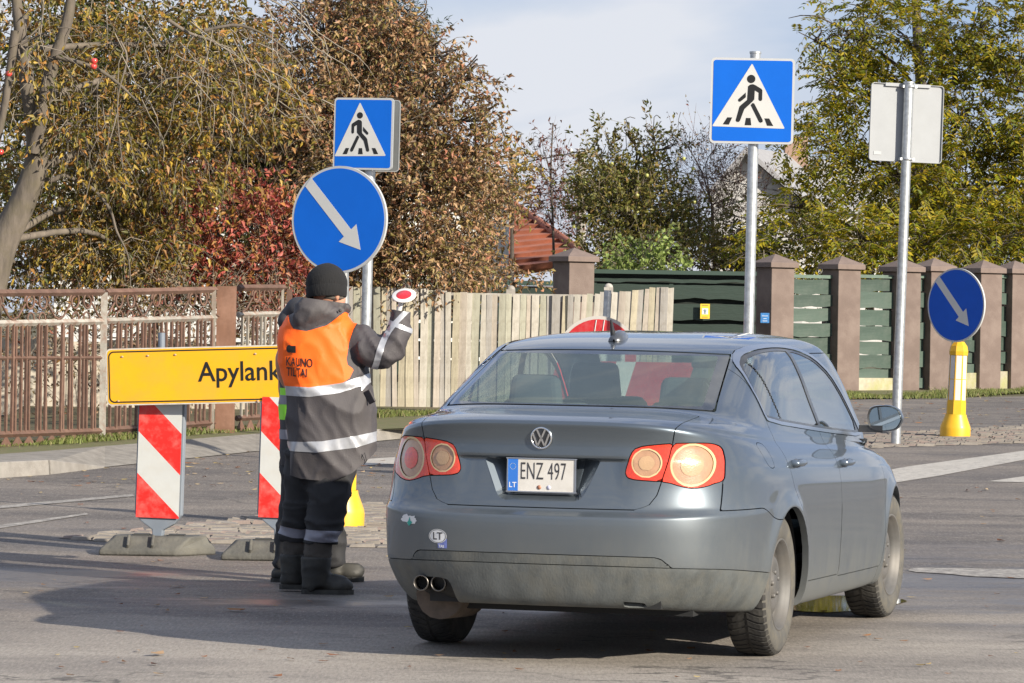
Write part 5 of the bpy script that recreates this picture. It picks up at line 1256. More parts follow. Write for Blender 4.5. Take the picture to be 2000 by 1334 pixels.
for px_, py_ in ((232, 697), (285, 695), (342, 693), (507, 691), (512, 783), (224, 784)):
    lp = M0.inverted() @ (P(px_, py_, Yb - .15) - mid); b = MB(); b.sphere(M0 @ Vector((lp.x, -.003, lp.z)), (.009, .004, .007), 10); b.build('rivet', mat('rivet_rust', (.45, .28, .18), .5, .3), db)
q1, q2 = P(314, 800, Yb) - mid + Vector((0, .06, 0)), P(314, 650, Yb) - mid + Vector((0, .06, 0))
b = MB(); b.tube([q1, q2], .022, 14); b.build('tube_post', PLG, db)
# ---------------------------------------------------------------- people
def fused(mb, voxel=.012, smooth=4, factor=.6):
    """one continuous skin around the collected shapes -> (V, N) triangle soup"""
    me = mb.mesh('tmp', DARK); o = bpy.data.objects.new('tmp', me); COL.objects.link(o)
    m = o.modifiers.new('r', 'REMESH'); m.mode = 'VOXEL'; m.voxel_size = voxel
    if smooth: k = o.modifiers.new('s', 'SMOOTH'); k.factor = factor; k.iterations = smooth
    dg = bpy.context.evaluated_depsgraph_get(); ev = o.evaluated_get(dg); d = ev.to_mesh(); d.calc_loop_triangles()
    v = np.empty(len(d.vertices) * 3); d.vertices.foreach_get('co', v); v = v.reshape(-1, 3)
    t = np.empty(len(d.loop_triangles) * 3, dtype=np.int32); d.loop_triangles.foreach_get('vertices', t); t = t.reshape(-1, 3)
    ev.to_mesh_clear(); bpy.data.objects.remove(o); bpy.data.meshes.remove(me); return v, t
def vnormals(v, t):
    n = np.zeros_like(v); f = np.cross(v[t[:, 1]] - v[t[:, 0]], v[t[:, 2]] - v[t[:, 0]])
    for k in range(3): np.add.at(n, t[:, k], f)
    return nrm(n)
def wrinkle(v, t, fn):
    n = vnormals(v, t); d = np.array([fn(*p) for p in v]); v = v + n * d[:, None]; return v, vnormals(v, t)
def to_soup(v, t, n): return v[t], n[t]
def ridge(x, y, z, s=0.0):
    a = 1 - abs(mnoise.noise(Vector((x, y, z + s)))) * 2.2; return max(0, a) ** 2
def ring_loft(mb, rings, n=28, e=2.4):
    """rings: centre, half width x, half depth y"""
    vs = []
    for (c, rx, ry) in rings:
        for k in range(n):
            a = 2 * math.pi * k / n; ca, sa = math.cos(a), math.sin(a)
            vs.append((c[0] + rx * math.copysign(abs(ca) ** (2 / e), ca), c[1] + ry * math.copysign(abs(sa) ** (2 / e), sa), c[2]))
    m = len(rings); mb.add(vs, [(i * n + k, i * n + (k + 1) % n, (i + 1) * n + (k + 1) % n, (i + 1) * n + k) for i in range(m - 1) for k in range(n)] + [tuple(reversed(range(n))), tuple(range((m - 1) * n, m * n))], 0, True)
def tube_fine(mb, pts, rads, n=18, sub=5):
    P_ = [Vector(p) for p in pts]; out = []; rr = []
    for i in range(len(P_) - 1):
        p0, p1, p2, p3 = P_[max(i - 1, 0)], P_[i], P_[i + 1], P_[min(i + 2, len(P_) - 1)]
        for k in range(sub):
            t = k / sub; out.append(.5 * ((2 * p1) + (p2 - p0) * t + (2 * p0 - 5 * p1 + 4 * p2 - p3) * t * t + (3 * p1 - p0 - 3 * p2 + p3) * t ** 3)); rr.append(rads[i] * (1 - t) + rads[i + 1] * t)
    out.append(P_[-1]); rr.append(rads[-1]); mb.tube(out, rr, n)
JACK = mat('dark_grey_workwear', (.058, .052, .056), .68, var=.16, vscale=4, dirt=(.12, .105, .09), dirt_amt=.3, bump=.15, bscale=140)
JACKD = mat('black_workwear', (.020, .020, .022), .8, var=.2, vscale=5, bump=.15, bscale=140)
ORNG = mat('fluorescent_orange', (1.0, .135, .004), .62, var=.04, vscale=5, bump=.08, bscale=120)
LIME = mat('fluorescent_lime', (.30, .80, .05), .65, var=.05)
REFL = mat('reflective_tape', (.46, .47, .50), .34, .35, var=.12, vscale=12, dirt=(.3, .29, .27), dirt_amt=.4, dirt_scale=10)
REFD = mat('worn_reflective_tape', (.22, .22, .26), .45, .2, var=.15)
BOOTM = mat('rubber_boot', (.018, .018, .016), .62, var=.2, dirt=(.09, .08, .06), dirt_amt=.4, dirt_scale=9)
LININ = mat('boot_lining', (.060, .052, .044), .92, var=.2, bump=.3)
SKIN = mat('skin', (.52, .26, .17), .5, var=.06)
WOOL = mat('black_wool', (.010, .010, .011), .95, bump=.5, bscale=180, stretch=(1, 1, .15))
HAIR = mat('grey_hair', (.10, .085, .07), .8)
PXM = 361.0
def person(basepx, Y0, label):
    b0 = G(*basepx); b0 = Vector((b0.x, Y0, 0)); r = empty('person', b0); tag(r, label, 'person', 'road workers standing beside the car'); return r, (lambda px, py, dy=0.0: P(px, py, Y0 + dy) - b0)
def body_mesh(r, L, head, hr, chest, hips, legs, arms, hands, face_dir):
    """the continuous figure under the clothes: skin meets at neck and wrists"""
    b = MB(); h = Vector(head)
    b.sphere(h + Vector((0, 0, .01)), (hr * .92, hr * 1.05, hr * 1.18), 20); fd = Vector(face_dir).normalized(); sd = Vector((fd.y, -fd.x, 0))
    b.sphere(h + fd * .035 - Vector((0, 0, .055)), (hr * .72, hr * .78, hr * .78), 16)
    b.sphere(h + fd * (hr + .012) - Vector((0, 0, .022)), (.016, .016, .022), 8); b.sphere(h + fd * (hr + .002) - Vector((0, 0, .0)), (.015, .015, .028), 8)
    b.sphere(h + fd * (hr - .006) - Vector((0, 0, .062)), (.024, .024, .011), 8); b.sphere(h + fd * (hr - .01) - Vector((0, 0, .10)), (.026, .026, .02), 8)
    for s_ in (-1, 1): b.sphere(h + sd * s_ * hr * .92 - Vector((0, 0, .03)) + fd * .0, (.016, .024, .034), 10)
    tube_fine(b, [h - Vector((0, 0, .05)), h - Vector((0, 0, .14)), chest], [.058, .06, .10]); tube_fine(b, [chest, (Vector(chest) + Vector(hips)) / 2, hips], [.15, .15, .14])
    for lg in legs: tube_fine(b, [hips] + lg, [.10, .075, .06, .045, .04])
    for a_ in arms: tube_fine(b, [Vector(chest) + Vector((0, 0, .04))] + a_, [.09, .055, .045, .036, .026])
    for wp, dirn, up in hands:
        w = Vector(wp); d = Vector(dirn).normalized(); u = Vector(up).normalized(); s_ = d.cross(u).normalized()
        b.sphere(w + d * .04, (.036, .024, .042), 12); lens = (.062, .072, .067, .052)
        for k in range(4):
            o = w + d * .07 + s_ * (-.028 + .0185 * k); f = lens[k]
            tube_fine(b, [o - d * .03, o, o + d * f * .38 + u * .006, o + d * f * .52 + u * f * .42, o + d * f * .25 + u * f * .62], [.010, .010, .0095, .009, .0075], 8, 3)
        o = w + d * .02 - s_ * .034; tube_fine(b, [o, o - s_ * .014 + d * .024 + u * .01, o - s_ * .006 + d * .048 + u * .030], [.013, .011, .009], 8, 3)
    v, t = fused(b, .0075, 2); n = vnormals(v, t); o = soup('body', v[t], n[t], SKIN, r)
    e = MB()
    for s_ in (-1, 1): e.sphere(h + fd * (hr - .004) + sd * s_ * .031 - Vector((0, 0, -.006)), (.011, .011, .008), 8)
    e.build('eyes', mat('eye_dark', (.03, .02, .015), .2), r); return o
# --- the man with the orange vest
m1, L = person((628, 1160), 21.35, 'man in black knit hat and orange vest over a grey jacket, raising a signal disc')
HEAD = L(640, 565, .02)
body_mesh(m1, L, HEAD, .098, L(622, 680, .05), L(628, 900, .05), [[L(640, 960, .0), L(622, 1060, -.02), L(617, 1120, -.02), L(617, 1150, -.02)], [L(600, 960, .10), L(577, 1050, .15), L(575, 1110, .15), L(575, 1142, .15)]],
          [[L(725, 680, -.05), L(762, 690, -.07), L(780, 650, -.06), L(783, 625, -.06)], [L(560, 690, .16), L(565, 745, .28), L(600, 750, .42), L(615, 745, .46)]],
          [(L(778, 648, -.065), (.12, -.1, 1), (-.8, -.6, .1)), (L(615, 745, .46), (.9, .4, 0), (0, .2, 1))], (.80, .60, 0))
j = MB(); rr = []
for py, xl, xr, dp, dy in ((962, 575, 705, .155, .05), (935, 570, 728, .170, .05), (900, 566, 737, .178, .05), (860, 566, 740, .185, .05), (800, 560, 736, .190, .05), (750, 553, 724, .19, .05), (705, 546, 716, .185, .045), (668, 542, 708, .175, .04), (640, 548, 697, .155, .035), (618, 560, 682, .125, .03), (600, 585, 665, .09, .02)):
    a_, c_ = L(xl, py, dy), L(xr, py, dy); rr.append((((a_.x + c_.x) / 2, dy, a_.z), (c_.x - a_.x) / 2 - .004, dp))
ring_loft(j, rr)
tube_fine(j, [L(660, 662, .03), L(697, 668, -.02), L(728, 684, -.06), L(757, 684, -.08), L(774, 657, -.07), L(781, 628, -.065), L(785, 600, -.065)], [.085, .096, .092, .082, .072, .060, .055])
tube_fine(j, [L(600, 658, .08), L(578, 672, .14), L(582, 710, .22), L(590, 752, .32), L(610, 752, .42)], [.09, .085, .078, .066, .05])
# hood folded on the shoulders, collar
vs = MB(); j.sphere(L(611, 606, -.075), (.112, .085, .092), 20, M=Matrix.Rotation(R(-22), 4, 'Y')); j.sphere(L(590, 620, -.085), (.055, .06, .065), 14); j.sphere(L(640, 610, -.07), (.085, .06, .055), 16, M=Matrix.Rotation(R(28), 4, 'Y'))
j.sphere(L(634, 592, .03), (.105, .105, .05), 18); j.sphere(L(676, 600, .03), (.035, .05, .028), 12, M=Matrix.Rotation(R(30), 4, 'Y'))
v, t = fused(j, .0115, 5)
axA, axB = np.array(L(700, 672, -.02)), np.array(L(760, 690, -.07))
hem = [(560, 926), (590, 934), (650, 939), (690, 922), (720, 897), (742, 872)]; hx = [L(a, b).x for a, b in hem]; hz = [L(a, b).z for a, b in hem]
zb_, zc_ = L(650, 755).z, L(650, 640).z
def wr(x, y, z):
    sleeve = x > L(700, 700).x and z > L(700, 735).z
    if sleeve: return .015 * ridge(x * 9 + z * 9, y * 6, x * 2 - z * 3, 3) - .004 + .004 * ridge(x * 20, y * 16, z * 20, 5)
    low = z < zb_; a = .026 if low else .011
    if z > L(600, 640).z: return .007 * ridge(x * 12, y * 9, z * 14, 9) - .003
    return a * (ridge(x * 4.5 + z * 2.2, y * 3, z * 2.0, 1) - .35) + .007 * ridge(x * 12 + z * 5, y * 8, z * 6, 7)
v, n = wrinkle(v, t, wr); J = (v[t], n[t])
J = clip(J, J[0][..., 2] - np.interp(J[0][..., 0], hx, hz), .02)
cuffc, cuffn = np.array(L(783, 607, -.06)), np.array([.12, 0, .99]); J = clip(J, -((J[0] - cuffc) @ cuffn), .02)
def polyL(pts): return [(L(a, b).x, L(a, b).z) for a, b in pts]
def take(S, f, wall=.0): return clip(S, f, wall), clip(S, -f, 0)
X_, Z_ = lambda S: S[0][..., 0], lambda S: S[0][..., 2]
jk = None
wb = polyL([(500, 752), (556, 753), (607, 756), (669, 747), (720, 729.5), (735, 722), (735, 742), (720, 748.5), (664, 767), (607, 774), (559, 772), (500, 770)])
lb = polyL([(500, 862), (566, 862), (631, 860.5), (696, 850), (737, 842), (755, 838), (755, 856), (738, 860.5), (696, 873), (620, 882), (569, 880), (500, 878)])
b1, J = take(J, sdpoly(X_(J), Z_(J), wb)); b2, J = take(J, sdpoly(X_(J), Z_(J), lb))
cA = np.array([L(742, 692).x, L(742, 692).z]); nA = np.array([.86, -.51]); q = np.stack([X_(J), Z_(J)], -1)
fA_ = np.minimum(.0155 - np.abs((q - cA) @ nA + .02 * np.sin((q[..., 1] - cA[1]) * 14)), X_(J) - L(708, 700).x); b3, J = take(J, fA_)
cB = np.array([L(773, 634).x, L(773, 634).z]); nB = np.array([.36, .93]); q = np.stack([X_(J), Z_(J)], -1)
fB_ = np.minimum.reduce([.0125 - np.abs((q - cB) @ nB), X_(J) - L(742, 640).x, Z_(J) - L(760, 655).z]); b4, J = take(J, fB_)
vp = polyL([(520, 640), (537, 640), (552, 622), (600, 590), (660, 600), (681, 613), (700, 627), (692, 643), (683, 670), (678, 700), (680, 712), (692, 721), (684, 738), (669, 748), (607, 757), (556, 754), (520, 752)])
hoodf = np.hypot((X_(J) - L(611, 606).x) / .128, (Z_(J) - L(611, 606).z) / .108) - 1.0
hood_poly = polyL([(560, 560), (561, 600), (566, 628), (575, 642), (600, 647), (640, 636), (665, 616), (680, 604), (700, 596), (700, 550)])
vf = np.minimum(sdpoly(X_(J), Z_(J), vp), -sdpoly(X_(J), Z_(J), hood_poly)); vest, J = take(J, vf)
jo = soup('jacket', J[0], J[1], JACK, m1)
vo = soup('vest_panel', vest[0] + vest[1] * .003, vest[1], ORNG, m1)
for S in (b1, b2, b3, b4): soup('reflective_band', S[0] + S[1] * .003, S[1], REFL, jo)
# print on the vest, laid on the cloth
allv = np.concatenate([vest[0].reshape(-1, 3)]); VB = BVHTree.FromPolygons([tuple(p) for p in allv], [(3 * i, 3 * i + 1, 3 * i + 2) for i in range(len(allv) // 3)])
def drape(vs, fs, name, m, par):
    """fine grid copy of a flat print, pushed onto the cloth"""
    out = []
    for x, z in vs:
        hs = [VB.ray_cast(Vector((x + a_, -2, z + c_)), Vector((0, 1, 0)))[0] for a_ in (-.012, 0, .012) for c_ in (-.012, 0, .012)]; hs = [h.y for h in hs if h] or [-.13]; out.append((x, min(hs) - .005, z))
    b = MB(); b.add(out, fs); return b.build(name, m, par)
def vest_text(s, size, px, py, px2, py2, bold=.0008):
    vs, fs = text_mesh(s, size, 1, 0, bold); w = vs[:, 0].max(); a_ = L(px, py); c_ = L(px2, py2); k = (c_.x - a_.x) / w; sl = (c_.z - a_.z) / (c_.x - a_.x)
    drape([(a_.x + v_[0] * k, a_.z + v_[1] + sl * v_[0] * k) for v_ in vs], fs, 'lettering', SBLACK, vo)
vest_text('KAUNO', .066, 560, 713, 613, 717); vest_text('TILTAI', .066, 561, 733, 602, 736)
c = L(567, 681); drape([(c.x + .016 * math.cos(a_), c.z + .021 * math.sin(a_)) for a_ in [6.283 * i / 16 for i in range(16)]], [tuple(range(16))], 'print_dot', SBLACK, vo)
a_, c_ = L(571, 675), L(580, 689); drape([(a_.x, a_.z), (c_.x, a_.z), (c_.x, c_.z), (a_.x, c_.z)], [(0, 3, 2, 1)], 'print_block', SBLACK, vo)
# pocket flap, toggle cord
b = MB(); a_ = L(722, 775, -.10); b.box(a_, (.05, .012, .075), M=Matrix.Rotation(R(-28), 4, 'Y') @ Matrix.Rotation(R(-40), 4, 'Z')); o = b.build('pocket_flap', JACK, jo); bevel(o, .005, 2)
b = MB(); b.tube([L(711, 905, -.10), L(706, 893, -.11), L(712, 884, -.12), L(716, 900, -.11), L(710, 908, -.10)], .0022, 5); b.build('drawcord', JACKD, jo)
b = MB(); b.sphere(L(664, 607, -.115), (.009, .006, .008), 8); b.build('snap_button', BOOTM, jo)
# trousers
k = MB(); tube_fine(k, [L(650, 880, .03), L(646, 930, .01), L(640, 985, -.02), L(630, 1030, -.03), L(627, 1062, -.03)], [.150, .130, .108, .092, .090]); tube_fine(k, [L(600, 880, .09), L(597, 930, .10), L(588, 985, .12), L(580, 1030, .14), L(577, 1058, .15)], [.125, .115, .098, .080, .077])
v, t = fused(k, .0115, 4); zk = L(600, 1025).z
v, n = wrinkle(v, t, lambda x, y, z: .014 * (ridge(x * 5 + z * 4, y * 5, z * 8, 2) - .3) + (.012 * ridge(x * 3, y * 3, z * 16, 4) if z < zk + .12 else 0))
K = (v[t], n[t]); K = clip(K, Z_(K) - L(620, 1062).z, .015)
kb = polyL([(540, 1028), (570, 1033), (591, 1036), (595, 1033), (630, 1034), (665, 1036), (680, 1036), (680, 1054), (662, 1057), (630, 1057), (593, 1053), (570, 1052), (540, 1044)])
kk, K = take(K, sdpoly(X_(K), Z_(K), kb)); tr = soup('trousers', K[0], K[1], JACKD, m1); soup('reflective_band', kk[0] + kk[1] * .003, kk[1], REFD, tr)
def boot(r, L, cx, ytop, ysole, xtoe, dy, w, m=BOOTM, sole=True, shaftw=None):
    b = MB(); f = shaftw or .082; top = L(cx, ytop, dy); bot = L(cx, ysole, dy); toe = L(xtoe, ysole, dy); ln = toe.x - bot.x; h = top.z - bot.z
    tube_fine(b, [top, top.lerp(bot, .45), top.lerp(bot, .80), Vector((bot.x + .0, bot.y, bot.z + .055))], [f, f * .92, f * .86, .062])
    b.sphere((bot.x - .012, bot.y, bot.z + .05), (.068, .052, .050), 16); b.sphere((bot.x + ln * .40, bot.y, bot.z + .062), (.105, .050, .052), 16); b.sphere((bot.x + ln - .078, bot.y - .005, bot.z + .047), (.078, .054, .046), 16)
    v, t = fused(b, .009, 3); v[:, 2] = np.maximum(v[:, 2], bot.z + .018 if sole else bot.z)
    v, n = wrinkle(v, t, lambda x, y, z: .004 * ridge(x * 6, y * 6, z * 14, 3) * (1 if z > bot.z + .09 else .2))
    S = (v[t], n[t]); S = clip(S, top.z - S[0][..., 2], .02); o = soup('boot', S[0], S[1], m, r)
    s_ = MB(); pr = [(bot.x - .078, -.035), (bot.x - .06, -.052), (bot.x + .05, -.050), (bot.x + ln * .6, -.058), (bot.x + ln - .03, -.045), (bot.x + ln, -.015), (bot.x + ln, .015), (bot.x + ln - .03, .045), (bot.x + ln * .6, .056), (bot.x + .05, .046), (bot.x - .06, .046), (bot.x - .078, .03)]
    s_.prism([(x, y + bot.y) for x, y in pr], .028, z0=0); so = s_.build('sole', m, o); so.location.z = bot.z + .001; return o
o = boot(m1, L, 617, 1086, 1161, 691, -.03, 0, shaftw=.084); o = boot(m1, L, 574, 1082, 1151, 640, .15, 0, shaftw=.076)
for cx, dy, f, yt, yb in ((621, -.03, .077, 1048, 1100), (576, .15, .066, 1045, 1095)):
    b = MB(); tube_fine(b, [L(cx + 2, yt, dy), L(cx, (yt + yb) / 2, dy), L(cx - 2, yb, dy)], [f, f * .98, f * .92]); v, t = fused(b, .011, 2); v, n = wrinkle(v, t, lambda x, y, z: .006 * ridge(x * 7, y * 7, z * 20, 6)); soup('boot_liner', v[t], n[t], LININ, m1)
# knit hat
b = MB(); b.sphere(L(638, 553, .02), (.112, .122, .108), 28, M=Matrix.Rotation(R(-8), 4, 'Y')); v, t = fused(b, .008, 2); v, n = wrinkle(v, t, lambda x, y, z: .003 * ridge(x * 8, y * 8, z * 4, 1)); c0 = np.array(L(638, 553, .02)); hn = np.array([-.05, .10, 1.0])
H = (v[t], n[t]); f = (H[0] - c0) @ hn + .070; H = clip(H, f, .012); ho = soup('knit_hat', H[0], H[1], WOOL, m1)
b = MB(); n_ = 40; vs = []
for k_ in range(n_):
    a_ = 6.28318 * k_ / n_
    for rr_, zz in ((1.0, -.080), (1.04, -.072), (1.05, -.045), (1.045, -.018), (1.0, -.008)):
        x, y = .108 * rr_ * math.cos(a_) * .985, .120 * rr_ * math.sin(a_) * .985; vs.append((c0[0] + x, c0[1] + y, c0[2] + zz + .05 * x - .10 * y))
b.add(vs, [(k_ * 5 + i, ((k_ + 1) % n_) * 5 + i, ((k_ + 1) % n_) * 5 + i + 1, k_ * 5 + i + 1) for k_ in range(n_) for i in range(4)], 0, True); b.build('hat_brim', WOOL, ho)
b = MB(); b.sphere(L(645, 580, .01), (.080, .088, .026), 14); b.build('hair', HAIR, m1)
# signal disc held up in the right hand
pc = L(789, 577, -.10) + m1.location; pd = empty('signal_disc', pc); tag(pd, 'small white signal disc with a red centre, held up above the grey sleeve', 'signal paddle')
up = Vector((-.10, -.56, .82)).normalized(); Mq = up.to_track_quat('Z', 'Y').to_matrix().to_4x4()
b = MB(); b.lathe([(0, .004), (.062, .004), (.066, .001), (.066, -.004), (.062, -.006), (0, -.006)], 36, Mq); b.build('disc', mat('disc_white', (.72, .70, .67), .4, coat=.3), pd)
b = MB(); b.lathe([(0, .0055), (.041, .0055), (.042, .004)], 32, Mq); b.build('red_centre', mat('disc_red', (.68, .02, .03), .35, coat=.5), pd)
g = L(775, 622, -.07) + m1.location - pc; e = L(783, 592, -.10) + m1.location - pc
b = MB(); b.tube([e * .9, e * 1.0, e.lerp(g, .5), g], [.011, .013, .014, .013], 12); b.build('handle', mat('disc_white', (.7, .7, .68), .4), pd)
# --- the second worker, mostly hidden
m2, L = person((600, 1133), 22.25, 'worker in dark clothes with a lime band, almost hidden behind the orange vest')
body_mesh(m2, L, L(633, 572, .02), .092, L(605, 680, .05), L(610, 900, .05), [[L(590, 960, .0), L(575, 1050, -.02), L(562, 1100, -.02), L(556, 1125, -.02)], [L(620, 960, .08), L(640, 1050, .08), L(650, 1100, .08), L(655, 1122, .08)]],
          [[L(570, 700, .0), L(560, 770, .05), L(590, 800, .2), L(600, 800, .25)], [L(660, 700, .1), L(670, 760, .2), L(660, 800, .3), L(655, 800, .33)]], [(L(600, 800, .25), (.9, .3, 0), (0, .3, 1)), (L(655, 800, .33), (.9, .3, 0), (0, .3, 1))], (.85, .5, 0))
j = MB(); rr = []
for py, xl, xr, dp in ((925, 548, 690, .15), (905, 547, 692, .16), (850, 546, 693, .17), (800, 546, 690, .17), (750, 547, 686, .17), (700, 549, 680, .165), (660, 549, 676, .155), (635, 552, 670, .13), (612, 562, 660, .11), (592, 585, 650, .085)):
    a_, c_ = L(xl, py, 0), L(xr, py, 0); rr.append((((a_.x + c_.x) / 2, .03, a_.z), (c_.x - a_.x) / 2, dp))
ring_loft(j, rr); j.sphere(L(586, 603, -.03), (.085, .09, .065), 16); j.sphere(L(560, 625, .0), (.05, .07, .06), 14)
tube_fine(j, [L(574, 648, .0), L(568, 700, -.02), L(566, 760, .04), L(585, 790, .18)], [.075, .068, .058, .05])
tube_fine(j, [L(650, 645, .06), L(665, 700, .12), L(668, 760, .22), L(655, 790, .32)], [.075, .07, .062, .05])
v, t = fused(j, .0125, 4); v, n = wrinkle(v, t, lambda x, y, z: .011 * (ridge(x * 6 + z * 3, y * 5, z * 4, 11) - .3)); J = (v[t], n[t]); J = clip(J, Z_(J) - L(600, 909).z, .015)
def zone(S, y0, y1): return take(S, np.minimum(L(545, y0).z - Z_(S), Z_(S) - L(545, y1).z))
a1, J = zone(J, 771, 789); a2, J = zone(J, 838, 857); a3, J = zone(J, 724, 741); g1, J = zone(J, 757, 819)
jo = soup('jacket', J[0], J[1], mat('dark_jacket', (.04, .04, .046), .7, var=.2, vscale=4), m2); soup('vest_panel', g1[0] + g1[1] * .003, g1[1], LIME, m2)
for S in (a1, a2, a3): soup('reflective_band', S[0] + S[1] * .004, S[1], REFL if S is a3 else REFD, jo)
k = MB(); tube_fine(k, [L(592, 890, .02), L(583, 950, .0), L(573, 1010, -.02), L(562, 1060, -.02), L(556, 1112, -.02)], [.13, .105, .088, .074, .066]); tube_fine(k, [L(625, 890, .06), L(632, 960, .07), L(642, 1020, .08), L(650, 1070, .08), L(655, 1108, .08)], [.13, .10, .085, .074, .066])
v, t = fused(k, .0125, 3); v, n = wrinkle(v, t, lambda x, y, z: .016 * (ridge(x * 5, y * 5, z * 9, 5) - .3)); soup('trousers', v[t], n[t], JACKD, m2)
boot(m2, L, 655, 1100, 1135, 711, .08, 0, shaftw=.055); boot(m2, L, 556, 1103, 1139, 612, -.02, 0, shaftw=.055)
b = MB(); b.sphere(L(633, 560, .02), (.10, .11, .095), 20); b.build('knit_hat', WOOL, m2)
# ---------------------------------------------------------------- houses beyond
def wall_mat(n, c, **k): return mat(n, c, .9, var=.08, dirt=(c[0] * .6, c[1] * .58, c[2] * .52), dirt_amt=.4, dirt_scale=1.2, bump=.3, bscale=30, **k)
TILE = mat('orange_roof_tile', (.33, .115, .065), .8, var=.3, vscale=5, dirt=(.16, .07, .05), dirt_amt=.6, dirt_scale=2.5, bump=.3)
def hip_house(name, label, rl, rr, el, er, Yr, Ye, wallm, rows, basez=.4):
    """ridge ends rl, rr at depth Yr; front eave el, er at depth Ye (pixels)"""
    A, B, C, D = P(*rl, Yr), P(*rr, Yr), P(*el, Ye), P(*er, Ye); org = Vector(((C.x + D.x) / 2, Ye, basez)); root = empty(name, org); tag(root, label, 'house')
    A, B, C, D = A - org, B - org, C - org, D - org; dep = (Yr - Ye) * 2; C2, D2 = C + Vector((0, dep, 0)), D + Vector((0, dep, 0))
    for i in range(rows):
        t0, t1 = i / rows, (i + 1.12) / rows; t1 = min(1, t1); b = MB(); nrm_ = Vector((0, -.5, .8)) * .10
        p = [C.lerp(A, t0), D.lerp(B, t0), D.lerp(B, t1), C.lerp(A, t1)]; b.add([p[0] + nrm_, p[1] + nrm_, p[2] + nrm_ * .15, p[3] + nrm_ * .15, p[0] - nrm_ * .3, p[1] - nrm_ * .3], [(0, 1, 2, 3), (4, 5, 1, 0)])
        q = [D.lerp(B, t0), D2.lerp(B, t0), D2.lerp(B, t1), D.lerp(B, t1)]; n2 = Vector((.6, 0, .7)) * .10; b.add([q[0] + n2, q[1] + n2, q[2] + n2 * .15, q[3] + n2 * .15], [(0, 1, 2, 3)])
        q = [C2.lerp(A, t0), C.lerp(A, t0), C.lerp(A, t1), C2.lerp(A, t1)]; n2 = Vector((-.6, 0, .7)) * .10; b.add([q[0] + n2, q[1] + n2, q[2] + n2 * .15, q[3] + n2 * .15], [(0, 1, 2, 3)]); b.build('tile_course', TILE, root)
    b = MB(); b.tube([A + Vector((0, 0, .08)), B + Vector((0, 0, .08))], .09, 8); b.tube([B + Vector((0, 0, .05)), D + Vector((0, 0, .1))], .08, 8); b.tube([A + Vector((0, 0, .05)), C + Vector((0, 0, .1))], .08, 8); b.build('ridge_tiles', TILE, root)
    b = MB(); z = min(C.z, D.z) - .1; b.add([C2 * 1, D2, B, A], [(0, 1, 2, 3)]); b.build('rear_slope', TILE, root)
    b = MB(); ins = .45; x0, x1 = C.x + ins, D.x - ins; b.box(((x0 + x1) / 2, dep / 2, z / 2), (x1 - x0, dep - 2 * ins, z)); b.build('wall', wallm, root)
    for fx in (.25, .6):
        wx = x0 + (x1 - x0) * fx; b = MB(); b.box((wx, ins - .02, z * .62), (1.1, .06, 1.1)); w = b.build('window', mat('window_frame_white', (.6, .6, .58), .5), root)
        b = MB(); b.box((wx, ins - .055, z * .62), (.92, .02, .92)); b.build('pane', mat('window_pane_dark', (.03, .035, .04), .08), w)
    return root, org
h1, o1 = hip_house('tiled_house', 'low house with an orange hipped tile roof behind the brown pillar', (955, 405), (1012, 410), (850, 545), (1150, 512), 78, 73.5, wall_mat('house_wall_dark', (.20, .15, .12)), 11)
h2, o2 = hip_house('tiled_house', 'farther orange tile roof glimpsed through the brown apple tree', (700, 225), (815, 262), (600, 330), (905, 345), 100, 95, wall_mat('house_wall_cream', (.45, .42, .36)), 8)
b = MB(); cpos = P(970, 322, 96) - o2; b.box((cpos.x, 1.2, cpos.z - 1.0), (.14, .3, 2.6), 0); b.build('chimney', mat('chimney_brick', (.50, .22, .17), .9), h2)
b = MB(); b.box((cpos.x, 1.0, cpos.z - .9), (.15, .32, 1.8), 0); b.build('chimney_shaft', mat('chimney_white', (.72, .70, .68), .8), h2)
def gable_house(name, label, apex, wl, wr, Y, wallm, roofm, depth=9, basez=.4):
    A, Lp, Rp = P(*apex, Y), P(*wl, Y), P(*wr, Y); org = Vector((A.x, Y, basez)); root = empty(name, org); tag(root, label, 'house'); A, Lp, Rp = A - org, Lp - org, Rp - org; dv = Vector((3.5, depth, 0))
    b = MB(); b.add([(Lp.x, 0, 0), (Rp.x, 0, 0), Rp, A, Lp, Vector((Rp.x, 0, 0)) + dv, Rp + dv, Vector((Lp.x, 0, 0)) + dv, Lp + dv], [(0, 1, 2, 3, 4), (1, 5, 6, 2), (7, 0, 4, 8)]); b.build('wall', wallm, root)
    up = Vector((0, 0, .14)); ov = Vector((0, -.35, 0))
    for q in (Lp, Rp):
        e = A + (q - A) * 1.08; b = MB(); p = [e + ov, A + ov, A + dv, e + dv]; b.add(p + [v + up for v in p], [(0, 1, 2, 3), (7, 6, 5, 4), (0, 4, 5, 1), (1, 5, 6, 2), (2, 6, 7, 3), (3, 7, 4, 0)]); b.build('roof', roofm, root)
    b = MB(); b.box((A.x + 1.4, 3, A.z - .1), (.55, .55, 1.3)); b.build('chimney', mat('chimney_brick_dull', (.30, .20, .15), .9), root)
    if name == 'white_house': return root
    b = MB(); b.box((A.x + .2, -.03, A.z * .55), (.9, .06, 1.2)); w = b.build('window', mat('window_frame_white', (.6, .6, .58), .5), root); b = MB(); b.box((A.x + .2, -.07, A.z * .55), (.72, .02, 1.0)); b.build('pane', mat('window_pane_dark', (.03, .035, .04), .08), w)
    return root
gable_house('grey_house', 'grey rendered gabled house behind the bare shrubs right of centre', (1455, 300), (1390, 375), (1570, 400), 92, wall_mat('grey_render', (.42, .41, .40)), mat('asbestos_roof', (.27, .27, .28), .9, var=.1))
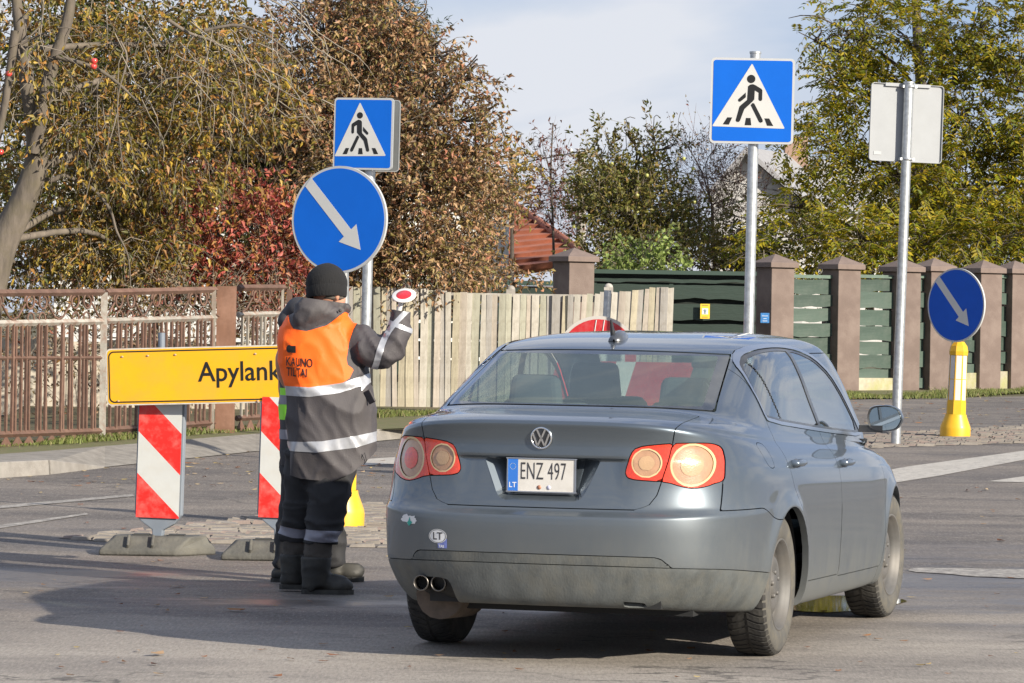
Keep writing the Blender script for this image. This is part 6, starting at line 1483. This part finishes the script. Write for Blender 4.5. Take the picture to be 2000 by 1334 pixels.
gable_house('white_house', 'white house mostly hidden behind the trees on the left', (330, 250), (110, 330), (560, 330), 62, wall_mat('white_render', (.62, .62, .60)), mat('dark_roof', (.10, .09, .085), .9, var=.1), 8, .5)
gwo = P(230, 840, 46); gw = empty('garden_wall', Vector((gwo.x, 46, .3))); tag(gw, 'low pale garden wall seen between the bars of the rusty fence', 'wall')
for k_ in range(8):
    b = MB(); b.box((-1.65 + k_ * .42, 0, .42), (.41, .2, .84 + (k_ % 3) * .05)); b.build('wall_block', wall_mat('pale_block', (.50, .45, .37)), gw)
# utility pole with its wires
Yp = 85; pb = P(1134, 480, Yp); up_ = empty('utility_pole', Vector((pb.x, Yp, .5))); tag(up_, 'concrete utility pole with wires beyond the gardens, centre of the view', 'utility pole')
tp, bt = P(1137, 297, Yp) - up_.location, Vector((0, 0, -.1)); b = MB(); b.tube([bt, tp], [.13, .09], 6, smooth=False); b.build('pole', mat('pole_concrete', (.34, .32, .28), .9, var=.15), up_)
for zz in (-.08, -.85):
    b = MB(); b.box(tp + Vector((0, 0, zz)), (.55, .08, .07)); b.build('cross_arm', mat('arm_steel', (.22, .21, .2), .7), up_)
    for x in (-.24, -.08, .1, .25): b = MB(); b.lathe([(0, 0), (.03, 0), (.045, .06), (.025, .11), (0, .12)], 8, Matrix.Translation(tp + Vector((x, 0, zz + .04)))); b.build('insulator', mat('insulator', (.5, .48, .45), .3), up_)
b = MB(); b.tube([tp + Vector((.12, 0, -.0)), tp + Vector((.28, 0, .22)), tp + Vector((.42, 0, .05)), tp + Vector((.36, 0, -.9)), tp + Vector((.10, 0, -1.9))], .02, 5); b.build('cable_loop', BLACKP, up_)
for zz in (0.02, -.75, -.9):
    for tx, ty in ((-26, 40), (30, 45)):
        pts = [tp + Vector((tx * t, ty * t, zz - 3.0 * 4 * t * (1 - t) * .35)) for t in [i / 14 for i in range(15)]]; b = MB(); b.tube(pts, .014, 4, cap=False); b.build('wire', BLACKP, up_)

# ---------------------------------------------------------------- trees
BARK = mat('grey_bark', (.135, .112, .09), .92, var=.35, vscale=9, dirt=(.10, .085, .05), dirt_amt=.7, dirt_scale=6, bump=1.0, bscale=22, stretch=(1, 1, .3))
BARKD = mat('dark_bark', (.085, .068, .055), .92, var=.3, vscale=9, bump=.8, bscale=22)
TWIG = mat('twig_bark', (.21, .18, .14), .9, var=.4, vscale=3)
TWIGR = mat('reddish_twig', (.17, .10, .085), .9, var=.3)
STAT = []; DENS = 620.0
def tri_mesh(V, F):
    me = bpy.data.meshes.new('m'); me.vertices.add(len(V)); me.vertices.foreach_set('co', V.astype(np.float32).ravel()); me.loops.add(F.size); me.loops.foreach_set('vertex_index', F.astype(np.int32).ravel()); k = F.shape[1]
    me.polygons.add(len(F)); me.polygons.foreach_set('loop_start', np.arange(0, F.size, k, dtype=np.int32)); me.polygons.foreach_set('loop_total', np.full(len(F), k, dtype=np.int32)); me.update(calc_edges=True); return me
def leaf_mesh(pos, d, nor, ln, wr, fold=.35, curl=.2):
    d = nrm(d); s = nrm(np.cross(d, nor)); n = np.cross(s, d); l = ln[:, None]; w = l * wr
    base = pos; tip = pos + d * l - n * l * curl; m1_ = pos + d * l * .42; Lf = m1_ + s * w * .5 + n * w * fold; Rt = m1_ - s * w * .5 + n * w * fold
    V = np.stack([base, Lf, tip, Rt], 1).reshape(-1, 3); o = np.arange(len(pos))[:, None] * 4
    return V, np.concatenate([o + np.array([[0, 1, 2]]), o + np.array([[0, 2, 3]])])
def twig_mesh(p0, p1, p2, r):
    """thin three sided twigs along p0-p1-p2"""
    a = nrm(np.cross(p2 - p0, np.array([[.3, .5, .8]]))); c = nrm(np.cross(p2 - p0, a)); n = len(p0); V = []
    for p, k in ((p0, 1), (p1, .75), (p2, .3)):
        for ang_ in (0, 2.094, 4.189): V.append(p + (a * math.cos(ang_) + c * math.sin(ang_)) * (r * k)[:, None])
    V = np.stack(V, 1).reshape(-1, 3); o = np.arange(n)[:, None] * 9; F = []
    for i in (0, 3):
        for k in range(3): F.append(o + np.array([[i + k, i + (k + 1) % 3, i + 3 + (k + 1) % 3, i + 3 + k]]))
    return V, np.concatenate(F)
def ramp(*cols): return [(0, cols[0]), (1, cols[-1])] + [(i / (len(cols) - 1), c) for i, c in enumerate(cols) if 0 < i < len(cols) - 1]
def tree(name, label, trunk, blobs, leafm, seed, dens=1.0, leaf=.075, wr=.45, per=9, twl=.45, droop=.2, bark=BARKD, trad=.12, pinnate=False, twigs=1.0, cat='tree', group=None, limb=True, twm=TWIG, bare=0.0, trunk_rad=None, shell=.35):
    """trunk: world points from the ground; blobs: (px, py, rx, ry, Y, depth radius, weight)"""
    rng = np.random.default_rng(seed); rnd = random.Random(seed); base = Vector(trunk[0]); root = empty(name, base); tag(root, label, cat, group)
    bv = np.array(base); b = MB(); n = len(trunk); rr = trunk_rad or [trad * (1 - .6 * i / max(1, n - 1)) for i in range(n)]
    tube_fine(b, [Vector(p) - base for p in trunk], rr, 12, 4); b.build('trunk', bark, root)
    cen = []; cpos = []; tw0 = []; dirs = []
    for (px, py, rx, ry, Y, dr, wgt) in blobs:
        c = np.array(P(px, py, Y)); s_ = Y / F_PX; R_ = np.array([rx * s_, dr, ry * s_]); vol = R_[0] * R_[1] * R_[2]
        k = int(wgt * dens * DENS * (R_[0] * R_[2]) * (1 + R_[1]) / 1.0); u = nrm(rng.normal(0, 1, (k, 3))); rad = rng.uniform(0, 1, k) ** shell
        rad = rad * (1 + .16 * np.sin(u[:, 0] * 5 + px) + .14 * np.sin(u[:, 2] * 7 + py)) ; p = c + u * rad[:, None] * R_
        # clump the twigs so that gaps open between the clumps
        q = p * 2.1; f = np.sin(q[:, 0] * 1.7 + seed) * np.sin(q[:, 1] * 1.3) + np.sin(q[:, 2] * 2.3 + q[:, 0]) * .7 + rng.normal(0, .5, k); keep = f > -.75; p = p[keep]; u = u[keep]
        tw0.append(p); dirs.append(nrm(u * .8 + rng.normal(0, .55, (len(p), 3)) + np.array([0, 0, .25 - droop]))); cpos.append((Vector(c), R_))
    p0 = np.concatenate(tw0); dd = np.concatenate(dirs); k = len(p0); L_ = rng.uniform(.5, 1.2, k) * twl; p1 = p0 + dd * L_[:, None] * .5; p2 = p0 + dd * L_[:, None] + np.array([0, 0, -1.0]) * (L_ * droop * .7)[:, None]
    # limbs towards the blobs
    if limb:
        lb_ = MB(); tv = [Vector(p) for p in trunk]
        for c, R_ in cpos:
            st = min(tv[1:], key=lambda p: (p - c).length + max(0, p.z - c.z) * 2) if len(tv) > 1 else tv[0]; mid = st.lerp(c, .5) + Vector((rnd.uniform(-.25, .25), rnd.uniform(-.2, .2), rnd.uniform(0, .3)))
            r0 = min(trad * .30, .03 + .012 * (st - c).length); tube_fine(lb_, [st - base, mid - base, c - base], [r0, r0 * .7, r0 * .4], 7, 3)
            for _ in range(7):
                e = c + Vector([rnd.gauss(0, .5) * R_[i] for i in range(3)]); e.z += .1; m2_ = c.lerp(e, .5) + Vector((rnd.uniform(-.12, .12), rnd.uniform(-.12, .12), rnd.uniform(-.05, .15))); tube_fine(lb_, [c.lerp(mid, rnd.uniform(0, .5)) - base, m2_ - base, e - base], [r0 * .4, r0 * .26, .006], 5, 2)
        o = lb_.build('limbs', bark, root); o['kind'] = 'stuff'
    sel = rng.uniform(0, 1, k) < twigs; V, F = twig_mesh(p0[sel] - bv, p1[sel] - bv, p2[sel] - bv, rng.uniform(.0028, .006, sel.sum())); o = link('twigs', tri_mesh(V, F), twm, root); o['kind'] = 'stuff'
    if bare > 0: ok = rng.uniform(0, 1, k) > bare; p0, p1, p2, dd, L_ = p0[ok], p1[ok], p2[ok], dd[ok], L_[ok]; k = len(p0)
    if pinnate:
        sd = nrm(np.cross(dd, np.array([[0, 0, 1.0]])) + rng.normal(0, .15, (k, 3))); up = np.cross(sd, dd); P0, D, N_, LN = [], [], [], []
        for j in range(per):
            t = .25 + .75 * j / (per - 1); a_ = p0 * (1 - t) ** 2 + 2 * t * (1 - t) * p1 + t * t * p2
            for sg in (-1, 1):
                P0.append(a_); D.append(sd * sg + dd * .45 + np.array([0, 0, -.35]) + rng.normal(0, .12, (k, 3))); N_.append(up + rng.normal(0, .25, (k, 3))); LN.append(rng.uniform(.8, 1.15, k) * leaf * (1.05 - .45 * abs(t - .55)))
        pos, D, N_, LN = map(np.concatenate, (P0, D, N_, LN))
        V, F = leaf_mesh(pos - bv, D, N_, LN, wr, .15, .12)
        # one colour per compound leaf: keep leaflets of a leaf joined through a thin midrib by ordering
    else:
        pi = np.repeat(np.arange(k), per); t = rng.uniform(.15, 1.05, k * per)[:, None]; a_ = p0[pi] * (1 - t) ** 2 + 2 * t * (1 - t) * p1[pi] + t * t * p2[pi]
        D = dd[pi] * .6 + rng.normal(0, .75, (k * per, 3)) + np.array([0, 0, -droop]); N_ = rng.normal(0, .75, (k * per, 3)) + np.array([.25, -.3, .8]); LN = rng.uniform(.55, 1.25, k * per) * leaf
        V, F = leaf_mesh(a_ - bv + rng.normal(0, .02, a_.shape), D, N_, LN, wr, .35, .25)
    o = link('foliage', tri_mesh(V, F), leafm, root); o['kind'] = 'stuff'; STAT.append((name, len(F)))
    return root
OLIVE = ramp_mat('olive_yellow_leaf', ramp((.07, .085, .018), (.17, .15, .028), (.28, .20, .035), (.46, .31, .045), (.15, .14, .04), (.40, .19, .045), (.24, .14, .06)), .45, .3)
REDM = ramp_mat('crimson_leaf', ramp((.18, .035, .03), (.34, .07, .055), (.48, .14, .11), (.26, .08, .05), (.46, .20, .07), (.15, .12, .03)), .45, .3)
BROWN = ramp_mat('brown_apple_leaf', ramp((.13, .08, .04), (.26, .145, .07), (.38, .23, .12), (.16, .14, .04), (.24, .18, .055), (.45, .29, .16), (.38, .15, .09)), .5, .25)
DKGRN = ramp_mat('deep_green_leaf', ramp((.03, .05, .012), (.07, .09, .015), (.13, .125, .02), (.05, .07, .014), (.20, .15, .03), (.09, .07, .03)), .5, .3)
CONI = ramp_mat('conifer_needles', ramp((.02, .045, .03), (.05, .08, .05), (.035, .06, .04)), .6, .1)
MIDG = ramp_mat('green_brown_leaf', ramp((.07, .09, .018), (.14, .145, .03), (.21, .17, .04), (.11, .12, .025), (.25, .16, .06)), .5, .3)
PALEG = ramp_mat('pale_green_leaf', ramp((.16, .22, .05), (.26, .33, .09), (.20, .27, .07), (.30, .33, .13)), .5, .35)
YGRN = ramp_mat('yellow_green_leaflet', ramp((.09, .12, .010), (.17, .19, .012), (.26, .24, .015), (.13, .15, .012), (.46, .34, .015), (.20, .19, .012), (.30, .20, .02)), .5, .4)
DRY = ramp_mat('dry_leaf', ramp((.15, .09, .05), (.25, .17, .10), (.12, .10, .04), (.33, .26, .18), (.20, .05, .03)), .6, .2)
DKRED = ramp_mat('wine_red_leaf', ramp((.10, .02, .02), (.16, .04, .03), (.09, .06, .03), (.19, .08, .05)), .5, .25)
def tp_(Y, *pp): return [P(a, b_, Y) for a, b_ in pp]
# old apple tree with the visible trunk
Y1 = 42.0
t1 = [Vector((P(-70, 700, Y1).x, Y1, .3))] + tp_(Y1, (-20, 570), (8, 470), (42, 400), (68, 330), (72, 270), (60, 200), (44, 100), (30, -20))
tree('apple_tree', 'old gnarled apple tree with a bare leaning trunk at the left edge', t1, [(60, 60, 160, 120, 43, .8, .45), (200, 190, 160, 120, 43.2, .8, .6), (330, 90, 190, 110, 43.4, .9, .45), (130, 420, 150, 110, 44, .7, .8), (60, 530, 120, 50, 44, .6, 1), (430, 190, 140, 110, 43.8, .8, .5), (300, 300, 140, 90, 43.8, .8, .8), (230, 480, 120, 70, 44, .6, .9), (40, 90, 90, 110, 41.7, .2, .22), (150, 250, 120, 90, 42.2, .4, .6)],
     OLIVE, 11, 1.2, .088, .42, 8, .5, .45, BARK, .15, bare=.18, trunk_rad=[.19, .17, .16, .145, .13, .115, .09, .07, .05], twm=TWIG)
def limbs_px(root, specs, m=BARK):
    b0 = root.location
    for pts, Y, r0, r1 in specs:
        b = MB(); q = [P(x, y, Y + (.0 if len(p_) < 3 else p_[2])) - b0 for p_ in pts for x, y in [p_[:2]]]; tube_fine(b, q, [r0 + (r1 - r0) * i / (len(q) - 1) for i in range(len(q))], 9, 4); b.build('branch', m, root)
ap = [o for o in COL.objects if o.name == 'apple_tree'][0]
limbs_px(ap, [([(66, 300), (85, 200), (105, 120), (132, 40), (140, -20)], 41.9, .085, .05), ([(70, 340), (100, 352), (125, 343), (160, 358), (185, 372), (215, 410), (228, 452), (250, 500), (255, 560)], 42.3, .032, .006), ([(330, 40), (370, 65), (410, 78), (440, 95), (520, 130)], 42.6, .022, .008),
              ([(110, 110), (200, 140), (270, 200)], 41.8, .03, .01), ([(235, 80), (248, 115), (232, 180), (230, 235), (240, 330)], 41.5, .012, .005), ([(400, 60), (470, 50), (545, 85), (600, 140)], 41.6, .02, .006), ([(30, 60), (10, 200), (-10, 300)], 41.6, .05, .03)])
rng_ = random.Random(8); b0 = ap.location; db_ = MB()
for k_ in range(85):
    x, y = rng_.uniform(-10, 640), rng_.uniform(-30, 230); 
    if rng_.random() < .4: x = rng_.uniform(340, 640); y = rng_.uniform(-20, 200)
    pts = [(x, y)]; dx = rng_.gauss(12, 14); dy_ = rng_.uniform(10, 36)
    for _ in range(4): x += dx + rng_.gauss(0, 8); y += dy_ + rng_.gauss(0, 8); dx *= .7; pts.append((x, y))
    Yq = 41.4 + rng_.random() * .8; r_ = rng_.uniform(.004, .009); db_.tube([P(a, c_, Yq) - b0 for a, c_ in pts], [r_ * (1 - .17 * i) for i in range(5)], 4, cap=False)
o = db_.build('hanging_twigs', TWIG, ap); o['kind'] = 'stuff'
for x, y in ((184, 119), (183, 130), (17, 144), (1, 297)):
    b = MB(); c = P(x, y, 41.4) - b0; b.lathe([(0, -.030), (.022, -.027), (.036, -.005), (.034, .016), (.020, .028), (.006, .022), (0, .020)], 14, Matrix.Translation(c)); a_ = b.build('apple', mat('apple_red', (.55, .06, .05), .3, coat=.4, var=.3, vscale=20), ap)
tree('green_shrub', 'dense green shrub filling the space behind the red shrub', [P(300, 840, 50), P(300, 700, 50), P(310, 560, 50)], [(140, 330, 220, 170, 49.5, .7, .8), (400, 330, 220, 170, 49.5, .7, .8), (330, 150, 330, 150, 50, .6, .8), (120, 110, 180, 130, 50, .6, .8), (560, 400, 150, 160, 50, .6, .7), (300, 500, 330, 70, 48.5, .6, .9)], DKGRN, 12, .75, .085, .5, 10, .45, .2, trad=.08, cat='shrub', twigs=.4)
tree('red_shrub', 'crimson leaved shrub behind the rusty fence', [P(440, 845, 46), P(440, 700, 46), P(445, 520, 46)], [(430, 430, 130, 80, 45.2, .5, .95), (520, 480, 90, 90, 45.2, .5, 1), (350, 470, 90, 80, 45.3, .5, .9), (300, 400, 50, 50, 45.3, .4, .6), (300, 540, 60, 30, 45.3, .4, .8), (500, 545, 110, 40, 45, .5, 1.1), (330, 390, 60, 50, 45.2, .4, .7), (420, 360, 70, 50, 45.3, .4, .6), (560, 560, 60, 60, 45.5, .4, .7)], REDM, 13, 1.0, .085, .48, 9, .4, .25, twm=TWIGR, trad=.05, cat='shrub')
tree('apple_tree', 'tall brown leaved apple tree behind the blue signs left of centre', [P(690, 830, 50), P(690, 700, 50), P(685, 500, 50), P(675, 300, 50), P(650, 120, 50), P(640, -20, 50)], [(640, 70, 140, 120, 49, .8, .75), (560, 200, 130, 140, 48.8, .8, .9), (750, 120, 110, 130, 49, .7, .7), (815, 60, 50, 60, 49, .4, .3), (845, 240, 90, 100, 48.6, .7, .75), (700, 300, 180, 130, 48.4, .8, 1), (820, 400, 140, 110, 48.2, .7, 1), (640, 470, 140, 100, 48.2, .7, 1), (900, 300, 60, 80, 48.6, .5, .45), (760, 510, 200, 55, 48, .6, 1), (880, 200, 60, 60, 48.6, .5, .35), (950, 235, 34, 50, 48.5, .3, .45), (925, 150, 32, 50, 48.7, .3, .22), (870, 110, 45, 50, 48.8, .3, .3), (945, 310, 45, 60, 48.5, .4, .7)], BROWN, 14, 1.25, .078, .45, 9, .45, .3, trad=.13, bark=BARKD)
tree('apple_tree', 'low spreading brown shrubby apple tree left of the brown pillar', [P(960, 830, 56), P(960, 700, 56), P(950, 520, 56)], [(905, 440, 65, 80, 53.5, .5, 1), (915, 500, 60, 50, 53.2, .5, 1.05), (860, 530, 110, 40, 53, .5, 1), (975, 375, 40, 40, 54, .4, .7), (1010, 545, 60, 20, 53.5, .3, .8), (930, 350, 60, 45, 54.5, .4, .8)], BROWN, 15, 1.0, .080, .45, 8, .4, .3, trad=.08)
tree('young_tree', 'slender yellowish young tree beside the far chimney', [P(1000, 560, 66), P(1000, 400, 66), P(998, 290, 66)], [(1003, 330, 28, 45, 66, .4, .6), (1000, 375, 40, 35, 66, .4, .8), (990, 300, 12, 20, 66, .3, .5)], OLIVE, 16, .8, .10, .5, 7, .4, 0, trad=.04, cat='tree')
tree('conifer', 'dark green spruce showing behind the top of the brown apple tree', [P(720, 560, 64), P(725, 300, 64), P(728, -40, 64)], [(725, 60, 70, 120, 64, .8, 1), (790, 110, 50, 60, 64, .6, .7), (810, 180, 40, 40, 64, .5, .6), (700, 200, 90, 90, 64, .6, .8)], CONI, 17, .9, .10, .14, 18, .5, .1, trad=.12)
tree('thin_tree', 'thin wine red tree standing alone against the sky', [P(1083, 560, 72), P(1080, 440, 72), P(1076, 340, 72), P(1080, 240, 72)], [(1076, 370, 38, 70, 72, .5, .45), (1095, 330, 40, 45, 72, .4, .3), (1060, 310, 30, 45, 72, .4, .2), (1085, 270, 22, 34, 72, .3, .18), (1045, 290, 14, 24, 72, .3, .12), (1090, 430, 70, 60, 84, .5, 1)], DKRED, 18, .9, .085, .45, 5, .5, -.1, trad=.028, bare=.35, twm=TWIGR)
tr_ = tree('apple_tree', 'green apple tree full of pale apples right of the utility pole', [P(1225, 600, 69), P(1225, 480, 69), P(1230, 380, 69)], [(1190, 330, 60, 70, 68, .6, .5), (1230, 420, 110, 90, 67.5, .7, 1), (1180, 440, 45, 80, 67.8, .5, .9), (1310, 440, 90, 80, 67.8, .6, .9), (1275, 330, 60, 60, 68, .5, .4), (1225, 260, 14, 40, 68, .3, .25), (1275, 260, 22, 40, 68, .3, .25), (1310, 290, 12, 30, 68, .3, .2), (1180, 380, 60, 60, 68, .5, .8), (1260, 500, 130, 40, 67, .5, .9)], MIDG, 19, .72, .095, .5, 8, .45, -.1, trad=.09)
rq = random.Random(3); b0 = tr_.location; am = MB(); 
for _ in range(85): c = P(rq.gauss(1225, 60), rq.gauss(430, 50), 67.0 + rq.random()) - b0; am.sphere(c, .036, 6)
o = am.build('pale_apples', mat('pale_apple', (.40, .40, .12), .5), tr_); o['kind'] = 'stuff'
tree('pale_bush', 'pale green bush above the dark green gate', [P(1262, 600, 63), P(1262, 560, 63), P(1262, 520, 63)], [(1255, 500, 55, 36, 62, .4, 1), (1300, 522, 50, 20, 62, .4, 1), (1230, 522, 40, 20, 62, .4, .9), (1275, 470, 28, 14, 62, .3, .7)], PALEG, 20, 1.1, .085, .7, 8, .3, 0, cat='bush', trad=.03)
tree('bare_shrub', 'half bare twiggy shrub between the apple tree and the big sign pole', [P(1395, 600, 70), P(1395, 500, 70), P(1390, 400, 70)], [(1375, 340, 60, 60, 70, .5, .5), (1430, 400, 70, 80, 70, .6, .7), (1370, 440, 70, 80, 69.5, .6, .8), (1400, 290, 50, 30, 70, .4, .35), (1345, 290, 25, 40, 70, .3, .3)], DRY, 21, 1.0, .06, .5, 5, .6, -.15, trad=.05, bare=.45, twm=TWIGR, cat='shrub')
tree('locust_tree', 'big yellow green tree with feathery leaves on the right', [Vector((P(1790, 760, 68).x, 68, .5)), P(1790, 560, 68), P(1795, 380, 68), P(1800, 200, 68), P(1790, 30, 68), P(1790, -40, 68)], [(1650, 60, 90, 80, 66, .8, .75), (1770, 70, 130, 100, 66, .9, .9), (1920, 60, 130, 100, 66, .9, .9), (1625, 170, 60, 60, 66, .7, .7), (1590, 80, 30, 35, 66, .4, .35), (1720, 210, 140, 90, 65.6, .9, .9), (1880, 220, 150, 110, 65.6, .9, .95), (2000, 180, 80, 150, 65.6, .8, .9), (1620, 290, 90, 70, 65.6, .8, .8), (1760, 350, 160, 90, 65.2, .9, .95), (1920, 370, 130, 100, 65.2, .9, 1), (1560, 400, 70, 60, 65.4, .6, .8), (2050, 350, 80, 200, 65.4, .8, .9)], YGRN, 22, .34, .125, .36, 6, .46, .45, trad=.16, pinnate=True, bark=BARKD, twigs=.8)
tree('locust_tree', 'lower yellow green feathery growth above the brown pillars', [P(1700, 640, 66), P(1700, 560, 66), P(1700, 480, 66)], [(1550, 470, 90, 60, 64, .6, .95), (1680, 480, 120, 60, 64, .6, 1), (1820, 480, 130, 60, 64, .6, 1), (1960, 480, 130, 60, 64, .6, 1), (1490, 500, 50, 45, 64.4, .5, .8)], YGRN, 23, .42, .125, .36, 6, .46, .4, trad=.08, pinnate=True, bark=BARKD, twigs=.8, cat='shrub')
tree('hedge_bush', 'dark leafy undergrowth behind the green panel fence', [P(1750, 640, 72), P(1750, 560, 72), P(1750, 520, 72)], [(1560, 500, 130, 70, 70, .6, .9), (1780, 490, 150, 80, 70, .6, .9), (1980, 480, 150, 90, 70, .6, .9), (1700, 400, 160, 60, 71, .5, .5), (1900, 400, 160, 60, 71, .5, .5), (1420, 520, 100, 40, 70, .4, .9)], MIDG, 24, .75, .10, .5, 9, .5, .1, trad=.06, cat='shrub', twigs=.6)
tree('dry_shrub', 'dry brown shrub with sparse leaves behind the rusty bars', [P(180, 850, 43.5), P(180, 760, 43.5), P(185, 660, 43.5)], [(60, 700, 90, 120, 43.2, .4, .45), (180, 690, 110, 120, 43.2, .4, .35), (320, 680, 120, 100, 43.2, .4, .5), (440, 680, 90, 110, 43.4, .4, .7), (120, 590, 150, 50, 43.4, .4, .7), (350, 590, 170, 50, 43.4, .4, .8), (540, 660, 60, 110, 44, .4, .7)], DRY, 25, .75, .06, .5, 6, .45, .15, trad=.03, cat='shrub')
